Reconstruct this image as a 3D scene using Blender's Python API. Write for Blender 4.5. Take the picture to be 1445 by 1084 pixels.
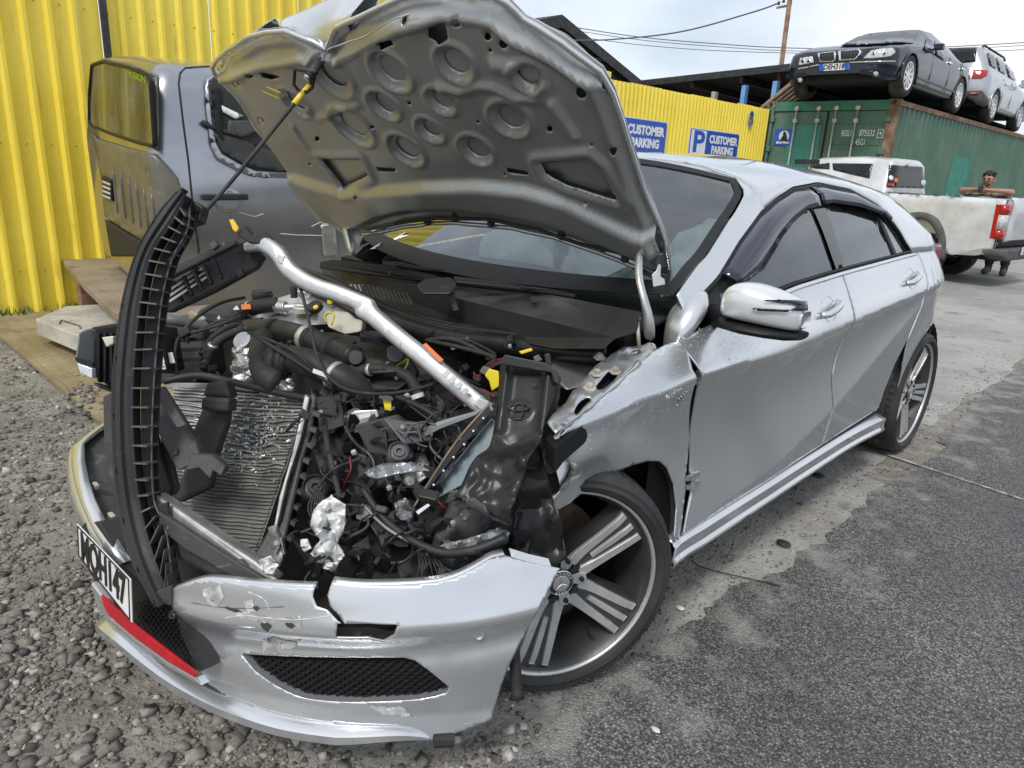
import bpy, bmesh, math, random
import numpy as np
from mathutils import Vector, Matrix, noise
from mathutils.geometry import delaunay_2d_cdt
from mathutils.bvhtree import BVHTree
random.seed(7); np.random.seed(7)
for o in list(bpy.data.objects): bpy.data.objects.remove(o)
S = bpy.context.scene; COL = S.collection
R = math.radians
# ---------------------------------------------------------------- camera
# world frame: origin under the silver car's front axle, +X its left side, +Y towards its tail
CAM = Vector((1.81295, -1.27049, 1.34150)); YAW, PIT, ROL, FPX = .767043, -.299389, .054108, 1002.0
PW, PH = 1445, 1084
_d = Vector((-math.sin(YAW)*math.cos(PIT), math.cos(YAW)*math.cos(PIT), math.sin(PIT)))
_r = Vector((math.cos(YAW), math.sin(YAW), 0)); _u = _r.cross(_d)
CR = math.cos(ROL)*_r+math.sin(ROL)*_u; CU = -math.sin(ROL)*_r+math.cos(ROL)*_u; CD = _d
cd = bpy.data.cameras.new('camera'); cam = bpy.data.objects.new('camera', cd); COL.objects.link(cam); S.camera = cam
cam.matrix_world = Matrix(((CR.x, CU.x, -CD.x, CAM.x), (CR.y, CU.y, -CD.y, CAM.y), (CR.z, CU.z, -CD.z, CAM.z), (0, 0, 0, 1)))
cd.sensor_fit = 'HORIZONTAL'; cd.sensor_width = 36; cd.lens = 36*FPX/PW; cd.clip_start = .02; cd.clip_end = 3000
# ---------------------------------------------------------------- sky, sun, exposure
SUN_EL, SUN_AZ = R(52), R(160)          # azimuth from +Y towards +X
wd = bpy.data.worlds.new('World'); S.world = wd; wd.use_nodes = True
nt = wd.node_tree; nt.nodes.clear()
def wn(t, **k):
    n = nt.nodes.new(t)
    for a, b in k.items(): setattr(n, a, b)
    return n
sky = wn('ShaderNodeTexSky', sky_type='NISHITA', sun_disc=False, sun_elevation=SUN_EL, sun_rotation=SUN_AZ)
bg = wn('ShaderNodeBackground'); bg.inputs[1].default_value = .12
bg2 = wn('ShaderNodeBackground'); bg2.inputs[1].default_value = 1.0
mx = wn('ShaderNodeMixShader'); out = wn('ShaderNodeOutputWorld')
tc = wn('ShaderNodeTexCoord'); mp = wn('ShaderNodeMapping'); mp.inputs['Scale'].default_value = (1, 1, 2.6)
nz = wn('ShaderNodeTexNoise'); nz.inputs['Scale'].default_value = 2.1; nz.inputs['Detail'].default_value = 7; nz.inputs['Roughness'].default_value = .52
nz2 = wn('ShaderNodeTexNoise'); nz2.inputs['Scale'].default_value = 1.3; nz2.inputs['Detail'].default_value = 5
rp = wn('ShaderNodeValToRGB'); rp.color_ramp.elements[0].position = .30; rp.color_ramp.elements[0].color = (.40, .46, .55, 1)
rp.color_ramp.elements[1].position = .68; rp.color_ramp.elements[1].color = (.84, .87, .90, 1)
r2 = wn('ShaderNodeValToRGB'); r2.color_ramp.elements[0].position = .36; r2.color_ramp.elements[0].color = (.72,)*3+(1,)
r2.color_ramp.elements[1].position = .6; r2.color_ramp.elements[1].color = (.97,)*3+(1,)
L = nt.links.new
L(tc.outputs['Generated'], mp.inputs[0]); L(mp.outputs[0], nz.inputs[0]); L(mp.outputs[0], nz2.inputs[0])
L(nz.outputs[0], rp.inputs[0]); L(nz2.outputs[0], r2.inputs[0]); L(rp.outputs[0], bg2.inputs[0]); L(sky.outputs[0], bg.inputs[0])
L(r2.outputs[0], mx.inputs[0]); L(bg.outputs[0], mx.inputs[1]); L(bg2.outputs[0], mx.inputs[2]); L(mx.outputs[0], out.inputs[0])
sl = bpy.data.lights.new('sun', 'SUN'); sl.energy = 1.5; sl.angle = R(14); sl.color = (1, .96, .9)
so = bpy.data.objects.new('sun', sl); COL.objects.link(so)
sdv = Vector((math.sin(SUN_AZ)*math.cos(SUN_EL), math.cos(SUN_AZ)*math.cos(SUN_EL), math.sin(SUN_EL)))
so.rotation_euler = sdv.to_track_quat('Z', 'Y').to_euler(); so.location = sdv*30
S.view_settings.view_transform = 'Standard'; S.view_settings.look = 'None'; S.view_settings.exposure = 0.5; S.view_settings.gamma = 1
S.render.engine = 'CYCLES'
# ---------------------------------------------------------------- helpers: rays, planes, meshes
def V(*a): return Vector(a[0] if len(a) == 1 else a)
def ray(u, v): return CD+CR*((u-PW/2)/FPX)-CU*((v-PH/2)/FPX)
def at(u, v, X=None, Y=None, Z=None, D=None):
    d = ray(u, v)
    t = (X-CAM.x)/d.x if X is not None else (Y-CAM.y)/d.y if Y is not None else (Z-CAM.z)/d.z if Z is not None else D
    return CAM+d*t
class PL:                                  # a plane in the place; PL(u,v) = the point on it along a line of sight
    def __init__(s, o, n): s.o = V(o); s.n = V(n).normalized()
    def __call__(s, u, v, off=0):
        d = ray(u, v); t = (s.o+s.n*off-CAM).dot(s.n)/d.dot(s.n); return CAM+d*t
def pl3(a, b, c): a, b, c = V(a), V(b), V(c); return PL(a, (b-a).cross(c-a))
MATS = {}
def lk(o, par=None):
    COL.objects.link(o)
    if par is not None: o.parent = par
    return o
def tag(o, label=None, cat=None, group=None, kind=None):
    if label: o['label'] = label
    if cat: o['category'] = cat
    if group: o['group'] = group
    if kind: o['kind'] = kind
    return o
def thing(name, label, cat, loc=(0, 0, 0), group=None):
    o = bpy.data.objects.new(name, None); o.location = loc; o.empty_display_size = .1; lk(o); tag(o, label, cat, group); return o
def mesh(name, vs, fs, mat, par=None, smooth=False, solid=0, bev=0, sub=0, soff=-1, ang=None):
    me = bpy.data.meshes.new(name); me.from_pydata([tuple(v) for v in vs], [], [tuple(f) for f in fs]); me.update()
    o = bpy.data.objects.new(name, me); lk(o)
    if mat: me.materials.append(MATS[mat] if isinstance(mat, str) else mat)
    if par is not None:
        o.parent = par; bpy_inv(o, par)
    if smooth:
        me.polygons.foreach_set('use_smooth', [True]*len(me.polygons))
        if ang: me.set_sharp_from_angle(angle=R(ang))
    if solid: m = o.modifiers.new('s', 'SOLIDIFY'); m.thickness = solid; m.offset = soff
    if bev: m = o.modifiers.new('b', 'BEVEL'); m.width = bev; m.segments = 2; m.limit_method = 'ANGLE'; m.angle_limit = R(40); m.harden_normals = False
    if sub: m = o.modifiers.new('u', 'SUBSURF'); m.levels = sub; m.render_levels = sub
    return o
def bpy_inv(o, par):                        # children are modelled in world space
    if par.parent is None: o.matrix_parent_inverse = Matrix.Translation(-par.location)
class MB:
    def __init__(s): s.v = []; s.f = []
    def add(s, vs, fs):
        n = len(s.v); s.v += [V(x) for x in vs]; s.f += [[i+n for i in f] for f in fs]; return s
    def box(s, c, d, rz=0, M=None):
        M = M if M is not None else Matrix.Rotation(rz, 3, 'Z'); c = V(c); x, y, z = d[0]/2, d[1]/2, d[2]/2
        vs = [c+M @ V(a*x, b*y, e*z) for a in (-1, 1) for b in (-1, 1) for e in (-1, 1)]
        return s.add(vs, [(0, 1, 3, 2), (4, 6, 7, 5), (0, 4, 5, 1), (2, 3, 7, 6), (0, 2, 6, 4), (1, 5, 7, 3)])
    def ext(s, pts, vec):                   # a polygon pushed along vec
        pts = [V(p) for p in pts]; vec = V(vec); n = len(pts)
        nn = sum(((pts[i]-pts[0]).cross(pts[(i+1) % n]-pts[0]) for i in range(n)), V(0, 0, 0))
        if nn.dot(vec) > 0: pts = pts[::-1]
        return s.add(pts+[p+vec for p in pts], [list(range(n)), list(range(2*n-1, n-1, -1))]+[(i, i+n, (i+1) % n+n, (i+1) % n) for i in range(n)])
    def bar(s, a, b, w, h, up=(0, 0, 1)):   # a square bar from a to b
        a, b = V(a), V(b); d = (b-a); l = d.length; d.normalize(); u = V(up)
        if abs(d.dot(u)) > .98: u = V(1, 0, 0)
        r = d.cross(u).normalized(); u = r.cross(d)
        return s.box((a+b)/2, (w, l, h), M=Matrix((r, d, u)).transposed())
    def tube(s, pts, r, n=8, cap=True, up=None):
        pts = [V(p) for p in pts]; m = len(pts); rs = r if isinstance(r, (list, tuple)) else [r]*m
        vs = []; t0 = None; nrm = None
        for i, p in enumerate(pts):
            t = (pts[min(i+1, m-1)]-pts[max(i-1, 0)]).normalized()
            if nrm is None:
                nrm = t.orthogonal().normalized() if up is None else (V(up)-t*V(up).dot(t)).normalized()
            else: nrm = (nrm-t*nrm.dot(t)).normalized()
            b = t.cross(nrm)
            for k in range(n):
                a = 2*math.pi*k/n; vs.append(p+(nrm*math.cos(a)+b*math.sin(a))*rs[i])
        fs = [(i*n+k, i*n+(k+1) % n, (i+1)*n+(k+1) % n, (i+1)*n+k) for i in range(m-1) for k in range(n)]
        if cap: fs += [list(range(n-1, -1, -1)), list(range((m-1)*n, m*n))]
        return s.add(vs, fs)
    def lathe(s, prof, o, ax, n=24, a0=0, a1=2*math.pi):  # prof [(r,h)] about axis ax through o
        o = V(o); ax = V(ax).normalized(); e = ax.orthogonal().normalized() if abs(ax.z) > .9 else V(0, 0, 1)-ax*ax.z
        e = e.normalized(); g = ax.cross(e); m = len(prof); full = abs(a1-a0-2*math.pi) < 1e-6; nn = n if full else n+1
        vs = [o+ax*h+(e*math.cos(a0+(a1-a0)*k/n)+g*math.sin(a0+(a1-a0)*k/n))*r for r, h in prof for k in range(nn)]
        return s.add(vs, [(i*nn+k, i*nn+(k+1) % nn, (i+1)*nn+(k+1) % nn, (i+1)*nn+k) for i in range(m-1) for k in range(n)])
    def grid(s, rows, close=False):
        n = len(rows[0]); vs = [p for r in rows for p in r]; m = len(rows)
        return s.add(vs, [(i*n+k, i*n+(k+1) % n, (i+1)*n+(k+1) % n, (i+1)*n+k) for i in range(m-1) for k in range(n if close else n-1)])
    def build(s, name, mat, par=None, **k): return mesh(name, s.v, s.f, mat, par, **k)
def cr(pts, n=6, closed=False):             # Catmull-Rom through points (any dimension)
    P = [np.array(p, float) for p in pts]; m = len(P); o = []
    for i in range(m if closed else m-1):
        g = (lambda k: P[k % m]) if closed else (lambda k: P[min(max(k, 0), m-1)])
        a, b, c, d = g(i-1), g(i), g(i+1), g(i+2)
        for k in range(n):
            t = k/n; o.append(.5*((2*b)+(-a+c)*t+(2*a-5*b+4*c-d)*t*t+(-a+3*b-3*c+d)*t**3))
    if not closed: o.append(P[-1])
    return o
def crv(pts, n=6, closed=False): return [Vector(p) for p in cr(pts, n, closed)]
def ip(x, xs, ys): return float(np.interp(x, xs, ys))
def inpoly(x, y, P):
    c = False; j = len(P)-1
    for i in range(len(P)):
        if (P[i][1] > y) != (P[j][1] > y) and x < (P[j][0]-P[i][0])*(y-P[i][1])/(P[j][1]-P[i][1])+P[i][0]: c = not c
        j = i
    return c
def resamp(P, step, closed=True):
    o = []; n = len(P)
    for i in range(n if closed else n-1):
        a = np.array(P[i], float); b = np.array(P[(i+1) % n], float); k = max(1, int(np.linalg.norm(b-a)/step+.5))
        o += [tuple(a+(b-a)*j/k) for j in range(k)]
    if not closed: o.append(tuple(P[-1]))
    return o
def inpolys(A, P):                          # vectorised point-in-polygon
    x, y = A[:, 0], A[:, 1]; c = np.zeros(len(A), bool); P = np.array(P, float); Q = np.roll(P, 1, 0)
    for (x1, y1), (x2, y2) in zip(P, Q):
        m = (y1 > y) != (y2 > y)
        if y1 != y2: c ^= m & (x < (x2-x1)*(y-y1)/(y2-y1)+x1)
    return c
def tri2d(poly, step, holes=(), lines=(), pts=()):  # triangles filling a 2-D outline; returns (verts2d, faces)
    B = resamp(poly, step); vs = list(B); ed = [(i, (i+1) % len(B)) for i in range(len(B))]
    for h in holes:
        h = resamp(h, step); n = len(vs); vs += h; ed += [(n+i, n+(i+1) % len(h)) for i in range(len(h))]
    for l in lines:
        l = resamp(l, step, False); n = len(vs); vs += l; ed += [(n+i, n+i+1) for i in range(len(l)-1)]
    A = np.array(B); x0, y0 = A.min(0); x1, y1 = A.max(0); key = np.array(vs)
    gx, gy = np.meshgrid(np.arange(x0+step*.5, x1, step), np.arange(y0+step*.5, y1, step*.87)); gx = gx+(np.arange(gx.shape[0]) % 2)[:, None]*step*.5
    cand = np.stack([gx.ravel(), gy.ravel()], 1); cand = cand[inpolys(cand, poly)] if len(cand) else cand
    for i in range(0, len(cand), 400):
        c = cand[i:i+400]; d = ((c[:, None, :]-key[None])**2).sum(2).min(1); vs += [tuple(q) for q in c[d > (step*.45)**2]]
    vs += list(pts)
    r = delaunay_2d_cdt([Vector(v) for v in vs], ed, [], 0, 1e-7)
    ov = np.array([v[:] for v in r[0]]); of = np.array([list(f) for f in r[2] if len(f) == 3]); ce = ov[of].mean(1)
    k = inpolys(ce, B)
    for h in holes: k &= ~inpolys(ce, h)
    return [tuple(v) for v in ov], of[k].tolist()
def patch(name, poly, fn, mat, par=None, step=.03, holes=(), lines=(), smooth=True, **k):
    v2, fs = tri2d(poly, step, holes, lines); return mesh(name, [fn(*p) for p in v2], fs, mat, par, smooth=smooth, **k)
def txt(name, s, size, mat, o, xd, yd, par, bold=0, depth=.001, align='CENTER', sx=1, space=1):
    c = bpy.data.curves.new(name, 'FONT'); c.body = s; c.size = size; c.align_x = align; c.align_y = 'CENTER'; c.offset = bold; c.extrude = depth
    c.resolution_u = 3; c.space_character = space; c.space_line = .95
    t = bpy.data.objects.new(name, c); COL.objects.link(t); dg = bpy.context.evaluated_depsgraph_get()
    me = bpy.data.meshes.new_from_object(t.evaluated_get(dg)); bpy.data.objects.remove(t)
    xd = V(xd).normalized(); yd = (V(yd)-xd*V(yd).dot(xd)).normalized(); z = xd.cross(yd)
    vs = [V(o)+xd*(v.co.x*sx)+yd*v.co.y+z*v.co.z for v in me.vertices]; fs = [list(p.vertices) for p in me.polygons]
    return mesh(name, vs, fs, mat, par)
def copy_tree(o, par=None, off=None):
    c = o.copy(); lk(c, par)
    if par is not None: c.matrix_parent_inverse = o.matrix_parent_inverse.copy()
    if off is not None: c.location = c.location+V(off)
    for ch in [x for x in bpy.data.objects if x.parent == o and x != c]: copy_tree(ch, c)
    return c
# ---------------------------------------------------------------- materials
def mat(name, col=(.5,)*3, rough=.5, metal=0, spec=.5, coat=0, ccol=None, nscale=0, ndet=5, npos=(.4, .6), bump=0, bscale=None, bdist=.002, trans=0, ior=1.45, emit=None, rvar=0, alpha=1, layers=(), crough=.04, bkind='n', stretch=None):
    """noise-mottled principled surface; layers = (colour, scale, lo, hi[, stretch xyz]) of stains laid over one another"""
    m = bpy.data.materials.new(name); m.use_nodes = True; MATS[name] = m; t = m.node_tree; b = t.nodes['Principled BSDF']; lk_ = t.links.new
    b.inputs['Base Color'].default_value = (*col, 1); b.inputs['Roughness'].default_value = rough; b.inputs['Metallic'].default_value = metal
    b.inputs['Specular IOR Level'].default_value = spec; b.inputs['Coat Weight'].default_value = coat; b.inputs['Coat Roughness'].default_value = crough
    b.inputs['Transmission Weight'].default_value = trans; b.inputs['IOR'].default_value = ior; b.inputs['Alpha'].default_value = alpha
    if emit: b.inputs['Emission Color'].default_value = (*emit[:3], 1); b.inputs['Emission Strength'].default_value = emit[3]
    g = t.nodes.new('ShaderNodeTexCoord').outputs['Object']
    def nzn(sc, det, st=None):
        n = t.nodes.new('ShaderNodeTexNoise'); n.inputs['Scale'].default_value = sc; n.inputs['Detail'].default_value = det; n.inputs['Roughness'].default_value = .6
        if st:
            mpn = t.nodes.new('ShaderNodeMapping'); mpn.inputs['Scale'].default_value = st; lk_(g, mpn.inputs[0]); lk_(mpn.outputs[0], n.inputs[0])
        else: lk_(g, n.inputs[0])
        return n.outputs[0]
    def ramp(src, lo, hi):
        r = t.nodes.new('ShaderNodeMapRange'); r.inputs[1].default_value = lo; r.inputs[2].default_value = hi; lk_(src, r.inputs[0]); return r.outputs[0]
    cur = None
    def mixc(fac, c2):
        nonlocal cur
        n = t.nodes.new('ShaderNodeMix'); n.data_type = 'RGBA'; lk_(fac, n.inputs[0])
        if cur is None: n.inputs[6].default_value = (*col, 1)
        else: lk_(cur, n.inputs[6])
        n.inputs[7].default_value = (*c2, 1); cur = n.outputs[2]
    if nscale and ccol: mixc(ramp(nzn(nscale, ndet, stretch), *npos), ccol)
    for ly in layers: mixc(ramp(nzn(ly[1], 8, ly[4] if len(ly) > 4 else None), ly[2], ly[3]), ly[0])
    if cur is not None: lk_(cur, b.inputs['Base Color'])
    if rvar:
        r = t.nodes.new('ShaderNodeMapRange'); r.inputs[1].default_value = .3; r.inputs[2].default_value = .7; r.inputs[3].default_value = rough-rvar; r.inputs[4].default_value = rough+rvar
        lk_(nzn((nscale or 12)*1.7, 6), r.inputs[0]); lk_(r.outputs[0], b.inputs['Roughness'])
    if bump:
        bn = t.nodes.new('ShaderNodeBump'); bn.inputs['Strength'].default_value = bump; bn.inputs['Distance'].default_value = bdist
        if bkind == 'n': src = nzn(bscale or 60, 8)
        else:
            vn = t.nodes.new('ShaderNodeTexVoronoi'); vn.inputs['Scale'].default_value = bscale or 60; lk_(g, vn.inputs[0]); src = vn.outputs[0]
        lk_(src, bn.inputs['Height']); lk_(bn.outputs[0], b.inputs['Normal'])
    return m
def BV(o): me = o.data; return BVHTree.FromPolygons([v.co for v in me.vertices], [list(p.vertices) for p in me.polygons])
def decal(name, bvh, pts, mat_, par, off=.006, step=3, th=.004, mirror=None, smooth=True, flat=False):
    v2, fs = tri2d(pts, step); P_ = []; last = None; N = V(0, 0, 0); H = []
    for u, v in v2:
        h = bvh.ray_cast(CAM, ray(u, v).normalized()); H.append(h)
        if h[0] is not None: N += h[1] if h[1].dot(ray(u, v)) < 0 else -h[1]
    good = [(v2[i], h) for i, h in enumerate(H) if h[0] is not None]
    if not good: print('DECAL MISS', name); return None
    N.normalize(); FO = max((h[0] for _, h in good), key=lambda q: q.dot(N)) if flat else None
    for (u, v), h in zip(v2, H):
        Ni = N
        if h[0] is not None: Ni = ((h[1] if h[1].dot(ray(u, v)) < 0 else -h[1])*2+N).normalized()
        if h[0] is None:
            g_ = min(good, key=lambda q: (q[0][0]-u)**2+(q[0][1]-v)**2); p = PL(g_[1][0], N)(u, v)
        else: p = h[0]
        if flat: p = PL(FO, N)(u, v); Ni = N
        P_.append(p+Ni*off)
    o = mesh(name, P_, fs, mat_, par, smooth=smooth, solid=th, soff=0)
    if mirror:
        me = o.data.copy(); me.transform(mirror); me.flip_normals(); c = bpy.data.objects.new(name, me); lk(c, par); c.matrix_parent_inverse = o.matrix_parent_inverse.copy(); c.modifiers.new('s', 'SOLIDIFY').thickness = th
    return o
# ================================================================ materials
mat('gravel_dirt', (.33, .305, .265), .95, ccol=(.20, .185, .16), nscale=2.2, npos=(.38, .62), layers=(((.40, .375, .33), 9, .52, .66), ((.12, .11, .095), 38, .56, .7)), bump=1, bscale=55, bdist=.02)
mat('asphalt', (.17, .168, .164), .84, ccol=(.105, .105, .106), nscale=1.1, npos=(.4, .6), layers=(((.36, .345, .315), 130, .57, .66), ((.045, .045, .047), 100, .55, .64), ((.30, .29, .27), 2.1, .60, .74), ((.07, .07, .072), 3.1, .62, .72)), bump=1, bscale=95, bdist=.012, bkind='v', rvar=.12)
mat('concrete', (.36, .35, .33), .85, ccol=(.25, .245, .235), nscale=.7, npos=(.4, .6), layers=(((.17, .168, .165), 4, .56, .68), ((.44, .42, .39), 14, .58, .7), ((.15, .15, .15), 60, .6, .72)), bump=.8, bscale=40, bdist=.008, rvar=.15)
mat('stone', (.31, .29, .255), .9, ccol=(.47, .445, .40), nscale=9, npos=(.4, .62), layers=(((.14, .135, .13), 5, .56, .66),), bump=.5, bscale=90, bdist=.004)
mat('road_paint', (.42, .41, .385), .85, ccol=(.17, .168, .165), nscale=26, npos=(.40, .55))
mat('yellow', (.95, .76, .09), .42, coat=.15, ccol=(.92, .70, .07), nscale=1.1, npos=(.42, .62), layers=(((.60, .42, .06), 4, .60, .74, (1, 3, .30)), ((.30, .22, .09), 22, .70, .76), ((.80, .66, .22), 11, .66, .76)), bump=.25, bscale=7, bdist=.02)
mat('yellow2', (.94, .75, .09), .45, ccol=(.90, .68, .07), nscale=1.5, npos=(.42, .62), layers=(((.50, .36, .08), 5, .66, .76, (1, 4, .3)),))
mat('sheet_screw', (.45, .33, .10), .5, metal=.3)
mat('black_steel', (.03, .03, .033), .55, metal=.2, ccol=(.06, .058, .055), nscale=8)
mat('rust', (.17, .085, .05), .8, ccol=(.30, .20, .13), nscale=6, npos=(.4, .65), layers=(((.09, .05, .035), 22, .55, .68),), bump=.6, bscale=60, bdist=.004)
mat('rust_plate', (.24, .19, .135), .78, metal=.15, ccol=(.34, .285, .21), nscale=2.4, npos=(.38, .62), layers=(((.21, .10, .05), 3.3, .57, .68), ((.14, .115, .09), 12, .58, .7)), bump=.5, bscale=70, bdist=.003)
mat('tread', (.265, .215, .12), .7, metal=.2, ccol=(.36, .30, .185), nscale=2.2, npos=(.38, .62), layers=(((.20, .165, .12), 5, .55, .7), ((.42, .38, .30), 17, .60, .74)))
mat('old_white', (.55, .53, .47), .75, ccol=(.40, .385, .34), nscale=5, npos=(.4, .6), layers=(((.27, .16, .09), 6, .62, .72), ((.25, .23, .2), 25, .6, .72)))
mat('cgreen', (.075, .155, .108), .6, ccol=(.11, .185, .135), nscale=1.2, npos=(.4, .62), layers=(((.16, .22, .17), 2.4, .58, .75, (2, 2, .4)), ((.045, .085, .06), 9, .62, .74, (3, 3, .5))))
mat('cgreen2', (.04, .21, .16), .6, ccol=(.07, .25, .19), nscale=4)
mat('cgreen3', (.075, .17, .11), .6, ccol=(.03, .20, .10), nscale=3)
mat('galv', (.60, .57, .50), .5, metal=.35, ccol=(.42, .38, .32), nscale=14)
mat('gasket', (.02, .022, .022), .7)
mat('sign_blue', (.012, .075, .42), .32, ccol=(.018, .095, .47), nscale=3)
mat('white', (.80, .80, .79), .45, ccol=(.72, .72, .71), nscale=6)
mat('off_white', (.72, .70, .64), .6, ccol=(.6, .58, .52), nscale=8)
mat('black_print', (.015, .015, .016), .5)
mat('red_paint', (.62, .02, .025), .4)
mat('sign_grey', (.35, .36, .36), .5, ccol=(.10, .11, .14), nscale=16, npos=(.45, .55))
mat('shed_dark', (.035, .034, .034), .8, ccol=(.06, .055, .05), nscale=2)
mat('shed_wall', (.085, .085, .085), .7, ccol=(.14, .135, .13), nscale=4, npos=(.4, .65), layers=(((.28, .27, .26), 3.5, .62, .74, (1, 2, .3)),))
mat('steel_green', (.03, .10, .075), .6); mat('blue_paint', (.13, .32, .68), .5, ccol=(.2, .4, .72), nscale=6)
mat('wood', (.30, .215, .15), .8, ccol=(.2, .14, .095), nscale=20, stretch=(1, 1, .1))
mat('wire', (.12, .12, .125), .6)
mat('weed', (.10, .16, .035), .7, ccol=(.16, .2, .05), nscale=20)
def island_mat(name, cols, rough=.9):       # each stone its own tone
    m = bpy.data.materials.new(name); m.use_nodes = True; MATS[name] = m; t = m.node_tree; p = t.nodes['Principled BSDF']; p.inputs['Roughness'].default_value = rough; p.inputs['Specular IOR Level'].default_value = .3
    ge = t.nodes.new('ShaderNodeNewGeometry'); r = t.nodes.new('ShaderNodeValToRGB'); r.color_ramp.elements[0].color = (*cols[0], 1); r.color_ramp.elements[1].color = (*cols[-1], 1)
    for i, c in enumerate(cols[1:-1]): r.color_ramp.elements.new((i+1)/(len(cols)-1)).color = (*c, 1)
    n = t.nodes.new('ShaderNodeTexNoise'); n.inputs['Scale'].default_value = 90; n.inputs['Detail'].default_value = 5; mx_ = t.nodes.new('ShaderNodeMix'); mx_.data_type = 'RGBA'; mx_.blend_type = 'MULTIPLY'; mx_.inputs[0].default_value = .8
    q = t.nodes.new('ShaderNodeMapRange'); q.inputs[1].default_value = .3; q.inputs[2].default_value = .7; q.inputs[3].default_value = .55; q.inputs[4].default_value = 1.15
    t.links.new(t.nodes.new('ShaderNodeTexCoord').outputs['Object'], n.inputs[0]); t.links.new(n.outputs[0], q.inputs[0]); t.links.new(ge.outputs['Random Per Island'], r.inputs[0]); t.links.new(r.outputs[0], mx_.inputs[6]); t.links.new(q.outputs[0], mx_.inputs[7]); t.links.new(mx_.outputs[2], p.inputs['Base Color'])
island_mat('stone', [(.085, .08, .074), (.20, .185, .16), (.27, .25, .215), (.16, .15, .14), (.36, .34, .30), (.24, .21, .17), (.56, .54, .49)])
def asphalt_mat():
    m = bpy.data.materials.new('asphalt'); m.use_nodes = True; MATS['asphalt'] = m; t = m.node_tree; p = t.nodes['Principled BSDF']; k = t.links.new
    def N(ty, **kw):
        n = t.nodes.new(ty)
        for a, v in kw.items(): n.inputs[a].default_value = v
        return n
    co = N('ShaderNodeTexCoord').outputs['Object']; vo = N('ShaderNodeTexVoronoi', Scale=165.); vo.inputs['Randomness'].default_value = 1; k(co, vo.inputs[0])
    sp = t.nodes.new('ShaderNodeSeparateColor'); k(vo.outputs['Color'], sp.inputs[0]); rc = t.nodes.new('ShaderNodeValToRGB'); el = rc.color_ramp.elements
    el[0].color = (.075, .075, .077, 1); el[1].color = (.33, .32, .295, 1); el.new(.45).color = (.13, .128, .125, 1); el.new(.8).color = (.21, .205, .195, 1); k(sp.outputs[0], rc.inputs[0])
    gp = t.nodes.new('ShaderNodeMapRange'); gp.inputs[1].default_value = .35; gp.inputs[2].default_value = .75; gp.inputs[3].default_value = 1; gp.inputs[4].default_value = .30; k(vo.outputs['Distance'], gp.inputs[0])
    def mul(a, b, f=1.):
        n = t.nodes.new('ShaderNodeMix'); n.data_type = 'RGBA'; n.blend_type = 'MULTIPLY'; n.inputs[0].default_value = f; k(a, n.inputs[6]); k(b, n.inputs[7]); return n.outputs[2]
    c = mul(rc.outputs[0], gp.outputs[0])
    n1 = N('ShaderNodeTexNoise', Scale=1.5, Detail=7., Roughness=.6); k(co, n1.inputs[0]); r1 = t.nodes.new('ShaderNodeMapRange'); r1.inputs[1].default_value = .36; r1.inputs[2].default_value = .64; r1.inputs[3].default_value = .70; r1.inputs[4].default_value = 1.22; k(n1.outputs[0], r1.inputs[0]); c = mul(c, r1.outputs[0])
    # pale dust trodden in, most of it near the broken edge
    n2 = N('ShaderNodeTexNoise', Scale=4.5, Detail=9., Roughness=.68); k(co, n2.inputs[0]); sx = t.nodes.new('ShaderNodeSeparateXYZ'); k(co, sx.inputs[0]); e = t.nodes.new('ShaderNodeMapRange'); e.inputs[1].default_value = .9; e.inputs[2].default_value = 1.45; e.inputs[3].default_value = .17; e.inputs[4].default_value = -.07; k(sx.outputs[0], e.inputs[0])
    ad = t.nodes.new('ShaderNodeMath'); k(n2.outputs[0], ad.inputs[0]); k(e.outputs[0], ad.inputs[1]); r2 = t.nodes.new('ShaderNodeMapRange'); r2.inputs[1].default_value = .58; r2.inputs[2].default_value = .86; k(ad.outputs[0], r2.inputs[0])
    dm = t.nodes.new('ShaderNodeMix'); dm.data_type = 'RGBA'; k(r2.outputs[0], dm.inputs[0]); k(c, dm.inputs[6]); dm.inputs[7].default_value = (.37, .355, .325, 1); k(dm.outputs[2], p.inputs['Base Color'])
    r3 = t.nodes.new('ShaderNodeMapRange'); r3.inputs[1].default_value = .4; r3.inputs[2].default_value = .62; r3.inputs[3].default_value = .55; r3.inputs[4].default_value = .9; k(n1.outputs[0], r3.inputs[0]); k(r3.outputs[0], p.inputs['Roughness'])
    bu = t.nodes.new('ShaderNodeBump'); bu.inputs['Strength'].default_value = 1; bu.inputs['Distance'].default_value = .004; bu.invert = True; k(vo.outputs['Distance'], bu.inputs['Height']); k(bu.outputs[0], p.inputs['Normal'])
asphalt_mat()
mat('dust_strip', (.40, .385, .35), .95, ccol=(.29, .275, .245), nscale=3, npos=(.4, .62), layers=(((.17, .16, .145), 7, .57, .68), ((.48, .46, .42), 28, .58, .7), ((.14, .135, .12), 75, .60, .7)), bump=1, bscale=70, bdist=.012)
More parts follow.
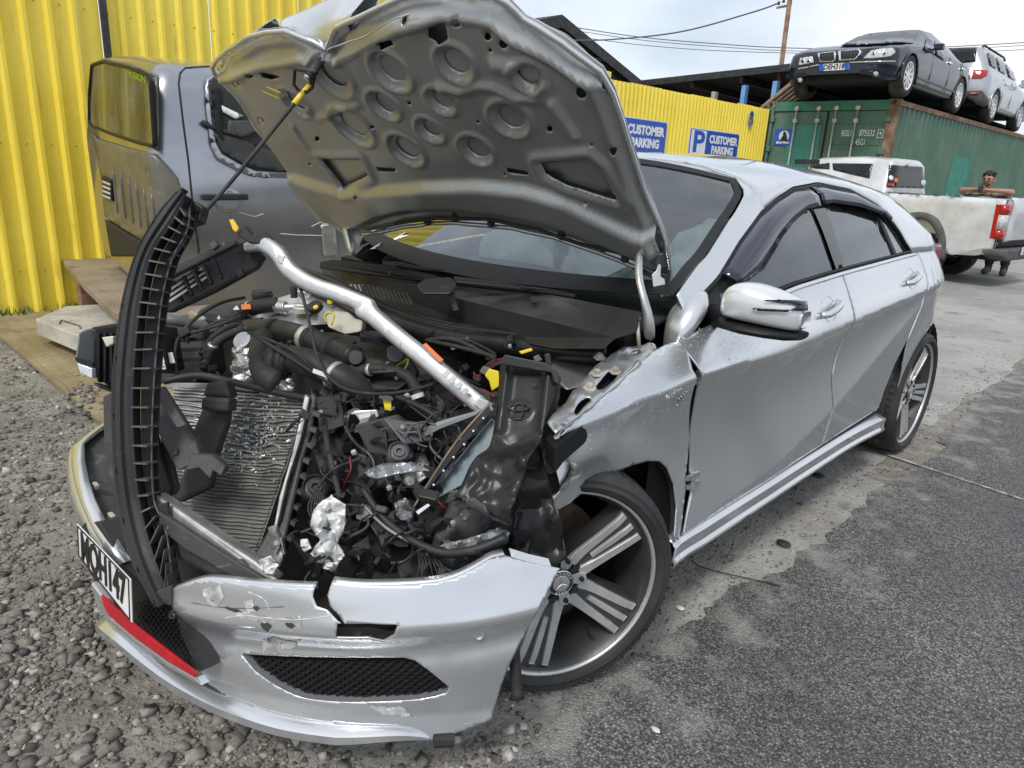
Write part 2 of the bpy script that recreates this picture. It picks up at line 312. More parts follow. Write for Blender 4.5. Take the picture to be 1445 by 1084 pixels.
# ================================================================ ground
g = 300
tag(mesh('ground', [(-g, -g, 0), (g, -g, 0), (g, g, 0), (-g, g, 0)], [(0, 1, 2, 3)], 'gravel_dirt'), kind='structure')
def jag(y, k, s): return noise.noise((y*.9+k, k, 0))*.10*s+noise.noise((y*4+k, 3*k, 0))*.05*s+noise.noise((y*17, k, 7))*.022*s+noise.noise((y*47, k, 3))*.012*s
ys = list(np.arange(-1.6, 7, .03))
edge = [(.93+.02*y*(y < 3)+jag(y, 1.3, 1.2), y, .006) for y in ys]
tag(mesh('road', [(1.1, -90, .006)]+edge+[(.9, 120, .006), (150, 120, .006), (150, -90, .006)], [list(range(len(edge)+4))[::-1]], 'asphalt'), kind='structure')
vl = [(.52+jag(y, 9.2, 1.8), y, .0015) for y in ys if y < 2.2]; vr = [(.99, y, .0015) for y in ys if y < 2.2][::-1]
tag(mesh('dirt_verge', vl+vr, [list(range(len(vl)+len(vr)))[::-1]], 'dust_strip'), kind='structure')
ce = [(.84+jag(y, 5.1, .8), y, .003) for y in np.arange(1.75, 7, .05)]
fr = [(x, 1.7+noise.noise((x*2, 4, 0))*.5+noise.noise((x*9, 4, 0))*.1, .003) for x in np.arange(-4.7, .8, .06)]
tag(mesh('concrete_yard', fr+ce+[(.95, 60, .003), (-4.75, 60, .003)], [list(range(len(fr)+len(ce)+2))], 'concrete'), kind='structure')
ml = []
for i in range(18):
    t = i/17; p = at(1240+205*t, 640+68*t, Z=0); w = .012+.01*noise.noise((i*.7, 2, 2))
    ml += [(p+V(-w*.4, w, .010)), (p+V(w*.4, -w, .010))]
tag(mesh('road_marking', ml, [(2*i, 2*i+1, 2*i+3, 2*i+2) for i in range(17)], 'road_paint'), kind='structure')
# gravel: many small angular stones
iv = np.array([(x, y, z) for x in (-1, 1) for y in (-1, 1) for z in (-1, 1)], float)*.8; jf = np.array([(0, 1, 3), (0, 3, 2), (4, 6, 7), (4, 7, 5), (0, 4, 5), (0, 5, 1), (2, 3, 7), (2, 7, 6), (0, 2, 6), (0, 6, 4), (1, 5, 7), (1, 7, 3)])
def scatter(name, spots, label, m='stone'):
    vs = []; fs = []; k = 0
    for (x, y, z, r) in spots:
        sc = np.random.uniform(.55, 1.2, 3)*r; q = (iv*np.random.uniform(.45, 1.25, (8, 3)))*sc; M_ = np.array(Matrix.Rotation(random.random()*6.28, 3, (random.gauss(0, 1), random.gauss(0, 1), random.gauss(0, 1)+.01))); q = q @ M_.T
        q[:, 2] *= .7; q += np.array([x, y, z+r*.2]); vs.append(q); fs.append(jf+k); k += 8
    vs = np.concatenate(vs); fs = np.concatenate(fs); me = bpy.data.meshes.new(name)
    me.vertices.add(len(vs)); me.vertices.foreach_set('co', vs.ravel()); me.loops.add(fs.size); me.loops.foreach_set('vertex_index', fs.ravel().astype(np.int32))
    me.polygons.add(len(fs)); me.polygons.foreach_set('loop_start', np.arange(0, fs.size, 3, dtype=np.int32)); me.update(calc_edges=True)
    me.materials.append(MATS[m]); o = bpy.data.objects.new(name, me); lk(o); tag(o, label, 'gravel', kind='stuff'); return o
sp = []
for i in range(52000):
    u = random.uniform(-150, 760); v = random.uniform(430, 1250); p = at(u, v, Z=0)
    if p.x > .93 or p.y > 1.6 or p.x < -4.7 or p.y < -1.9: continue
    if -4.6 < p.x < -1.3 and -.30 < p.y < 1.2: continue
    dd = (p-CAM).length; dens = .9 if p.x < -.1-.3*noise.noise((p.y*2, p.x*2, 1)) else .42
    if noise.noise((p.x*2.3, p.y*2.3, 0)) < -.18: dens *= .3
    if random.random() > dens: continue
    sp.append((p.x, p.y, 0, min(.026, random.lognormvariate(-5.25, .55))))
for i in range(300):
    p = at(random.uniform(-80, 420), random.uniform(560, 1180), Z=0)
    if p.x < .7 and p.y < -.32 and p.y > -1.8: sp.append((p.x, p.y, 0, random.uniform(.012, .024)))
scatter('gravel', sp, 'loose grey crushed stone over the dirt around the wrecked car')
sp = []
for i in range(2600):
    y = random.uniform(-1.2, 6) if random.random() < .6 else random.uniform(-.6, 2.5); x = random.gauss(.80, .13)
    if x > 1.3: continue
    sp.append((x, y, .004, min(.011, random.lognormvariate(-5.9, .45))))
for i in range(500):
    sp.append((random.uniform(.95, 3.2), random.uniform(-1, 5), .006, min(.005, random.lognormvariate(-6.2, .4))))
scatter('grit', sp, 'fine pale grit strewn along the asphalt edge')
# ================================================================ fence of yellow sheets (left: tall ribbed, right: lower corrugated)
FX = -4.8
def sheet(par, y0, y1, z0, z1, prof, name='fence_sheet', m='yellow', dents=0):
    ys = []; n = max(2, int((y1-y0)/.0125)); zs = np.linspace(z0, z1, 9 if dents else 2); rows = []
    for z in zs:
        row = []
        for i in range(n+1):
            y = y0+(y1-y0)*i/n; x = FX+prof(y)
            if dents: x += dents*(noise.noise((y*2.5, z*1.3, 4))*.6+max(0, noise.noise((y*5, z*3, 9))-.35)*1.6*(1.2-z if z < 1.2 else .15))
            row.append((x, y, z))
        rows.append(row)
    b = MB(); b.grid(rows); return b.build(name, m, par, smooth=True, ang=40)
def trap(y, p=.166):
    t = (y/p) % 1.0
    return .032*(min(1, max(0, (t-.30)/.10)) - min(1, max(0, (t-.60)/.10)))
fl = thing('tall_sheet_fence', 'tall bright yellow ribbed steel fence behind the grey cab shell', 'fence', (FX, 0, 0))
e = [-6.0, -5.2, -4.37, -3.54, -2.71, -1.88, -1.05, -.22, .61]
for a, b in zip(e, e[1:]): sheet(fl, a+.002, b-.004, -.02, 3.6, trap, dents=.02)
e = [.80, 1.63, 2.46, 3.29, 4.12]
for a, b in zip(e, e[1:]): sheet(fl, a+.002, b-.004, -.02, 3.6, lambda y: trap(y-.09, .152)*.75-.01, dents=.012)
sheet(fl, .612, .76, -.02, 3.6, lambda y: -.004)
b = MB(); b.box((FX+.03, .785, 1.8), (.035, .05, 3.66)); b.build('post', 'black_steel', fl, bev=.004)
fr_ = thing('corrugated_fence', 'lower yellow corrugated fence carrying the blue parking signs', 'fence', (FX, 7, 0))
sinp = lambda y: .014*math.sin(y*2*math.pi/.102)
e = [4.14, 4.95, 5.76, 6.57]
for a, b in zip(e, e[1:]): sheet(fr_, a, b, 0, 2.62, sinp, m='yellow2')
for a, b, z in ((6.57, 7.24, 2.64), (7.243, 7.70, 2.545), (7.703, 8.51, 2.555), (8.513, 9.32, 2.55), (9.323, 10.13, 2.56), (10.133, 10.86, 2.55), (10.863, 11.5, 2.57), (11.503, 12.1, 2.565)): sheet(fr_, a, b, 0, z, sinp, m='yellow2')
b = MB(); b.box((FX-.04, 12.14, 1.28), (.08, .06, 2.56)); b.build('post', 'black_steel', fr_)
b = MB(); b.box((FX-.06, 8.1, 2.2), (.07, 8, .05)); b.build('rail', 'black_steel', fr_)
for par_, ya_, yb_, st_, zz_ in ((fl, -5.9, 4.1, .166, (.35, 1.3, 2.3, 3.2)), (fr_, 4.2, 12.0, .204, (.4, 1.35, 2.3))):
    b = MB()
    for z in zz_:
        for k in range(int((yb_-ya_)/st_)): b.lathe([(0, .005), (.006, .004), (.009, 0)], (FX+.002+(.030 if par_ is fl else .012), ya_+k*st_+(.075 if par_ is fl else 0), z+.004*math.sin(k*7)), (1, 0, 0), 6)
    tag(b.build('screws', 'sheet_screw', par_), kind='stuff')
# weeds at the foot of the tall fence
wb = MB()
for i in range(160):
    y = random.choice([random.gauss(-.15, .12), random.gauss(.35, .06), random.uniform(-.5, .7)]); p = V(FX+.05+random.random()*.1, y, .0); h = random.uniform(.03, .13); d = V(random.uniform(-.5, .5), random.uniform(-.5, .5), 1).normalized(); s_ = V(random.uniform(-1, 1), random.uniform(-1, 1), 0).normalized()*.008
    wb.add([p-s_, p+s_, p+d*h*.6+s_*1.3, p+d*h+V(0, 0, -.01)], [(0, 1, 2, 3)])
tag(wb.build('weeds', 'weed'), 'small green weeds at the foot of the tall yellow fence', 'weeds', kind='stuff')
# ---------------------------------------------------------------- signs on the fence
def sign(y0, y1, z0, z1, label, loose=0):
    X = FX+.022; t = thing('parking_sign', label, 'sign', (X, (y0+y1)/2, z0), 'blue parking signs'); W_, H_ = y1-y0, z1-z0
    b = MB(); b.box((X, (y0+y1)/2, (z0+z1)/2), (.006, W_, H_)); b.build('border', 'white', t)
    b = MB(); b.box((X+.004, (y0+y1)/2, (z0+z1)/2), (.006, W_-.035, H_-.035)); b.build('panel', 'sign_blue', t)
    b = MB(); b.box((X+.0085, y0+.045+.235, (z0+z1)/2), (.004, .47, H_-.06)); b.build('letter_panel', 'white', t)
    txt('letter', 'P', H_*1.02, 'sign_blue', (X+.0125, y0+.28, (z0+z1)/2), (0, 1, 0), (0, 0, 1), t, bold=.012, sx=1.55)
    for s_, zz in (('CUSTOMER', .66), ('PARKING', .29)):
        txt('lettering', s_, .172, 'white', (X+.009, y0+1.10, z0+H_*zz), (0, 1, 0), (0, 0, 1), t, bold=.009, sx=1.06 if s_ == 'CUSTOMER' else 1.04)
    for yy, zz in ((y0+.03, z1-.03), (y1-.03, z1-.03), (y0+.03, z0+.03), (y1-.03, z0+.03)):
        b = MB(); b.lathe([(0, .004), (.008, .003), (.009, 0)], (X+.007, yy, zz), (1, 0, 0), 8); b.build('screw', 'galv', t)
sign(7.07, 8.73, 1.605, 2.095, 'blue customer parking sign partly hidden by the raised bonnet')
sign(9.40, 11.05, 1.62, 2.07, 'blue customer parking sign with its white P panel fully visible')
t = thing('notice_plate', 'small grey shaped security notice on the corrugated fence', 'sign', (FX+.02, 11.39, 2.2))
pp = [(11.39+.085*sx, z) for sx, z in ((0, 2.49), (.75, 2.45), (1, 2.40), (1, 2.27), (.7, 2.22), (.25, 2.185), (0, 2.20), (-.3, 2.18), (-.75, 2.225), (-1, 2.27), (-1, 2.40), (-.75, 2.45))]
b = MB(); b.ext([(FX+.018, y, z) for y, z in pp], (.005, 0, 0)); b.build('plate', 'sign_grey', t)
b = MB(); b.ext([(FX+.024, y, z) for y, z in ((11.33, 2.45), (11.39, 2.475), (11.45, 2.45), (11.465, 2.41), (11.315, 2.41))], (.003, 0, 0)); b.build('badge', 'sign_blue', t)
t = thing('red_sign', 'red and white sign edge just beside the bonnet corner', 'sign', (FX+.02, 7.1, 2.35))
b = MB(); b.box((FX+.02, 6.98, 2.42), (.006, .46, .30)); b.build('panel', 'red_paint', t); b = MB(); b.box((FX+.0245, 6.93, 2.42), (.004, .3, .2)); b.build('print', 'white', t)
# ================================================================ container
CT = R(-1.23); CK = V(-2.778, 12.756, 2.776); cx_ = V(math.cos(CT), math.sin(CT), 0); cy_ = V(-math.sin(CT), math.cos(CT), 0)
def CL(x, y, z): return CK+cx_*(x)+cy_*y+V(0, 0, z-2.776)     # x from -2.44 (left) to 0, y 0..12.19, z height
CM = Matrix((cx_, cy_, V(0, 0, 1))).transposed()
ct = thing('shipping_container', 'weathered green shipping container carrying two cars on its roof', 'container', CL(-1.22, 0, 0))
def cbox(name, x0, x1, y0, y1, z0, z1, m, par=ct, **k):
    b = MB(); b.box(CL((x0+x1)/2, (y0+y1)/2, (z0+z1)/2), (x1-x0, y1-y0, z1-z0), M=CM); return b.build(name, m, par, **k)
for x in (-2.44, -.16):
    for y in (0, 12.03):
        cbox('corner_post', x+.002, x+.158, y+.002, y+.158, .12, 2.66, 'rust' if x > -1 else 'cgreen', bev=.008)
        for z in (-.1, 2.66): cbox('corner_casting', x-.003, x+.163, y-.003, y+.163, z, z+.12 if z > 0 else .118, 'rust', bev=.01)
        b = MB(); b.lathe([(.0, .004), (.035, .004), (.04, 0)], CL(x+.08, y-.004, 2.72), -cy_, 12); b.build('casting_hole', 'black_print', ct)
cbox('header', -2.277, -.163, .02, .14, 2.60, 2.765, 'cgreen3'); cbox('sill', -2.277, -.163, .02, .14, -.05, .12, 'cgreen')
cbox('top_rail', -.10, -.02, .165, 12.02, 2.68, 2.765, 'rust'); cbox('top_rail', -2.42, -2.34, .165, 12.02, 2.68, 2.765, 'rust'); cbox('bottom_rail', -.10, -.02, .165, 12.02, -.05, .1, 'rust')
def corr(x, y0, y1, z0, z1, sg):
    b = MB(); rows = []
    for z in (z0, z1):
        row = []; n = 46
        for i in range(n):
            yy = y0+(y1-y0)*i/n; q = (y1-y0)/n
            row += [CL(x, yy, z), CL(x, yy+q*.26, z), CL(x-sg*.036, yy+q*.5, z), CL(x-sg*.036, yy+q*.76, z)]
        row.append(CL(x, y1, z)); rows.append(row)
    b.grid(rows); return b
corr(-.035, .16, 12.03, .1, 2.68, 1).build('side_wall', 'cgreen', ct, solid=.003); corr(-2.405, .16, 12.03, .1, 2.68, -1).build('side_wall', 'cgreen', ct, solid=.003)
cbox('roof', -2.34, -.10, .1, 12.1, 2.72, 2.745, 'cgreen'); cbox('end_wall', -2.28, -.16, 12.06, 12.1, .1, 2.66, 'cgreen')
for k, (x0, x1) in enumerate(((-2.275, -1.235), (-1.205, -.165))):
    d = cbox('door', x0, x1, .05, .09, .13, 2.595, 'cgreen', bev=.004)
    for z0, z1 in ((.2, .72), (.80, 1.32), (1.40, 1.92), (2.0, 2.36)):
        cbox('door_panel', x0+.06, x1-.06, .036, .055, z0, z1, 'cgreen', d, bev=.01)
    cbox('gasket', x0-.012 if k else x1-.004, x0+.004 if k else x1+.012, .034, .06, .13, 2.595, 'gasket', d)
    cbox('gasket', x0, x1, .038, .052, 2.585, 2.60, 'gasket', d)
    for xx in ((-1.82, -1.39) if k == 0 else (-1.066, -.678)):
        b = MB(); b.tube([CL(xx, -.005, .05), CL(xx, -.005, 2.70)], .017, 10); r_ = b.build('lock_rod', 'galv', d, smooth=True)
        for z in (2.64, 2.42, 1.5, .6): cbox('rod_bracket', xx-.04, xx+.04, -.028, .036, z-.035, z+.035, 'galv', r_, bev=.006)
        cbox('rod_handle', xx-.03, xx+.26, -.035, -.02, 1.02, 1.05, 'galv', r_)
for z in (2.45, 1.9, 1.0, .4):
    for x in (-2.30, -.14): cbox('hinge', x-.06, x+.06, -.02, .055, z-.05, z+.05, 'cgreen', bev=.01)
cbox('repaint_patch', -1.92, -1.30, .030, .0355, 1.55, 2.35, 'cgreen2')
cbox('sticker', -2.20, -1.82, .0290, .0335, 1.98, 2.27, 'sign_blue')
b = MB(); b.lathe([(0, .001), (.105, .001), (.105, 0)], CL(-2.01, .0285, 2.14), -cy_, 24); b.build('sticker_disc', 'off_white', ct)
b = MB(); b.ext([CL(-2.01+x, .0265, 2.05+z) for x, z in ((-.075, 0), (.085, 0), (.055, .10), (.02, .165), (-.01, .185), (-.03, .15), (-.02, .11))], -cy_*.002); b.build('sticker_figure', 'black_print', ct)
txt('sticker_lettering', 'BEAR WOLF', .05, 'white', CL(-2.01, .0225, 2.02), cx_, (0, 0, 1), ct, bold=.003)
for s_, x, z, sx in (('RSSU', -.82, 2.20, .60), ('875532', -.455, 2.205, .66), ('45G1', -.54, 2.05, .60)):
    txt('lettering', s_, .15, 'white', CL(x, .030, z), cx_, (0, 0, 1), ct, bold=.0006, sx=sx*.92)
txt('lettering', '4', .10, 'white', CL(-.225, .030, 2.205), cx_, (0, 0, 1), ct, bold=.0005, sx=.8)
b = MB()
for x0, x1, z0, z1 in ((-.275, -.267, 2.14, 2.27), (-.183, -.175, 2.14, 2.27), (-.275, -.175, 2.27, 2.278), (-.275, -.175, 2.132, 2.14)): b.box(CL((x0+x1)/2, .032, (z0+z1)/2), (x1-x0, .004, z1-z0), M=CM)
b.build('digit_frame', 'white', ct)
# repainted patch on the long side, following the corrugation
b = corr(-.0325, 3.9, 5.35, 1.15, 2.05, 1); 
b = MB(); rows = []; q = 11.87/46
for z in np.linspace(1.1, 2.0, 8):
    row = []
    for i in range(14, 20):
        yy = .16+q*i
        for t_, dx in ((0, 0), (.26, 0), (.5, -.036), (.76, -.036)): row.append(CL(-.031+dx, yy+q*t_, z))
    rows.append(row)
b.grid(rows); b.build('repaint_patch', 'cgreen2', ct)
# ================================================================ buildings behind the fence
gb = thing('gabled_warehouse', 'dark corrugated gabled warehouse rising behind the fence', 'building', (-12, 13.9, 0))
ya, za, sl_ = 13.86, 5.09, .31
b = MB(); rows = [[], []]
for i in range(121):
    y = ya-5+10*i/120; zt = za-.12-abs(y-ya)*sl_; x = -12.0+.02*(i % 2); rows[0].append((x, y, 0)); rows[1].append((x, y, zt))
b.grid(rows); b.build('gable_wall', 'shed_wall', gb)
for sgn in (-1, 1):
    b = MB(); e_ = V(0, sgn*5.2, -5.2*sl_); b.ext([V(-11.7, ya, za), V(-11.7, ya, za)+e_, V(-11.7, ya, za-.09)+e_, V(-11.7, ya, za-.09)], (-14, 0, 0)); b.build('roof', 'shed_dark', gb)
    b = MB(); b.ext([V(-11.69, ya, za-.02), V(-11.69, ya, za-.02)+e_, V(-11.69, ya, za-.26)+e_, V(-11.69, ya, za-.30)], (.03, 0, 0)); b.build('barge_board', 'black_steel', gb)
b = MB(); b.box((-11.9, ya+1.1, 4.28), (.08, 2.0, .05)); b.build('bracket_rail', 'galv', gb)
b = MB(); b.box((-18, ya, 1.5), (11, 9.6, 3)); b.build('body', 'shed_wall', gb)
sh = thing('open_shed', 'long open dark shed with blue posts beyond the fence', 'shed', (-9, 14.2, 0))
A, B_ = at(895, 118, Z=3.45), at(1135, 92, Z=3.5); dA = (B_-A).normalized(); A = A-dA*3; bk = V(-dA.y, dA.x, 0)*9+V(0, 0, -.6)
if bk.y < 0: bk = -bk
b = MB(); b.ext([A, B_, B_+bk, A+bk], (0, 0, .06)); b.build('roof', 'shed_dark', sh)
b = MB(); b.bar(A+V(0, 0, -.03), B_+V(0, 0, -.03), .05, .10); b.build('fascia', 'black_steel', sh)
b = MB(); b.ext([A+bk*.98+V(0, 0, -.02), B_+bk*.98+V(0, 0, -.02), V(B_+bk*.98)*1-V(0, 0, (B_+bk*.98).z), V(A+bk*.98)-V(0, 0, (A+bk*.98).z)], V(0, .1, 0)); b.build('back_wall', 'shed_dark', sh)
for t_ in (.25, .45, .62, .8, .95):
    p = A.lerp(B_, t_); b = MB(); b.bar(p+V(0, .1, -.12), p+bk*.96+V(0, .1, -.12), .08, .16); b.build('rafter', 'black_steel', sh)
b = MB(); b.bar(A+bk*.25+V(0, 0, -.6), B_+bk*.25+V(0, 0, -.55), .1, .2); b.build('beam', 'steel_green', sh)
for (u0, v0, u1, v1, m_) in ((1052, 121, 1049, 165, 'blue_paint'), (1096, 115, 1093, 168, 'blue_paint'), (1009, 130, 1007, 150, 'galv')):
    p = at(u0, v0, Y=13.6); b = MB(); b.box((p.x, 13.6, p.z/2), (.10, .14, p.z)); b.build('post', m_, sh, bev=.01)
tp = thing('leaning_poles', 'bundle of weathered brown poles leaning beside the shed post', 'poles', (-5.2, 13.9, 0))
for i, (u0, v0, u1, v1) in enumerate(((1076, 152, 1112, 122), (1084, 152, 1118, 124), (1091, 152, 1124, 126), (1098, 151, 1129, 130), (1104, 151, 1134, 133))):
    p0, p1 = at(u0, v0, Y=13.2+.1*i), at(u1, v1, Y=13.5+.1*i); d_ = (p1-p0); b = MB(); b.tube([p0-d_*.5, p1+d_*.3], .045, 8); b.build('pole', 'wood', tp, smooth=True)
# pole and overhead wires
p0 = at(1097, 165, Y=14.0); p1 = at(1114, 0, Y=14.0)
up = thing('rusty_pole', 'thin rusty brown pole standing by the open shed', 'pole', (p0.x, 14, 0))
b = MB(); b.tube([(p0.x, 14, 0), (p1.x, 14, p1.z+.35)], .05, 10); b.build('shaft', 'rust', up, smooth=True)
for dx, dz in ((-.22, .05), (-.12, .08), (.0, .45)):
    b = MB(); b.lathe([(.0, .07), (.03, .06), (.022, .03), (.035, .02), (.02, 0)], (p1.x+dx, 14, p1.z-.12+dz), (0, 0, 1), 10); b.build('insulator', 'black_steel', up, smooth=True)
b = MB(); b.bar((p1.x-.25, 14, p1.z-.12), (p1.x+.05, 14, p1.z-.1), .03, .04); b.build('arm', 'rust', up)
def wire(pts, label, r=.012):
    P = [at(u, v, D=d) for u, v, d in pts]; b = MB(); b.tube(crv(P, 10), r, 6); tag(b.build('overhead_wire', 'wire', smooth=True), label, 'wire', 'overhead wires')
wire(((1100, 4, 15.3), (1060, 18, 15.6), (960, 45, 16.5), (860, 56, 17.6), (790, 57, 18)), 'single wire sloping from the rusty pole to the warehouse', .016)
wire(((800, 37, 30), (900, 52, 30), (1000, 61, 30), (1120, 68, 30), (1290, 68, 30), (1500, 57, 30)), 'uppermost of the level wires crossing behind the rusty pole', .017)
wire(((803, 42, 30.5), (900, 56, 30.5), (1000, 65, 30.5), (1120, 72, 30.5), (1290, 72, 30.5), (1500, 61, 30.5)), 'middle of the level wires crossing behind the rusty pole', .013)
wire(((815, 52, 31), (900, 63, 31), (1000, 71, 31), (1120, 75, 31), (1290, 77, 31), (1500, 67, 31)), 'lowest of the level wires crossing behind the rusty pole', .013)
# ================================================================ the wrecked silver hatchback: body
mat('silver', (.67, .68, .695), .24, metal=.74, coat=1, ccol=(.63, .65, .67), nscale=3, npos=(.4, .6), crough=.03, layers=(((.55, .56, .565), 2.2, .60, .80),))
mat('silver_worn', (.65, .66, .675), .27, metal=.72, coat=.9, ccol=(.60, .62, .64), nscale=3, npos=(.4, .6), crough=.06, layers=(((.82, .82, .81), 30, .675, .70, (.5, .5, 3)), ((.40, .385, .36), 6, .67, .80), ((.22, .21, .20), 40, .72, .76)), rvar=.04)
mat('silver_light', (.70, .71, .72), .28, metal=.35, coat=1, ccol=(.67, .68, .69), nscale=3, crough=.04)
mat('primer_grey', (.43, .435, .425), .36, metal=.6, coat=.4, ccol=(.38, .382, .372), nscale=3, npos=(.4, .6), layers=(((.47, .46, .43), 11, .62, .75), ((.26, .24, .21), 45, .70, .80)), crough=.15)
mat('bare_metal', (.62, .62, .61), .38, metal=.85, ccol=(.47, .47, .46), nscale=9, npos=(.4, .65), layers=(((.25, .24, .22), 20, .62, .72),), bump=.2, bscale=40, bdist=.002, rvar=.1)
mat('black_plastic', (.022, .022, .023), .48, spec=.45, ccol=(.034, .033, .032), nscale=7, npos=(.4, .65), layers=(((.09, .088, .084), 19, .64, .80), ((.12, .117, .11), 3.5, .68, .88)), bump=.15, bscale=180, bdist=.0008, rvar=.12)
mat('dusty_plastic', (.042, .042, .042), .6, ccol=(.07, .069, .067), nscale=6, npos=(.4, .62), layers=(((.19, .187, .178), 14, .60, .78), ((.02, .02, .02), 30, .60, .7), ((.30, .29, .26), 60, .66, .74)), bump=.3, bscale=120, bdist=.001)
mat('rubber', (.022, .022, .023), .68, ccol=(.045, .044, .042), nscale=5, npos=(.4, .65), layers=(((.10, .095, .085), 12, .62, .78),), bump=.2, bscale=140, bdist=.0008)
mat('gloss_black', (.008, .008, .009), .12, coat=.5)
mat('trim_black', (.012, .012, .013), .5, spec=.3)
mat('chrome', (.80, .80, .81), .14, metal=1); mat('alloy', (.64, .64, .635), .34, metal=.6, ccol=(.54, .54, .53), nscale=14, npos=(.4, .65), layers=(((.28, .27, .25), 24, .63, .74),))
mat('dark_alloy', (.07, .071, .073), .42, metal=.5, ccol=(.10, .10, .10), nscale=9, layers=(((.17, .16, .145), 16, .64, .78),))
mat('disc_iron', (.17, .13, .10), .55, metal=.6, ccol=(.24, .19, .15), nscale=14)
mat('visor', (.016, .016, .032), .10, coat=.4, spec=.6)
mat('interior', (.022, .022, .024), .8, ccol=(.035, .035, .036), nscale=30)
mat('airbag', (.66, .74, .70), .75, ccol=(.55, .65, .62), nscale=8, bump=.4, bscale=14, bdist=.01)
mat('red_lens', (.45, .01, .015), .12, coat=.6, ccol=(.35, .01, .012), nscale=40)
mat('clear_lens', (.62, .64, .65), .08, coat=.6, ccol=(.45, .46, .47), nscale=30)
def glassmat(name, tint, refl, dirt=.10, rough=.02, gain=1.5):
    m = bpy.data.materials.new(name); m.use_nodes = True; MATS[name] = m; t = m.node_tree; t.nodes.clear(); k = t.links.new
    tr = t.nodes.new('ShaderNodeBsdfTransparent'); tr.inputs[0].default_value = (*tint, 1)
    gl = t.nodes.new('ShaderNodeBsdfGlossy'); gl.inputs['Roughness'].default_value = rough; gl.inputs[0].default_value = (.93, .97, 1, 1)
    df = t.nodes.new('ShaderNodeBsdfDiffuse'); df.inputs[0].default_value = (.42, .42, .40, 1)
    fr = t.nodes.new('ShaderNodeFresnel'); fr.inputs[0].default_value = 1.5
    ad = t.nodes.new('ShaderNodeMath'); ad.operation = 'MULTIPLY_ADD'; ad.inputs[1].default_value = gain; ad.inputs[2].default_value = refl; ad.use_clamp = True
    m1 = t.nodes.new('ShaderNodeMixShader'); m2 = t.nodes.new('ShaderNodeMixShader'); o = t.nodes.new('ShaderNodeOutputMaterial')
    g_ = t.nodes.new('ShaderNodeTexCoord'); n = t.nodes.new('ShaderNodeTexNoise'); n.inputs['Scale'].default_value = 6; n.inputs['Detail'].default_value = 9; n.inputs['Roughness'].default_value = .7
    r = t.nodes.new('ShaderNodeMapRange'); r.inputs[1].default_value = .42; r.inputs[2].default_value = .85; r.inputs[3].default_value = dirt*.25; r.inputs[4].default_value = dirt*2.5
    k(g_.outputs['Object'], n.inputs[0]); k(n.outputs[0], r.inputs[0]); k(fr.outputs[0], ad.inputs[0]); k(ad.outputs[0], m1.inputs[0]); k(tr.outputs[0], m1.inputs[1]); k(gl.outputs[0], m1.inputs[2])
    k(r.outputs[0], m2.inputs[0]); k(m1.outputs[0], m2.inputs[1]); k(df.outputs[0], m2.inputs[2]); k(m2.outputs[0], o.inputs[0])
glassmat('windscreen_glass', (.40, .46, .46), .05, .05); glassmat('side_glass', (.20, .25, .25), .03, .05); glassmat('dark_glass', (.07, .075, .08), .10, .05)
CAR = thing('silver_hatchback', 'wrecked silver hatchback with open bonnet and smashed front in the foreground', 'car', (0, 1.3, 0))
_zu = ([-.4, .0, .45, .92, 1.55, 1.97, 2.5, 3.4], [.76, .79, .818, .806, .836, .862, .885, .90])
_zl = ([-.5, .3, .45, 1.08, 1.54, 2.08, 2.36, 2.6, 3.4], [.30, .30, .318, .378, .495, .694, .80, .84, .86])
_zb = ([-.4, .39, .75, 1.14, 1.5, 2.39, 3.3], [.86, .918, .958, .998, 1.018, 1.053, 1.02])
_zt = ([.3, .95, 1.1, 1.3, 1.6, 2.0, 2.4, 2.7, 2.95, 3.05, 3.2, 3.32], [1.03, 1.365, 1.388, 1.408, 1.422, 1.412, 1.372, 1.295, 1.185, 1.145, 1.08, 1.03])
def taper(y): return (.10*(max(0, .15-y)/.6)**2)+(.058*(max(0, y-2.5)/.4)**2 if y < 3.1 else .1305+.55*(y-3.1))
def sect(y):                                # greenhouse section at y: polyline from belt to roof centre
    zb = ip(y, *_zb); zt = max(ip(y, *_zt), zb+.02); xb = .818-taper(y); z1 = zb+(zt-zb)*.70; x1 = xb-(.60+.30*min(1, max(0, (y-2.2)/.5)))*(z1-zb)
    h = zt-z1; f = ip(y, [1.2, 2.2], [.62, .40]); c1 = (x1-.60*h*f, z1+h*f); c2 = (x1*ip(y, [1.2, 2.2], [.68, .55]), zt); o = [(xb, zb), (xb-.6*(z1-zb)*.5+.006, (zb+z1)/2)]
    for i in range(13):
        t = i/12; a, b_, c, d = (1-t)**3, 3*t*(1-t)**2, 3*t*t*(1-t), t**3; o.append((a*x1+b_*c1[0]+c*c2[0], a*z1+b_*c1[1]+c*zt+d*zt))
    return o
def XB(y, z):
    zu, zl, zb = ip(y, *_zu), ip(y, *_zl), ip(y, *_zb)
    if z >= zb:
        s = sect(y); return float(np.interp(z, [q[1] for q in s], [q[0] for q in s]))
    if z > zu: x = .893-.075*((z-zu)/(zb-zu))**1.3
    elif z > zl:
        t = (zu-z)/(zu-zl); A_ = .040*min(1, (zu-zl)/.4); x = .893-.010*t-A_*math.sin(math.pi*t**.8)
    else: x = .883-.028*((zl-z)/max(.05, zl-.18))**.9
    for yc in (0, 2.70):
        r = math.hypot(y-yc, z-.315); x += .012*math.exp(-((r-.38)/.055)**2)*(z < .8)
    return x-taper(y)*(1 if z > .3 else .8)
def side(u, v):
    X = .88
    for i in range(50):
        q = at(u, v, X=X); X = .6*X+.4*XB(q.y, min(max(q.z, .15), 1.42))
    return q.y, q.z
def sp_(l): return [side(*p) for p in l]
def S3(y, z): return V(XB(y, z), y, z)
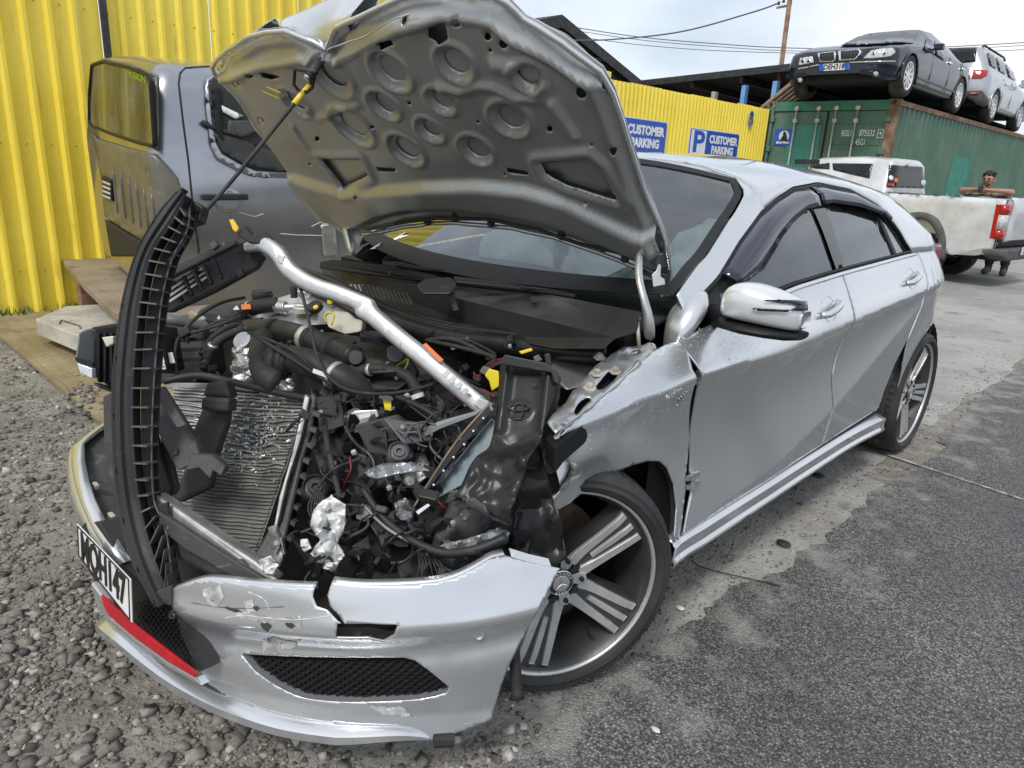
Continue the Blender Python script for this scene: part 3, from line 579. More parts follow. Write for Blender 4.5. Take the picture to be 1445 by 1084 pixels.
def arch(yc, r, a0, a1, n=16): return [(yc+r*math.cos(R(a0+(a1-a0)*i/n)), .315+r*math.sin(R(a0+(a1-a0)*i/n))) for i in range(n+1)]
def upl(y0, y1): return [[(y, ip(y, *_zu)) for y in np.linspace(y0, y1, 14)]]
def lol(y0, y1): return [[(y, ip(y, *_zl)) for y in np.linspace(y0, y1, 14)]]
fd = [(.385, .912), (.43, .825), (.47, .70), (.50, .55), (.508, .43), (.46, .318), (.75, .320), (1.0, .324), (1.512, .338), (1.515, .5), (1.50, .63), (1.515, .72), (1.535, .836), (1.52, .93), (1.508, 1.014), (1.14, .994), (.75, .953)]
door_f = patch('front_door', fd, S3, 'silver', CAR, .012, lines=upl(.45, 1.50)+lol(.52, 1.49), solid=.006, bev=0)
rd = [(1.522, .338), (1.8, .344), (2.165, .352), (2.185, .45), (2.235, .56), (2.325, .665), (2.40, .80), (2.425, .93), (2.40, 1.05), (2.0, 1.034), (1.52, 1.016), (1.53, .93), (1.545, .836), (1.525, .72), (1.51, .63), (1.525, .5)]
door_r = patch('rear_door', rd, S3, 'silver', CAR, .012, lines=upl(1.56, 2.36)+lol(1.56, 2.25), solid=.006)
ra = arch(2.70, .368, 164, 10)
rq = [(2.408, 1.064), (2.435, .93), (2.410, .80), (2.34, .668)]+[p for p in ra if p[0] > 2.345]+[(3.10, .36), (3.22, .40), (3.3, .7), (3.3, 1.034), (3.0, 1.047), (2.55, 1.060)]
patch('rear_quarter', rq, S3, 'silver', CAR, .014, solid=.006)
# sill with its lower skirt
b = MB(); rows = []
for y in np.linspace(.40, 2.21, 40):
    x = XB(y, .33); k = .02*max(0, (y-1.7)/.5)**2; rows.append([(x-.030, y, .322), (x-.008, y, .316), (x+.008+k, y, .300), (x+.004+k, y, .262), (x+.012+k, y, .250-.01*k), (x+.008+k, y, .236), (x-.05, y, .215), (x-.14, y, .215)])
b.grid(rows); b.build('sill', 'silver', CAR, smooth=True, ang=35, solid=.004)
b = MB(); b.box((.74, 1.3, .26), (.08, 1.8, .16)); b.build('inner_sill', 'trim_black', CAR)
# pillars + roof shell
SEAL = [side(u, v) for u, v in ((975, 440), (1010, 392), (1040, 342), (1071, 300), (1094, 280), (1116, 265.5), (1152, 258.5), (1198, 268), (1240, 293), (1265, 322), (1283, 352))]
SEAL[0] = (.45, .975)
sy = [p[0] for p in SEAL]; sz = [p[1] for p in SEAL]
lo_y = sy+[2.55, 3.0, 3.3]; lo_z = sz+[1.047, 1.034, 1.02]; lo_z[len(sy)-1] = ip(sy[-1], *_zb)+.004
rows = []
for y in np.concatenate([np.linspace(.45, 1.09, 26), np.linspace(1.10, 3.30, 70)]):
    s = sect(y); zs = [q[1] for q in s]; xs = [q[0] for q in s]
    # arc-length parameter along the section
    ar = np.concatenate([[0], np.cumsum(np.hypot(np.diff(xs), np.diff(zs)))]); zlo = max(ip(y, lo_y, lo_z), zs[0])
    a0 = float(np.interp(zlo, zs, ar)); wid = ip(y, [.45, .6, .9, 1.03, 1.09, 1.12], [.050, .070, .075, .09, .16, 9]); a1 = min(ar[-1], a0+wid); row = []
    for i in range(22):
        t = i/21; a = a0+(a1-a0)*t; row.append((float(np.interp(a, ar, xs)), y, float(np.interp(a, ar, zs))))
    rows.append(row)
b = MB(); b.grid(rows[:26]); pil = b.build('front_pillar', 'silver', CAR, smooth=True, solid=.008)
hr = rows[25]; hr2 = hr[:14:1]; hr = [hr[min(21, int(i*1.5))] for i in range(14)]; last = V(hr[13]); hr += [tuple(last.lerp(V(0, 1.055, 1.393), i/8)+V(0, 0, .012*math.sin(math.pi*i/8)*0)) for i in range(1, 9)]
rows[25] = hr; EDGE25 = last
roofrows = [r + [(-p[0], p[1], p[2]) for p in r[-2::-1]] for r in rows[25:]]
b = MB(); b.grid(roofrows); b.build('roof', 'silver', CAR, smooth=True, solid=.008)
EDGE = [V(r[-1]) for r in rows[:25]]+[EDGE25]         # windscreen side edge, left
# windscreen: crowned sheet between the pillars
def WS(s, t):
    i = t*(len(EDGE)-1); k = min(int(i), len(EDGE)-2); e_ = EDGE[k].lerp(EDGE[k+1], i-k); c = 1-s*s
    ba = V(0, .27, .985).lerp(V(0, 1.035, 1.393), t); x = e_.x*s
    return V(x, e_.y*(1-c)+ba.y*c, e_.z*(1-c)+ba.z*c)
b = MB(); b.grid([[WS(s, t) for s in np.linspace(-.992, .992, 33)] for t in np.linspace(0, 1, 21)]); b.build('windscreen', 'windscreen_glass', CAR, smooth=True)
b = MB()
for s0, s1 in ((-.995, -.955), (.955, .995)): b.grid([[WS(s, t)-V(0, .003, -.003) for s in np.linspace(s0, s1, 4)] for t in np.linspace(0, 1, 21)])
b.grid([[WS(s, t)-V(0, .003, -.003) for s in np.linspace(-.955, .955, 20)] for t in (.0, .06, .10)]); b.grid([[WS(s, t)-V(0, .003, -.003) for s in np.linspace(-.955, .955, 20)] for t in (.955, .98, .997)])
b.build('windscreen_border', 'trim_black', CAR, smooth=True)
b = MB(); r0 = roofrows[0]; b.grid([[V(p) + V(0, -.012, -.008) for p in r0], [V(p)+V(0, .004, .0015) for p in r0]]); b.build('roof_seam', 'trim_black', CAR)
# side glass, frames, weather shields
def S3o(d): return lambda y, z: V(XB(y, z)+d, y, z)
belt = lambda y: ip(y, *_zb)
def sealz(y): return ip(y, sy, sz)
fw = [(.66, belt(.66)+.012)]+[(y, belt(y)+.012) for y in (.9, 1.14, 1.478)]+[(1.478, sealz(1.478)-.012)]+[(y, sealz(y)-.012) for y in (1.37, 1.25, 1.1, .95, .8, .68)]
patch('front_window', fw, S3o(-.012), 'side_glass', CAR, .05)
bq = [(1.482, belt(1.48)+.012), (1.565, belt(1.56)+.012), (1.60, sealz(1.6)-.012), (1.482, sealz(1.48)-.012)]
patch('pillar_trim', bq, S3o(-.003), 'gloss_black', CAR, .05)
rw = [(1.572, belt(1.57)+.012), (1.85, belt(1.85)+.012), (2.115, belt(2.1)+.012), (2.085, sealz(2.085)-.012), (1.935, sealz(1.935)-.012), (1.75, sealz(1.75)-.012), (1.607, sealz(1.6)-.012)]
patch('rear_window', rw, S3o(-.012), 'side_glass', CAR, .05)
qw = [(2.15, belt(2.15)+.012), (2.35, belt(2.35)+.012), (2.27, sealz(2.27)-.012), (2.12, sealz(2.12)-.012)]
patch('quarter_window', qw, S3o(-.011), 'dark_glass', CAR, .05)
b = MB(); b.ext([S3o(-.004)(y, z) for y, z in ((2.115, belt(2.1)+.012), (2.15, belt(2.15)+.012), (2.12, sealz(2.12)-.012), (2.085, sealz(2.085)-.012))], (-.012, 0, 0)); b.build('window_divider', 'trim_black', CAR)
sq = [(.43, .925), (.66, belt(.66)+.012), (.68, sealz(.68)-.012), (.62, sealz(.62)-.008), (.50, sealz(.50)-.006), (.47, .975)]
patch('mirror_sail', sq, S3o(-.006), 'trim_black', CAR, .04, solid=.004)
b = MB(); b.tube([S3o(.001)(y, sealz(y)-.006) for y in np.linspace(.5, 2.37, 60)], .007, 6); b.build('window_seal', 'trim_black', CAR, smooth=True)
b = MB(); b.tube([S3o(.0)(y, belt(y)+.010) for y in np.linspace(.66, 2.39, 50)], .006, 6); b.build('belt_seal', 'trim_black', CAR, smooth=True)
b = MB(); b.grid([[S3o(.003)(y, belt(y)+dz)+V(.001, 0, 0) for y in np.linspace(.72, 2.40, 50)] for dz in (-.010, -.004, .004)]); b.build('belt_trim', 'silver', CAR, smooth=True, solid=.004)
def shield(pts0, name):
    top = [(y, sealz(y)-.004) for y in pts0[0]]; rows = [[], [], []]
    for i, (y, z) in enumerate(top):
        w = pts0[1][i]; p = V(XB(y, z)+.003, y, z); yb, zb_ = y+w*pts0[2][i], z-w; q = V(XB(yb, max(zb_, .95))+.020, yb, zb_)
        rows[0].append(p); rows[1].append((p+q)/2+V(.016, 0, .004)); rows[2].append(q)
    b = MB(); b.grid(rows); b.build(name, 'visor', CAR, smooth=True, solid=.003)
ysf = list(np.linspace(.70, 1.50, 22)); shield((ysf, [ip(y, [.70, .85, 1.0, 1.25, 1.5], [.04, .075, .075, .07, .065]) for y in ysf], [ip(y, [.7, .9, 1.2, 1.5], [.9, .75, .35, .1]) for y in ysf]), 'front_weather_shield')
ysr = list(np.linspace(1.53, 2.17, 18)); shield((ysr, [ip(y, [1.5, 1.6, 1.9, 2.17], [.06, .065, .06, .02]) for y in ysr], [ip(y, [1.5, 1.9, 2.17], [.0, -.3, -.8]) for y in ysr]), 'rear_weather_shield')
# handles, fuel flap
def handle(y, z, par):
    x = XB(y, z); b = MB(); rows = []
    for i in range(7):
        r = .044*math.sin(math.pi/2*i/6); dd = -.016*math.cos(math.pi/2*i/6)
        rows.append([V(XB(y+1.25*r*math.cos(a), z+r*math.sin(a))+.0015+dd, y+1.25*r*math.cos(a), z+r*math.sin(a)) for a in np.linspace(0, 2*math.pi, 24, endpoint=False)])
    b.grid(rows, close=True); h = b.build('handle_cup', 'silver', par, smooth=True)
    P = [V(XB(y+d, z+dz)+o, y+d, z+dz) for d, dz, o in ((-.075, -.014, .004), (-.055, -.010, .022), (0, .002, .028), (.055, .012, .022), (.075, .016, .004))]
    b = MB(); b.tube(crv(P, 4), .0125, 10, up=(0, 0, 1)); b.build('pull', 'silver', h, smooth=True)
handle(1.32, .908, door_f); handle(2.215, .952, door_r)
b = MB(); rows = []
for r in (.0, .05, .066, .070): rows.append([V(XB(2.58+r*math.cos(a), .93+r*math.sin(a))+(.003 if r < .07 else -.002), 2.58+r*math.cos(a), .93+r*math.sin(a)) for a in np.linspace(0, 2*math.pi, 24, endpoint=False)])
b.grid(rows, close=True); b.build('fuel_flap', 'silver', CAR, smooth=True)
# tail end (seen only at the outline)
b = MB(); rows = []
for z, yy in ((.36, 3.24), (.5, 3.37), (.7, 3.39), (.8, 3.36), (1.0, 3.31), (1.05, 3.30)): rows.append([V(x, yy-.55*(abs(x)/.9)**4*.55, z) for x in np.linspace(-.72, .72, 17)])
b.grid(rows); b.build('tailgate', 'silver', CAR, smooth=True)
b = MB(); b.grid([[S3o(.004)(y, z) for y in (2.98, 3.06, 3.14, 3.22)] for z in (.87, .93, .99, 1.015)]); b.build('tail_light', 'red_lens', CAR, smooth=True)
# interior: floor, seats, dash, steering wheel, airbags
b = MB(); b.box((0, 1.7, .30), (1.5, 2.8, .05)); b.build('floor_pan', 'interior', CAR)
for x in (-.37, .37):
    for y in (1.35, 2.2):
        s_ = MB(); s_.box((x, y, .50), (.5, .5, .2)).box((x, y+.27, .82), (.48, .14, .62), M=Matrix.Rotation(-.25, 3, 'X')).box((x, y+.37, 1.2), (.25, .1, .18)); s_.build('seat', 'interior', CAR, bev=.05)
b = MB(); b.grid([[(x, y, z+.03*math.cos(x*2.2)) for x in np.linspace(-.72, .72, 14)] for y, z in ((.38, .93), (.55, .955), (.75, .95), (.82, .85), (.80, .55))]); b.build('dashboard', 'interior', CAR, smooth=True, solid=.02)
b = MB(); rr = [V(-.37+.185*math.cos(a), .95+.06*math.sin(a), .86+.175*math.sin(a)) for a in np.linspace(0, 2*math.pi, 25)]; b.tube(rr, .016, 8); b.bar((-.55, .95, .86), (-.19, .95, .86), .05, .03); b.build('steering_wheel', 'interior', CAR, smooth=True)
def bag(c, d, name='airbag', seed=1):
    bm = bmesh.new(); bmesh.ops.create_icosphere(bm, subdivisions=4, radius=1)
    vs = []
    for v in bm.verts:
        n = v.co.normalized(); k = 1+.28*noise.noise(n*1.7+V(seed, 0, 0))+.16*abs(noise.noise(n*4+V(0, seed, 0))); vs.append(V(c)+V(n.x*d[0], n.y*d[1], n.z*d[2])*k)
    fs = [[v.index for v in f.verts] for f in bm.faces]; bm.free(); mesh(name, vs, fs, 'airbag', CAR, smooth=True)
bag((.33, .76, 1.02), (.25, .10, .13), seed=3); bag((.60, .92, 1.06), (.07, .22, .14), seed=5); bag((-.36, .98, .92), (.2, .12, .2), seed=8)
# right-hand side: mirrored skins
for nm in ('front_door', 'rear_door', 'rear_quarter', 'sill', 'front_pillar', 'front_window', 'rear_window', 'quarter_window', 'pillar_trim', 'mirror_sail', 'window_seal', 'belt_seal', 'inner_sill', 'tail_light'):
    o = bpy.data.objects[nm]; me = o.data.copy(); me.transform(Matrix.Diagonal((-1, 1, 1, 1))); me.flip_normals(); c = bpy.data.objects.new(nm, me); lk(c, CAR); c.matrix_parent_inverse = o.matrix_parent_inverse.copy()
    for m_ in o.modifiers:
        if m_.type == 'SOLIDIFY': q = c.modifiers.new('s', 'SOLIDIFY'); q.thickness = m_.thickness; q.offset = m_.offset
# door mirror
dm = patch  # (local alias not used further)
def mirror_housing():
    # cross-sections along the housing from the inboard end to the tip
    P = [(.872, .545, 1.000, .030, .030), (.880, .545, 1.006, .070, .052), (.900, .545, 1.013, .092, .064), (.945, .552, 1.014, .100, .070), (1.000, .568, 1.006, .092, .068), (1.045, .588, .996, .080, .060), (1.068, .600, .989, .066, .050), (1.076, .605, .986, .040, .034)]
    rows = []
    for x, y, z, h, w in P:
        row = []
        for k in range(20):
            a = 2*math.pi*k/20; c, s = math.cos(a), math.sin(a); e_ = lambda q: math.copysign(abs(q)**.62, q)
            row.append((x, y+w*e_(c)*(1 if c < 0 else .8), z+h*.62*(e_(s) if s > 0 else .75*e_(s))))
        rows.append(row)
    return rows
mr = thing
rows = mirror_housing(); b = MB(); b.grid(rows, close=True); b.f += [list(range(20)), list(range(len(rows)*20-20, len(rows)*20))[::-1]]; mo = b.build('door_mirror', 'silver_light', CAR, smooth=True, sub=1)
rows2 = [[(x, y, z) for x, y, z in r] for r in rows]
lowr = []
for x, y, z, hh, w_ in ((.868, .548, .957, .012, .03), (.885, .546, .953, .016, .054), (.945, .553, .951, .017, .072), (1.005, .570, .948, .016, .069), (1.050, .590, .945, .014, .058), (1.074, .604, .944, .010, .040)):
    lowr.append([(x, y+w_*math.cos(a), z+hh*math.copysign(abs(math.sin(a))**.6, math.sin(a))) for a in np.linspace(0, 2*math.pi, 16, endpoint=False)])
b = MB(); b.grid(lowr, close=True); b.f += [list(range(16)), list(range(len(lowr)*16-16, len(lowr)*16))[::-1]]; b.build('mirror_base', 'trim_black', mo, smooth=True, ang=50)
b = MB(); b.tube(crv([(.800, .60, .952), (.85, .575, .960), (.91, .565, .962)], 5), [.034]*11, 12); b.build('mirror_arm', 'trim_black', mo, smooth=True)
bvM = BV(mo)
for pts in (((1077, 425.5), (1080, 424), (1118, 425.5), (1136, 427.5), (1137, 439), (1112, 439), (1122, 434), (1130, 433), (1116, 429.5)), ((1061, 436), (1064, 434.5), (1112, 437), (1112, 440), (1070, 438.5))): decal('indicator', bvM, list(pts), 'gloss_black', mo, .006, 3, .003)
# ================================================================ wheels of the hatchback
def wheel(c, n, a0, par, caps=True, name='wheel'):
    c = V(c); n = V(n).normalized(); up = (V(0, 0, 1)-n*n.z).normalized(); sd = up.cross(n)   # sd: towards viewer's right when looking at the face
    def P(r, a, h): return c+(sd*math.cos(a)+up*math.sin(a))*r+n*h
    K = 1.105; tyre = [(.262, -.200), (.272, -.212), (.292, -.220), (.308, -.212), (.318, -.190), (.322, -.15), (.322, -.06), (.3185, -.022), (.311, -.004), (.300, .006), (.2985, .0085), (.296, .007), (.284, .010), (.282, .0125), (.279, .010), (.270, .008), (.264, .002), (.262, -.004)]
    b = MB(); b.lathe(tyre, c, n, 64); w = b.build(name, 'rubber', par, smooth=True)
    w.name = 'tyre' if False else w.name
    # tread grooves: thin dark rings cut proud of the crown
    g_ = MB()
    for h in (-.165, -.125, -.085, -.048):
        g_.lathe([(.3225, h-.004), (.3235, h), (.3225, h+.004)], c, n, 48)
    g_.build('tread_groove', 'gasket', w)
    sb = MB()
    for k in range(60):
        a = 2*math.pi*k/60
        for h0, h1 in ((-.20, -.155), (-.055, -.012)):
            q = [P(.3222 if -.19 < h0 else .316, a, h0), P(.3222, a+.02, h1), P(.3228, a+.034, h1), P(.3226 if -.19 < h0 else .3165, a+.014, h0)]; sb.add(q, [(0, 1, 2, 3)])
    sb.build('tread_sipe', 'gasket', w)
    b = MB(); b.lathe([(r*K, h) for r, h in ((.236, -.004), (.230, -.012), (.224, -.022), (.215, -.05), (.205, -.11), (.200, -.17), (.215, -.20), (.236, -.20))], c, n, 64); rim = b.build('rim', 'dark_alloy', w, smooth=True)
    b = MB(); b.lathe([(r*K, h) for r, h in ((.229, -.020), (.231, -.008), (.233, -.003), (.237, -.0015), (.240, -.004), (.241, -.010))], c, n, 72); b.build('rim_lip', 'alloy', w, smooth=True)
    b = MB(); b.lathe([(.0, -.165), (.12, -.165), (.17, -.165), (.17, -.185), (.0, -.185)], c, n, 40); b.build('brake_disc', 'disc_iron', w, smooth=True, ang=30)
    b = MB(); b.lathe([(.0, -.12), (.06, -.12), (.075, -.14), (.075, -.165)], c, n, 24); b.build('hub', 'disc_iron', w, smooth=True, ang=40)
    b = MB()
    for i in range(5):
        a = math.pi*.9+(i-2)*.12
    cal = [P(r, a, h) for h in (-.13,) for r, a in ((.09, 2.5), (.165, 2.45), (.172, 2.75), (.172, 3.1), (.165, 3.35), (.09, 3.3))]
    b.ext(cal, n*-.07); b.build('brake_caliper', 'dark_alloy', w, bev=.006)
    for i in range(5):
        a = a0+i*2*math.pi/5
        def Q(r, t, h): return c+(sd*math.cos(a)+up*math.sin(a))*(r*K)+(-sd*math.sin(a)+up*math.cos(a))*(t*K*1.08)+n*h
        hz = lambda r: ip(r, [.03, .08, .15, .20, .225], [-.034, -.032, -.022, -.016, -.020])
        rs = [.035, .06, .09, .13, .17, .20, .224]; hw = [.022, .030, .033, .036, .041, .045, .050]
        rows = []
        for r, w_ in zip(rs, hw):
            z = hz(r); rows.append([Q(r, -w_-.006, z-.055), Q(r, -w_, z-.006), Q(r, -w_*.5, z-.004), Q(r, 0, z-.004), Q(r, w_*.5, z-.004), Q(r, w_, z-.006), Q(r, w_+.006, z-.055)])
        b = MB(); b.grid(rows); b.f += [[0, 1, 2, 3, 4, 5, 6]]; sp = b.build('spoke', 'dark_alloy', w, smooth=True, ang=35)
        for s in (-1, 1, 0):
            if s == 0: rr = [.095, .14, .19, .214]; tt = [0, 0, 0, 0]; ww = [.0060, .0075, .0078, .0075]
            else: rr = [.050, .075, .10, .15, .19, .214]; tt = [s*.018, s*.0215, s*.0240, s*.0275, s*.0305, s*.0335]; ww = [.015, .0125, .0108, .0098, .0092, .0090]
            rows = []
            for r, t_, w_ in zip(rr, tt, ww):
                z = hz(r); rows.append([Q(r, t_-w_, z-.006), Q(r, t_-w_*.85, z+.0025), Q(r, t_+w_*.85, z+.0025), Q(r, t_+w_, z-.006)])
            b = MB(); b.grid(rows); b.f += [[0, 1, 2, 3], [len(rows)*4-1, len(rows)*4-2, len(rows)*4-3, len(rows)*4-4]]; b.build('spoke_face', 'alloy', sp, bev=.0012)
        # bright web joining neighbouring spokes at the hub, lug bolt in its pocket
        am = a+math.pi/5
        f0 = lambda r, da, h: c+(sd*math.cos(am+da)+up*math.sin(am+da))*r+n*h
        b = MB(); b.ext([f0(.034, -.30, -.036), f0(.056, -.30, -.034), f0(.072, -.20, -.032), f0(.074, 0, -.031), f0(.072, .20, -.032), f0(.056, .30, -.034), f0(.034, .30, -.036)], n*.006); b.build('hub_web', 'alloy', w, bev=.001)
        b = MB(); b.lathe([(.0, .006), (.006, .006), (.007, -.002)], f0(.060, 0, -.026), n, 10); b.build('rivet', 'gasket', w)
        b = MB(); b.lathe([(.0, .000), (.011, .0), (.0125, -.012), (.0135, -.03)], c+(sd*math.cos(a)+up*math.sin(a))*.056+n*-.030, n, 8); b.build('lug_bolt', 'black_plastic', w)
    b = MB(); b.lathe([(.0, -.018), (.024, -.018), (.0335, -.021), (.036, -.026), (.036, -.036)], c, n, 40); cap = b.build('centre_cap', 'dark_alloy', w, smooth=True)
    b = MB(); b.lathe([(.0, .0005), (.0215, .0005), (.023, 0), (.023, -.001)], c+n*-.0175, n, 36); b.build('cap_disc', 'alloy', cap, smooth=True)
    b = MB(); b.lathe([(.0325, -.0205), (.0335, -.019), (.0355, -.0215)], c, n, 40); b.build('cap_ring', 'chrome', cap, smooth=True)
    if caps:
        b = MB()
        for k in range(3):
            a = math.pi/2+k*2*math.pi/3+a0*.3; q = lambda r, d: c+(sd*math.cos(d)+up*math.sin(d))*r
            b.add([q(.0205, a)+n*-.0150, q(.0036, a+1.05)+n*-.0150, c+n*-.0130, q(.0036, a-1.05)+n*-.0150], [(0, 1, 2), (0, 2, 3)])
        b.build('star_emblem', 'chrome', cap)
        for word, m_, sgn in (('MERCEDES', math.pi/2, -1), ('BENZ', -math.pi/2, 1)):
            L_ = MB()
            for k, ch in enumerate(word):
                d = m_+sgn*(k-(len(word)-1)/2)*(.30); rd = (sd*math.cos(d)+up*math.sin(d)); tg = (-sd*math.sin(d)+up*math.cos(d))*(-1 if sgn < 0 else 1)
                o = txt('tmp', ch, .0085, 'white', c+rd*.0283+n*-.0175, tg, rd*(1 if sgn < 0 else -1), None, bold=.0003, depth=.0002)
                L_.add([v.co for v in o.data.vertices], [list(p.vertices) for p in o.data.polygons]); bpy.data.objects.remove(o)
            L_.build('cap_lettering', 'white', cap)
    vq = P(.195, -1.05, -.05); b = MB(); b.tube([vq, vq+n*.035+up*.008], [.006, .004], 8); b.build('valve', 'rubber', w)
    return w
ST = R(-27)
fn = V(math.cos(ST), math.sin(ST), .02)
fwheel = wheel(V(.795, -.005, .321)+fn*.045, fn, R(37), CAR)
wheel((.868, 2.70, .321), (1, 0, 0), R(62), CAR, caps=True)
wheel((-.84, .0, .321), (-math.cos(ST), -math.sin(ST), 0), R(20), CAR, caps=False); wheel((-.868, 2.70, .321), (-1, 0, 0), R(50), CAR, caps=False)
# wheel-arch liners
def liner(yc, sx, x0=.40, x1=.845, r=.385):
    b = MB(); b.grid([[(sx*x, yc+r*math.cos(a), .315+r*math.sin(a)+.004*math.sin(a*40)) for x in (x0, (x0+x1)/2, x1)] for a in np.linspace(R(-8), R(188), 50)])
    b.grid([[(sx*x0, yc+q*math.cos(a), .315+q*math.sin(a)) for q in (.05, r)] for a in np.linspace(R(-8), R(188), 30)]); b.build('arch_liner', 'dusty_plastic', CAR, smooth=True)
liner(2.70, 1); liner(2.70, -1); liner(.06, -1)
b = MB(); b.grid([[(x, .06+.40*math.cos(a), .315+.40*math.sin(a)+.004*math.sin(a*40)) for x in (.42, .6, .85)] for a in np.linspace(R(-10), R(118), 40)]); b.grid([[(.42, .06+q*math.cos(a), .315+q*math.sin(a)) for q in (.05, .4)] for a in np.linspace(R(-10), R(150), 30)]); b.build('arch_liner', 'dusty_plastic', CAR, smooth=True)
# ================================================================ raised bonnet
HA, HB, HC, HD = at(945, 395, D=2.05), at(485, 335, D=2.80), at(845, 105, D=1.50), at(297, 98, D=2.20)
hn = ((HB-HA).cross(HC-HA)+(HB-HD).cross(HC-HD)*-1).normalized()
HO = (HA+HB+HC+HD)/4
hn = ((HC-HB).cross(HD-HA)).normalized()
if hn.dot(CAM-HO) < 0: hn = -hn
hx = ((HA-HB)+(HC-HD)).normalized(); hx = (hx-hn*hx.dot(hn)).normalized(); hy = hn.cross(hx)
if hy.z < 0: hy = -hy
HP = PL(HO, hn)
def h2(u, v):
    off = 0
    for i in range(6): q = HP(u, v, off*(1 if HP.n.dot(hn) > 0 else -1))-HO; off = -.05*(q.dot(hx)/.66)**2+.01
    return (q.dot(hx), q.dot(hy))
def H3(x, y, h=0): return HO+hx*x+hy*y+hn*(h-.05*(x/.66)**2+.02)
def hl(l): return [h2(*p) for p in l]
outl = hl([(945, 398), (938, 345), (905, 265), (880, 190), (862, 135), (845, 105), (815, 82), (790, 62), (755, 42), (735, 32), (712, 8), (690, -4), (655, -12), (610, -10), (560, 2), (520, 20), (485, 36), (470, 44), (458, 74), (440, 62), (420, 55), (400, 47), (375, 49), (345, 57), (318, 74), (303, 88), (297, 98), (300, 106), (330, 135), (362, 185), (400, 235), (440, 285), (470, 318), (488, 333), (520, 332), (545, 328), (575, 322), (605, 318), (640, 317), (680, 320), (720, 325), (780, 338), (840, 358), (890, 378), (920, 393)])
circ = [(553, 98, 29, 36, 12, 14), (644, 86, 28, 34, 12, 14), (746, 105, 25, 27, 10, 12), (543, 146, 21, 26, 9, 11), (624, 140, 20, 26, 10, 12), (498, 176, 28, 31, 12, 13), (721, 165, 28, 34, 14, 14), (608, 182, 18, 23, 10, 11), (574, 209, 24, 27, 11, 12), (673, 210, 24, 27, 12, 12), (470, 105, 30, 32, 10, 11), (418, 143, 19, 20, 9, 10)]
def ring(c): # an ellipse traced along the emboss, mapped to the sheet
    u, v, a, b_, _, _ = c; o = []
    for k in range(20):
        t = 2*math.pi*k/20; x = a*math.cos(t); y = b_*math.sin(t); o.append(h2(u+x*.86-y*-.20, v+y*.92+x*.30))
    return o
CC = []
for c in circ:
    r_ = np.array(ring(c)); m_ = r_.mean(0); CC.append((m_[0], m_[1], np.hypot(*(r_-m_).T).mean()))
tris = [hl([(455, 222), (510, 224), (520, 245), (485, 262)]), hl([(765, 228), (830, 222), (846, 235), (872, 280), (800, 258), (772, 243)])]
slot = [hl([(532, 234), (560, 236), (558, 241), (535, 240)]), hl([(715, 235), (745, 240), (748, 246), (718, 242)])]
hole = [(822, 128, 8), (867, 210, 5.5), (777, 180, 4), (713, 58, 6.5), (690, 49, 5), (645, 30, 6.5), (370, 168, 4.5), (449, 194, 3.2), (676, 170, 2), (527, 177, 2), (579, 144, 2.2), (836, 202, 2), (694, 68, 2.2), (574, 24, 3.5), (438, 230, 1.8), (828, 283, 1.8), (418, 114, 1.8), (355, 103, 5), (336, 116, 4.5), (713, 244, 1.6), (510, 267, 1.8)]
holes_px = [[(u+r*math.cos(t), v+r*1.1*math.sin(t)) for t in np.linspace(0, 2*math.pi, 12, endpoint=False)] for u, v, r in hole]
holes_px += [[(609, 33), (630, 29), (634, 52), (622, 58), (607, 50)], [(368, 99), (398, 107), (384, 111), (372, 108)], [(536, 55), (556, 48), (558, 60), (540, 67)], [(418, 90), (448, 92), (440, 98), (425, 97)]]
dh = [[(cx+r*.57*math.cos(t), cy+r*.57*math.sin(t)) for t in np.linspace(0, 2*math.pi, 30, endpoint=False)] for cx, cy, r in CC]
holes = [hl(h) for h in holes_px]+slot+dh+tris
ridge = [np.array(resamp(hl(l), .012, False)) for l in ([(438, 152), (450, 166), (470, 158), (485, 149), (505, 146)], [(625, 118), (650, 126), (678, 118), (700, 120), (730, 136), (760, 136), (768, 118)], [(700, 83), (735, 89)], [(702, 92), (730, 97)], [(352, 186), (372, 205), (400, 240)], [(782, 145), (812, 190)], [(416, 176), (436, 206)])]
fold = np.array(resamp(hl([(478, 262), (520, 262), (560, 258), (600, 254), (680, 252), (740, 258), (800, 275), (850, 300), (900, 322)]), .012, False))
fold2 = np.array(resamp(hl([(500, 318), (540, 300), (580, 290), (640, 287), (720, 295), (780, 308), (850, 335), (900, 355)]), .012, False))
top1 = np.array(resamp(hl([(300, 110), (360, 88), (420, 76), (455, 82), (470, 80), (520, 52), (560, 30), (620, 14), (690, 22), (740, 55), (800, 90), (846, 116)]), .012, False))
O2 = np.array(resamp(outl, .012))
def dl(Q, A_):
    o = np.empty(len(Q))
    for i in range(0, len(Q), 500): o[i:i+500] = np.sqrt(((Q[i:i+500, None]-A_[None])**2).sum(2).min(1))
    return o
def sst(a, b_, x): t = np.clip((x-a)/(b_-a), 0, 1); return t*t*(3-2*t)
def yat(L_, x): a = np.array(sorted(map(tuple, L_))); return np.interp(x, a[:, 0], a[:, 1])
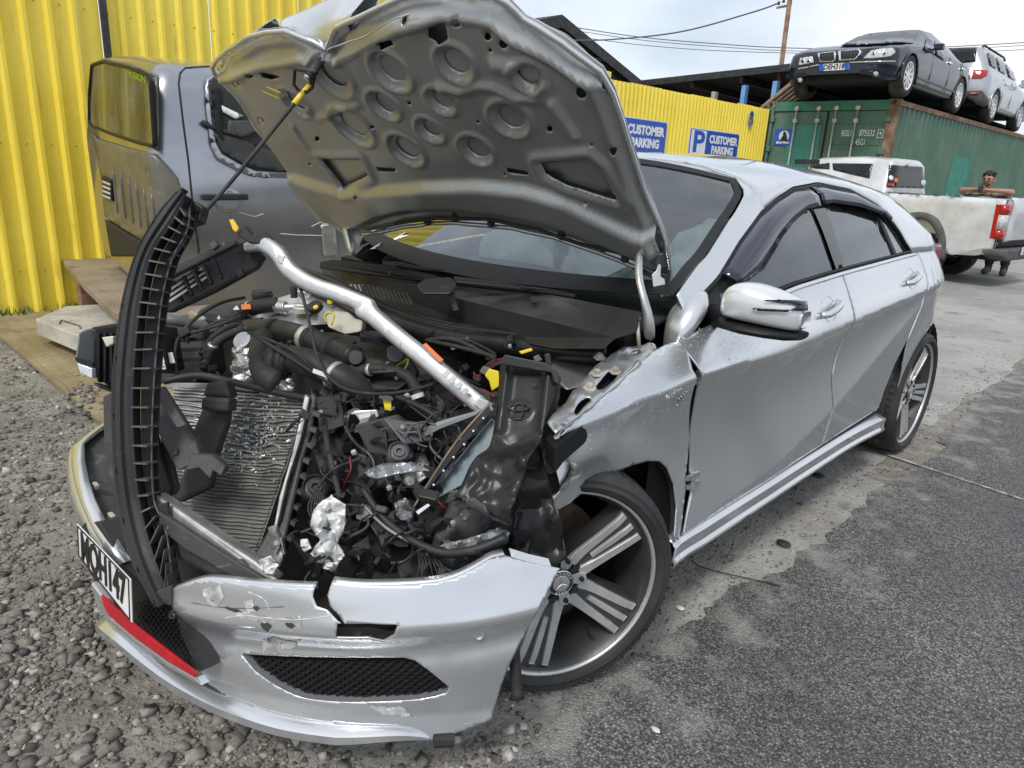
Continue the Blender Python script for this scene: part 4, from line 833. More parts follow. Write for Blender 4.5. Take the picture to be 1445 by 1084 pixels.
def relief(Q):
    x, y = Q[:, 0], Q[:, 1]; h = np.zeros(len(Q))
    for cx, cy, r in CC:                     # stamped rings: raised rim, sunken band, sharp lower disc at the middle
        d = np.hypot(x-cx, y-cy); h += .009*np.exp(-((d-r*1.0)/(r*.11))**2)-.007*(1-sst(r*.82, r*.95, d))-.004*(1-sst(r*.58, r*.70, d))
    for T_ in tris:
        dd = dl(Q, np.array(resamp(T_, .01))); ins = inpolys(Q, T_); h += .012*np.exp(-((dd-.022)/.014)**2)*~ins
    for A_ in ridge: h += .013*np.exp(-(dl(Q, A_)/.012)**2)
    de = dl(Q, O2); h += -.016*(1-sst(.012, .030, de))+.006*np.exp(-((de-.035)/.012)**2)
    yf, yf2, yt = yat(fold, x), yat(fold2, x), yat(top1, x)
    h += .034*sst(0, 1, (yf+.012-y)/.034)-.05*sst(0, 1, (yf2+.02-y)/.05)-.022*sst(0, 1, (y-yt+.01)/.03)+.012*np.exp(-((y-yt+.015)/.012)**2)
    nn = np.array([.005*noise.noise((a*4, b_*4, 1))+.0015*noise.noise((a*14, b_*14, 5)) for a, b_ in Q]); n2 = np.array([.022*noise.noise((a*7, b_*7, 8)) for a, b_ in Q])
    return h+nn+n2*sst(0, 1, (y-yt+.1)/.15)
bon = patch('bonnet', outl, lambda x, y: H3(x, y, -.035-.05*math.exp(-((x+.33)/.05)**2)*sst(.28, .42, y)+.03*max(0, y-.36)*noise.noise((x*6, y*5, 2))), 'silver', CAR, .03, solid=.003)
n_in = [p for p in outl]; ctr = np.mean(np.array(outl), 0)
inn = [tuple(ctr+(np.array(p)-ctr)*.992) for p in outl]
rl = []
v2, fs = tri2d(inn, .0085, holes, rl); rh = relief(np.array(v2))
inp = mesh('inner_panel', [H3(x, y, h_-.004) for (x, y), h_ in zip(v2, rh)], fs, 'primer_grey', bon, smooth=True, solid=.003)
for (cx, cy, r), hh in zip(CC, dh):           # the recessed discs, each its own stamped pocket
    q0 = relief(np.array([(cx+r*.6, cy)]))[0]; patch('stamped_disc', [(cx+(x-cx)*1.10, cy+(y-cy)*1.10) for x, y in hh], lambda x, y: H3(x, y, q0-.010+.004*((x-cx)**2+(y-cy)**2)/r/r), 'primer_grey', bon, .02)
for T_ in tris:
    c_ = np.mean(T_, 0); q0 = relief(np.array([T_[0]]))[0]; patch('stamped_pocket', [tuple(c_+(np.array(p)-c_)*1.12) for p in T_], lambda x, y: H3(x, y, q0-.020), 'primer_grey', bon, .03)
# rolled rim of the skin round the panel, torn bright nose
b = MB(); b.tube([H3(x, y, -.018+.006*noise.noise((x*9, y*9, 3))) for x, y in resamp(outl, .02)]+[H3(*outl[0], -.018)], .0075, 6, cap=False); b.build('hem', 'silver_worn', bon, smooth=True)
# buckled outer skin showing over the front edge
b = MB(); A1 = hl([(375, 49), (400, 46), (440, 30), (470, 18), (500, 8), (520, 0)]); A2 = hl([(392, 52), (420, 57), (450, 75), (457, 66), (462, 48), (482, 36)])
b.grid([[H3(*p, -.07-.02*i) for i, p in enumerate(A1)], [H3(*(.5*(np.array(p)+np.array(q))), -.045) for p, q in zip(A1, A2)], [H3(*q, -.01) for q in A2], [H3(*(np.array(q)*.96+np.array((0, -.03))), -.045) for q in A2]]); b.grid([[H3(*p, -.07-.02*i) for i, p in enumerate(A1)], [H3(*(.5*(np.array(p)+np.array(q))+np.array((0, -.02))), -.10) for p, q in zip(A1, A2)], [H3(*(np.array(q)*.94+np.array((0, -.05))), -.05) for q in A2]]); b.build('buckled_skin', 'silver_worn', bon, smooth=True, solid=.002, sub=1)
# bright tear along the nose and torn latch loop
b = MB()
P_ = hl([(455, 66), (462, 78), (470, 62), (520, 44), (560, 20), (585, 12)]); b.tube([H3(x, y, .010+.005*noise.noise((i*.9, 1, 2))) for i, (x, y) in enumerate(crv(P_, 6))], [.0012+.0022*abs(noise.noise((i*.7, 5, 2))) for i in range(31)], 5); b.build('torn_edge', 'bare_metal', bon)
b = MB(); lp = [h2(u, v) for u, v in ((432, 76), (430, 100), (436, 108), (448, 111), (456, 104), (461, 82))]; b.tube([H3(x, y, .045) for x, y in lp], .0045, 8)
b.tube([H3(*h2(431, 76), .045), H3(*h2(464, 80), .05)], .007, 8); b.tube([H3(*h2(455, 82), .0), H3(*h2(457, 82), .065)], .012, 8); b.build('latch_striker', 'black_steel', bon, smooth=True)
b = MB(); b.lathe([(0, .006), (.008, .004), (.009, 0)], H3(*h2(455, 81), .066), hn, 10); b.build('latch_bolt', 'chrome', bon)
# rubber bump stops, cable along the rear edge
for u, v in ((600, 310), (690, 312), (790, 330), (640, 305), (880, 362), (850, 347)):
    b = MB(); b.lathe([(0, .035), (.012, .03), (.014, 0)], H3(*h2(u, v), -.03), (hn-hy*.8), 8); b.build('bump_stop', 'rubber', bon)
b = MB(); b.tube([H3(*h2(u, v), .0) for u, v in ((560, 312), (620, 305), (690, 306), (760, 320), (820, 340), (870, 352), (905, 350))], .006, 6); b.build('washer_hose', 'rubber', bon, smooth=True)
for (u, v, w_) in ((388, 126, 12), (392, 119, 10)):
    b = MB(); b.tube([H3(*h2(u-w_, v-w_*.35), .012), H3(*h2(u+w_, v+w_*.5), .012)], .0022, 5); b.build('chalk_mark', 'yellow', bon)
# hinge arms
b = MB(); L_ = [(904, 352, 1.99), (900, 375, 1.97), (902, 400, 1.94), (910, 425, 1.93), (915, 448, 1.93), (917, 482, 1.96)]
w2 = [.018, .022, .018, .02, .03, .035]
rows = [[at(u, v, D=d)+CR*-w_*.5, at(u, v, D=d-.012), at(u, v, D=d)+CR*w_*.5] for (u, v, d), w_ in zip(L_, w2)]; b.grid(rows); b.build('hinge_arm', 'bare_metal', CAR, smooth=True, solid=.004, sub=1)
b = MB(); b.ext([at(u, v, D=2.02) for u, v in ((920, 388), (926, 382), (929, 372), (933, 374), (932, 390), (938, 394), (940, 412), (946, 408), (934, 420), (922, 406))], CD*.012); b.build('hinge_bracket', 'bare_metal', CAR, bev=.002)
b = MB(); L_ = [(486, 310, 2.74), (489, 330, 2.73), (494, 350, 2.72), (497, 362, 2.72), (487, 360, 2.72)]; rows = [[at(u-4, v, D=d), at(u, v-1, D=d-.012), at(u+5, v, D=d)] for u, v, d in L_]; b.grid(rows); b.build('hinge_arm', 'bare_metal', CAR, smooth=True, solid=.004)
b = MB(); b.ext([at(u, v, D=2.76) for u, v in ((497, 308), (510, 330), (505, 345), (498, 340), (490, 312))], CD*.01); b.build('hinge_bracket', 'primer_grey', CAR)
# prop rod: yellow sleeve, black rod down to the trim strip
pr_ = [at(445, 108, D=1.98), at(437, 121, D=1.97), at(415, 147, D=1.94), at(330, 252, D=1.82), at(293, 295, D=1.76), at(240, 368, D=1.66)]
b = MB(); b.tube(pr_, .0055, 8); rod = b.build('prop_rod', 'black_steel', CAR, smooth=True)
b = MB(); b.tube([pr_[1].lerp(pr_[0], -.05), pr_[1].lerp(pr_[2], .5)+V(0, 0, .001), pr_[2]], .0085, 10); b.build('grip_sleeve', 'sleeve_yellow' if 'sleeve_yellow' in MATS else 'yellow2', rod, smooth=True)
# ================================================================ crumpled wing, detached bumper
mat('red_trim', (.55, .012, .025), .35, ccol=(.42, .01, .02), nscale=14)
mat('mesh_black', (.03, .03, .032), .4)
mat('plate_white', (.80, .80, .77), .4, ccol=(.70, .69, .66), nscale=9, layers=(((.5, .48, .42), 24, .66, .78),))
mat('sleeve_yellow', (.85, .52, .03), .5)
fo = [(977, 548), (972, 620), (966, 690), (961, 735), (956, 762), (949, 760), (953, 715), (949, 683), (940, 660), (929, 650), (912, 650), (890, 656), (860, 670), (830, 686), (803, 708), (785, 719), (764, 717), (772, 705), (790, 690), (800, 665), (799, 655), (786, 640), (779, 618), (800, 596), (830, 572), (868, 540), (900, 512), (925, 492), (942, 484), (960, 482), (968, 495), (975, 520)]
fp = sp_(fo)
def crum(y, z):
    k = min(1, max(0, (.42-y)/.6)); t = min(1, max(0, (z-.72)/.12))
    return .55*k*(.012*noise.noise((y*5, z*5, 2))+.006*abs(noise.noise((y*11, z*9, 4)))+.045*k*math.exp(-((z-.70-.10*(y+.1))/.05)**2))+.018*math.exp(-(((y-.13)/.07)**2+((z-.735)/.05)**2))*-1+.015*k*t*noise.noise((y*7, 3, 1))
cl = [sp_([(990, 556), (940, 590), (890, 625), (845, 650), (800, 668)]), sp_([(905, 520), (892, 560), (850, 605), (815, 630)])]
patch('front_wing', fp, lambda y, z: V(XB(y, z)+crum(y, z)+.004, y, z), 'silver_worn', CAR, .012, lines=[[q for q in l] for l in cl], solid=.004)
# torn bright front lip of the wing
P_ = [V(XB(*side(u, v))+crum(*side(u, v))+.004, *side(u, v)) for u, v in ((764, 717), (772, 705), (790, 690), (800, 665), (799, 655), (786, 640), (779, 618), (800, 596), (830, 572), (868, 540), (900, 512))]
b = MB(); b.tube(crv(P_, 5), [.006+.003*math.sin(i*1.3) for i in range(51)], 6); b.build('wing_edge', 'bare_metal', CAR, smooth=True)
b = MB(); b.ext([at(u, v, D=1.70) for u, v in ((786, 598), (800, 612), (806, 640), (802, 664), (790, 690), (783, 662), (780, 630))], CD*.015+CR*.02); b.build('torn_flange', 'silver_worn', CAR, bev=.004)
# rear wing tip curled up against the pillar
La = [(936, 496, 1.99), (938, 470, 1.98), (942, 446, 1.98), (950, 432, 1.99), (964, 420, 2.0), (986, 408, 2.02)]; Lb = [(962, 490, 1.97), (974, 478, 1.95), (987, 460, 1.95), (998, 446, 1.96), (1004, 432, 1.98), (1000, 416, 2.02)]
rows = []
for (a, b_) in zip(La, Lb):
    A_, B_ = at(*a[:2], D=a[2]), at(*b_[:2], D=b_[2]); rows.append([A_-CD*-.02, A_, A_.lerp(B_, .3)-CD*.022, A_.lerp(B_, .65)-CD*.024, B_, B_+CD*.03])
b = MB(); b.grid(rows); b.build('wing_tip', 'silver_worn', CAR, smooth=True, solid=.003, sub=1)
# side badge of the wing
AB = at(963, 562, X=.899); b = MB()
for k in range(4): b.box(AB+V(0, -.016+.011*k, .004*k-.004), (.006, .006, .014), M=Matrix.Rotation(.3, 3, 'X'))
b.bar(AB+V(.0, -.024, -.018), AB+V(.0, .026, .004), .004, .004); b.build('wing_badge', 'chrome', CAR)
# black hinge pillar in the gap between wing and door, with hinges
b = MB(); b.grid([[(x, y, z) for x, y in ((.80, .36), (.83, .42), (.845, .52))] for z in (.30, .5, .7, .84, .885)]); b.build('hinge_pillar', 'trim_black', CAR, smooth=True)
for u, v in ((986, 528), (986, 537), (977, 672), (977, 684)):
    p = at(u, v, X=.865); b = MB(); b.lathe([(0, .012), (.010, .012), (.010, -.012), (0, -.012)], p, (0, 0, 1), 10); b.bar(p+V(0, -.03, 0), p+V(0, .035, 0), .010, .014); b.build('door_hinge', 'bare_metal', CAR)
b = MB(); b.box((.80, .36, .12), (.10, .16, .10)); b.build('jacking_point', 'dusty_plastic', CAR, bev=.01)
# inner wing rail with its slots and bolts
AP = pl3(at(780, 605, Z=.80), at(905, 492, Z=.90), at(835, 520, Z=.87))
ax1 = (AP(905, 492)-AP(780, 605)).normalized(); ax2 = AP.n.cross(ax1).normalized(); a0_ = AP(780, 605)
def ap2(u, v): q = AP(u, v)-a0_; return (q.dot(ax1), q.dot(ax2))
el = lambda u, v, a, b_, t: [ap2(u+a*math.cos(k)*math.cos(t)-b_*math.sin(k)*math.sin(t), v+a*math.cos(k)*math.sin(t)+b_*math.sin(k)*math.cos(t)) for k in np.linspace(0, 2*math.pi, 14, endpoint=False)]
rail = [ap2(u, v) for u, v in ((772, 596), (795, 570), (815, 545), (838, 520), (862, 500), (885, 490), (918, 482), (926, 490), (905, 512), (870, 540), (835, 570), (802, 598), (784, 612))]
aph = lambda x, y: a0_+ax1*x+ax2*y+AP.n*(.005*noise.noise((x*30, y*30, 2))+.003*math.sin(x*50))*(1 if AP.n.z > 0 else -1)
patch('inner_wing', rail, aph, 'bare_metal', CAR, .012, holes=[el(822, 572, 14, 6, -.7), el(858, 535, 20, 7, -.65), el(896, 497, 6, 3, -.4)], solid=.004)
b = MB(); b.ext([AP(u, v)-V(0, 0, .03) for u, v in ((772, 600), (838, 524), (885, 493), (918, 486), (905, 514), (835, 574), (784, 616))], (0, 0, -.05)); b.build('apron', 'trim_black', CAR)
for u, v in ((846, 505), (868, 525), (832, 548), (842, 528)):
    b = MB(); b.lathe([(0, .012), (.008, .012), (.009, .003), (.016, .002), (.016, 0)], AP(u, v), AP.n*(1 if AP.n.z > 0 else -1), 6); b.build('apron_bolt', 'galv', CAR)
b = MB(); b.tube([at(899, 450, D=1.98), at(902, 492, D=1.97)], .006, 8); b.lathe([(0, .004), (.010, .004), (.010, 0)], at(899, 450, D=1.98), (0, 0, 1), 10); b.build('stay_bolt', 'galv', CAR, smooth=True)
b = MB(); b.tube(crv([at(u, v, D=1.95) for u, v in ((880, 506), (893, 500), (910, 497), (920, 487), (922, 498), (905, 508), (885, 512))], 4), .007, 6); b.build('hinge_foot', 'galv', CAR, smooth=True)
# ---------------------------------------------------------------- bumper: plan curve and height
plan = cr([(-.90, -.30), (-.86, -.40), (-.78, -.53), (-.62, -.68), (-.42, -.785), (-.2, -.845), (0, -.862), (.2, -.850), (.4, -.795), (.58, -.705), (.74, -.595), (.86, -.470), (.935, -.365), (.99, -.255), (1.03, -.16)], 8)
PA = np.array(plan); PS = np.concatenate([[0], np.cumsum(np.hypot(*np.diff(PA, axis=0).T))]); S0 = float(PS[np.argmin(abs(PA[:, 0]))])
def bp(s, z, off=0):
    s = s+S0; x = np.interp(s, PS, PA[:, 0]); y = np.interp(s, PS, PA[:, 1]); x2 = np.interp(s+.02, PS, PA[:, 0])-np.interp(s-.02, PS, PA[:, 0]); y2 = np.interp(s+.02, PS, PA[:, 1])-np.interp(s-.02, PS, PA[:, 1])
    n = V(y2, -x2, 0).normalized(); return V(x, y, z)+n*(boff(s-S0, z)+off)
def boff(s, z):
    o = -.085*max(0, z-.43)/.15*max(0, z-.43)/.15 if z > .43 else 0
    o += .011*math.exp(-((z-(.365+.10*max(0, s-.3)))/.030)**2)       # swage at mid height
    o -= .013*math.exp(-((z-(.30+.10*max(0, s-.3)))/.035)**2)        # hollow above the lower grille
    o += .020*min(1, max(0, (.215-z)/.07))                           # lower edge stands out
    o += .006*noise.noise((s*3, z*3, 3))+.0012*noise.noise((s*13, z*13, 6))
    return o
def bs(u, v, g=None):
    s, z = g or (.35+(u-400)/700., .55-(v-780)/900.)
    for i in range(30):
        P0 = bp(s, z); J = []
        def px(P): q = P-CAM; d = q.dot(CD); return np.array([PW/2+FPX*q.dot(CR)/d, PH/2-FPX*q.dot(CU)/d])
        p0 = px(P0); e = np.array([u, v])-p0
        if np.abs(e).max() < .05: break
        J = np.stack([(px(bp(s+.003, z))-p0)/.003, (px(bp(s, z+.003))-p0)/.003], 1)
        d = np.linalg.lstsq(J, e, rcond=None)[0]; m = np.abs(d).max(); d = d*min(1, .06/m) if m > 0 else d; s += d[0]; z += d[1]
    return (float(np.clip(s, -1.2, 1.35)), float(np.clip(z, .03, .75)))
def bl(l):
    o = []; g = None
    for p in l: g = bs(*p, g); o.append(g)
    return o
B3 = lambda s, z: bp(s, z)
def sm(l, n=4): return [tuple(q) for q in cr(l, n)]
bo = bl(sm([(240, 832), (280, 819), (310, 819), (345, 823), (400, 827), (444, 829)])+[(441, 842), (447, 856), (462, 861), (476, 876), (490, 886), (478, 868), (466, 856), (462, 840)]+sm([(468, 822), (520, 826), (600, 823), (640, 815), (672, 800), (694, 787), (712, 783)])+[(735, 790), (765, 797)]+sm([(790, 802), (778, 826), (757, 866), (737, 902), (716, 945), (702, 985), (694, 1014)])[:-1]+sm([(693, 1016), (660, 1029), (610, 1045), (596, 1036), (560, 1026), (480, 1022), (400, 1010), (330, 987), (300, 970), (282, 957)])+sm([(272, 930), (256, 900), (246, 876), (240, 852)]))
gh = bl(sm([(341, 923), (400, 926), (480, 928), (570, 928)])+sm([(585, 932), (610, 950), (634, 970)])+sm([(630, 978), (610, 984), (580, 988), (520, 991), (470, 990), (425, 984), (390, 968), (360, 947)]))
th = bl([(476, 880), (520, 880), (561, 882), (556, 896), (541, 905), (520, 900), (474, 900)])
swl = [[(s, k+.10*max(0, s-.3)) for s in np.linspace(.24, .98, 40)] for k in (.365,)]
bump = patch('bumper_cover', bo, B3, 'silver_worn', CAR, .0065, holes=[gh, th], lines=swl, solid=.004)
# inner return of the top edge
b = MB(); tl = bl(sm([(240, 832), (280, 819), (310, 819), (345, 823), (400, 827), (444, 829)])); tr = bl(sm([(468, 822), (520, 826), (600, 823), (640, 815), (672, 800), (694, 787), (712, 783)]))
for l in (tl, tr): b.grid([[bp(s, z, 0) for s, z in l], [bp(s, z+.004, -.014) for s, z in l], [bp(s, z-.012, -.022) for s, z in l]])
b.build('bumper_return', 'silver_worn', bump, smooth=True, solid=.002)
b = MB(); b.grid([[bp(s, z) for s, z in bl([(722, 786), (750, 794), (778, 800)])], [bp(s, z+.010, -.010) for s, z in bl([(722, 786), (750, 794), (778, 800)])]]); b.build('end_flange', 'silver_worn', bump, solid=.003)
# lower splitter lip
lipu = bl(sm([(150, 872), (190, 904), (240, 942), (284, 968), (330, 989), (400, 1012), (480, 1024), (560, 1027), (592, 1034), (606, 1042)])); b = MB()
lt = [min(1, max(.06, (len(lipu)-1-i)/12)) for i in range(len(lipu))]
b.grid([[bp(s, z+.002, -.010) for s, z in lipu], [bp(s, z, .010*t) for (s, z), t in zip(lipu, lt)], [bp(s, z-.008*t, .022*t) for (s, z), t in zip(lipu, lt)], [bp(s, z-.024*t, .018*t) for (s, z), t in zip(lipu, lt)], [bp(s, z-.028*t, -.03) for (s, z), t in zip(lipu, lt)]]); b.build('splitter', 'silver', bump, smooth=True, solid=.003, ang=50)
# lower grille: expanded mesh behind the opening
def bpo(s, z, d): p = bp(s, z, 0); q = bp(s, z+.0, -d); return q
G = np.array(gh); b = MB(); s0, z0 = G.min(0)-.01; s1, z1 = G.max(0)+.01; row = 0
for zz in np.arange(z0, z1, .0085):
    row += 1; ph = (row % 2)*.5
    for ss in np.arange(s0, s1, .020):
        a = [(ss+.020*(ph-.5)+.010*math.cos(t), zz+.0072*math.sin(t)) for t in np.linspace(0, 2*math.pi, 7)[:6]]
        if not inpoly(a[0][0]-.01, zz, gh) and not inpoly(a[0][0]-.02, zz, gh): continue
        P0 = [bp(s, z, -.018) for s, z in a]; c_ = sum(P0, V(0, 0, 0))/6; P1 = [p.lerp(c_, .30)-V(0, 0, 0) for p in P0]; n0 = bp(ss, zz, 0)-bp(ss, zz, -.008)
        b.add([p+n0*.5 for p in P0]+[p-n0 for p in P1], [(k, (k+1) % 6, 6+(k+1) % 6, 6+k) for k in range(6)])
b.build('grille_mesh', 'mesh_black', bump, kind=None) if False else b.build('grille_mesh', 'mesh_black', bump)
gb_ = [tuple(np.mean(gh, 0)+(np.array(p)-np.mean(gh, 0))*1.12) for p in gh]
patch('grille_back', gb_, lambda s, z: bp(s, z, -.05), 'gasket', bump, .04)
patch('tow_recess', [tuple(np.mean(th, 0)+(np.array(p)-np.mean(th, 0))*1.4) for p in th], lambda s, z: bp(s, z, -.04), 'gasket', bump, .03)
b = MB(); b.grid([[bp(s, z, .0) for s, z in gh+gh[:1]], [bp(s, z, -.020) for s, z in gh+gh[:1]]]); b.build('grille_lip', 'silver_worn', bump, smooth=True, ang=40)
# parking sensors, scuffs dug into the cover
for u, v in ((676, 897), (243, 868)):
    s, z = bs(u, v); n0 = (bp(s, z, .01)-bp(s, z, 0)).normalized(); b = MB(); b.lathe([(0, .002), (.007, .002), (.0075, .0035), (.0095, .003), (.0105, 0)], bp(s, z), n0, 20); b.build('parking_sensor', 'silver', bump, smooth=True)
for (u, v, a, c_) in ((376, 884, 9, 8), (410, 882, 8, 5), (330, 860, 16, 3), (362, 858, 5, 4)):
    s, z = bs(u, v); n0 = (bp(s, z, .01)-bp(s, z, 0)).normalized(); e1 = (bp(s+.01, z)-bp(s-.01, z)).normalized(); b = MB()
    b.ext([bp(s, z, .0015)+e1*(a*.0012*math.cos(t)*(1+.3*math.sin(3*t)))+V(0, 0, c_*.0012*math.sin(t)*(1+.3*math.cos(5*t))) for t in np.linspace(0, 2*math.pi, 16, endpoint=False)], n0*.0015); b.build('gouge', 'dusty_plastic', bump)
for pts in (((318, 872), (345, 868), (380, 872), (420, 874), (470, 868)), ((372, 920), (376, 900), (382, 890)), ((395, 915), (400, 905), (425, 903)), ((270, 850), (330, 858), (400, 856)), ((350, 835), (372, 845), (380, 860))):
    q = crv(bl(pts), 5); b = MB(); b.tube([bp(s, z, .001) for s, z in q], [.0006+.0004*math.sin(i*2.1) for i in range(len(q))], 5); b.build('scrape', 'dusty_plastic' if random.random() < .5 else 'plate_white', bump)
# scuffed areas ground into the cover
mat('scuff', (.30, .295, .285), .6, ccol=(.60, .60, .595), nscale=18, npos=(.42, .6), layers=(((.16, .155, .15), 40, .58, .66), ((.72, .72, .715), 55, .60, .66)), bump=.4, bscale=90, bdist=.001)
def scuff(pts, seed):
    q = []
    for k, (u, v) in enumerate(resamp(pts, 7)): q.append((u+4*noise.noise((u*.15, v*.15, seed)), v+4*noise.noise((u*.15, v*.15, seed+9))))
    patch('scuff', bl(q), lambda s, z: bp(s, z, .0012), 'scuff', bump, .008)
scuff([(372, 902), (384, 900), (420, 906), (418, 912), (378, 922), (370, 914)], 1); scuff([(322, 858), (350, 862), (385, 872), (420, 876), (380, 880), (340, 872)], 2); scuff([(285, 832), (312, 826), (316, 842), (306, 858), (294, 850)], 3); scuff([(344, 850), (356, 846), (360, 862), (350, 868)], 4); scuff([(402, 872), (424, 868), (428, 888), (408, 892)], 5); scuff([(520, 996), (570, 998), (585, 1012), (540, 1008)], 6)
# centre mesh beside the plate
b = MB(); cm_ = [(196, 846), (240, 856), (256, 896), (276, 946), (236, 912), (196, 880)]; cp_ = PL((.05, -.868, .33), (.10, -1, .12))
for j in range(22):
    for i in range(14):
        u, v = 194+i*7+(3.5 if j % 2 else 0), 846+j*5
        if inpoly(u, v, cm_):
            P0 = [cp_(u+3.6*math.cos(t), v+2.8*math.sin(t), -.006) for t in np.linspace(0, 2*math.pi, 7)[:6]]; P1 = [cp_(u+2.3*math.cos(t), v+1.7*math.sin(t), -.012) for t in np.linspace(0, 2*math.pi, 7)[:6]]; b.add(P0+P1, [(k, (k+1) % 6, 6+(k+1) % 6, 6+k) for k in range(6)])
b.build('centre_mesh', 'mesh_black', bump)
# dark plinth, red trim, number plate
px_pl = PL((.05, -.868, .33), (.10, -1, .12))
b = MB(); b.ext([px_pl(u, v, -.02) for u, v in ((122, 735), (140, 738), (170, 792), (205, 830), (245, 850), (256, 898), (280, 950), (200, 890), (143, 838), (116, 790), (112, 745))], V(0, .05, 0)); b.build('plate_plinth', 'black_plastic', bump, bev=.003)
b = MB(); b.ext([px_pl(u, v, .012) for u, v in ((142, 840), (157, 854), (193, 886), (238, 921), (276, 950), (274, 956), (236, 933), (190, 900), (154, 870), (147, 858))], V(0, .006, 0)); b.build('red_trim', 'red_trim', bump, bev=.001)
b = MB(); b.ext([px_pl(u, v, .004) for u, v in ((128, 822), (143, 842), (158, 874), (190, 901), (238, 936), (276, 957), (284, 968), (240, 945), (190, 910), (150, 878), (134, 850))], V(0, .02, 0)); b.build('lower_trim', 'silver', bump, bev=.003)
pp = [px_pl(u, v, .03) for u, v in ((108, 739), (184, 818), (186, 879), (110, 783))]
pn = px_pl.n if px_pl.n.dot(CAM-pp[0]) > 0 else -px_pl.n
plx = ((pp[1]-pp[0])+(pp[2]-pp[3])).normalized(); ply = pn.cross(plx); plc = sum(pp, V(0, 0, 0))/4; pw = ((pp[1]-pp[0]).length+(pp[2]-pp[3]).length)/2; phh = ((pp[3]-pp[0]).length+(pp[2]-pp[1]).length)/2*.97
npl = thing('number_plate', 'white number plate MQH147 on the broken bumper centre', 'number plate', plc)
b = MB(); b.ext(pp, -pn*.003); b.build('plate', 'plate_white', npl, bev=.0008)
sh_ = (pp[1]-pp[0]).normalized(); b = MB()
q4 = [plc+(p-plc)*.945 for p in pp]
for i in range(4): b.bar(q4[i]+pn*.0012, q4[(i+1) % 4]+pn*.0012, .0035, .0012, up=pn)
b.build('plate_border', 'black_print', npl)
pu = ((pp[0]-pp[3])+(pp[1]-pp[2])).normalized()
def plate_txt(s_, size, par, cx, cy):  # lettering sheared to the bent plate
    o = txt('tmp', s_, size, 'black_print', (0, 0, 0), (1, 0, 0), (0, 1, 0), None, bold=.0016, depth=.0008); vs = [cx*sh_+cy*pu+plc+sh_*v.co.x*1.0+pu*v.co.y*1.55+pn*(.0018+v.co.z) for v in o.data.vertices]; fs = [list(p.vertices) for p in o.data.polygons]; bpy.data.objects.remove(o)
    mesh('registration', vs, fs, 'black_print', par)
plate_txt('MQH147', pw*.215, npl, 0, -.001)
for t_ in (.22, .78):
    for a, b_ in ((pp[0], pp[1]),):
        b = MB(); b.lathe([(0, .002), (.004, .0015), (.0045, 0)], a.lerp(b_, t_)+(plc-a.lerp(b_, t_))*.16, pn, 10); b.build('plate_screw', 'galv', npl)
# car's right half of the bumper: bright bent top edge and the skin below it
E1 = [(166, 584, .50), (150, 596, .50), (134, 607, .50), (120, 618, .495), (107, 630, .49), (108, 655, .475), (113, 682, .462), (122, 710, .445), (136, 740, .425), (152, 765, .405), (172, 796, .385)]
T_ = [at(u, v, Z=z) for u, v, z in E1]; b = MB()
b.grid([[p+V(.0, .012, .004)+CR*.012 for p in T_], [p for p in T_], [p+V(-.004, -.010, -.006) for p in T_]]); b.build('bumper_edge', 'silver', bump, smooth=True, solid=.004)
b = MB(); bot = [at(u, v, Z=z) for u, v, z in ((168, 600, .40), (150, 615, .39), (130, 630, .36), (112, 650, .32), (101, 690, .24), (103, 712, .23), (107, 728, .24), (113, 738, .27), (122, 745, .33), (140, 768, .35), (165, 800, .34))]
b.grid([[p+V(-.004, -.010, -.006) for p in T_], [p.lerp(q, .5)+V(-.012, -.014, 0) for p, q in zip(T_, bot)], bot]); b.build('bumper_cover', 'silver_worn', bump, smooth=True, solid=.003)
b = MB(); b.grid([[p+CR*.008+V(0, 0, -.01) for p in T_], [p+V(.16, .10, -.10) for p in T_], [p+V(.25, .22, -.14) for p in T_]]); b.build('bumper_liner', 'dusty_plastic', bump, smooth=True, solid=.003)
for u, v, z in ((128, 685, .455), (150, 728, .43)):
    p = at(u, v, Z=z); b = MB(); b.box(p+V(.01, .01, 0), (.03, .012, .012)); b.build('clip', 'galv', bump, bev=.002)
# black end of the bumper by the wheel, with the dropped strut below it
b = MB(); b.tube(crv([at(u, v, D=1.56) for u, v in ((722, 860), (724, 900), (727, 940), (730, 985))], 4), [.013]*12+[.017], 8); b.build('dropped_stay', 'black_plastic', CAR, smooth=True)
b = MB(); b.tube([at(612, 1046, D=1.30), at(640, 1044, D=1.31)], .012, 8); b.build('torn_clip', 'rubber', CAR)
# ================================================================ engine bay and torn-off pieces
mat('rib_grey', (.06, .059, .057), .55, ccol=(.105, .10, .095), nscale=20)
mat('foil', (.70, .70, .69), .28, metal=.95, ccol=(.5, .5, .49), nscale=12, bump=.8, bscale=26, bdist=.012)
mat('alu_dirty', (.40, .40, .39), .5, metal=.6, ccol=(.25, .25, .24), nscale=16, npos=(.4, .62), layers=(((.70, .70, .69), 45, .64, .70), ((.16, .155, .145), 9, .64, .74)), bump=.3, bscale=40, bdist=.002)
mat('alu_beam', (.64, .64, .635), .42, metal=.75, ccol=(.50, .50, .49), nscale=7, npos=(.42, .62), layers=(((.14, .14, .135), 30, .66, .72, (3, 1, 1)), ((.78, .78, .77), 17, .62, .7)), bump=.35, bscale=30, bdist=.003)
mat('fin_core', (.17, .163, .15), .6, metal=.35, ccol=(.26, .25, .23), nscale=8, npos=(.4, .65), layers=(((.06, .058, .055), 20, .58, .7),))
mat('orange_label', (.80, .22, .06), .5); mat('tank_white', (.62, .60, .50), .45, ccol=(.52, .50, .40), nscale=8)
mat('plug_yellow', (.80, .62, .02), .4); mat('plug_green', (.05, .34, .09), .45); mat('plug_grey', (.12, .12, .125), .5); mat('wire_red', (.20, .02, .02), .5)
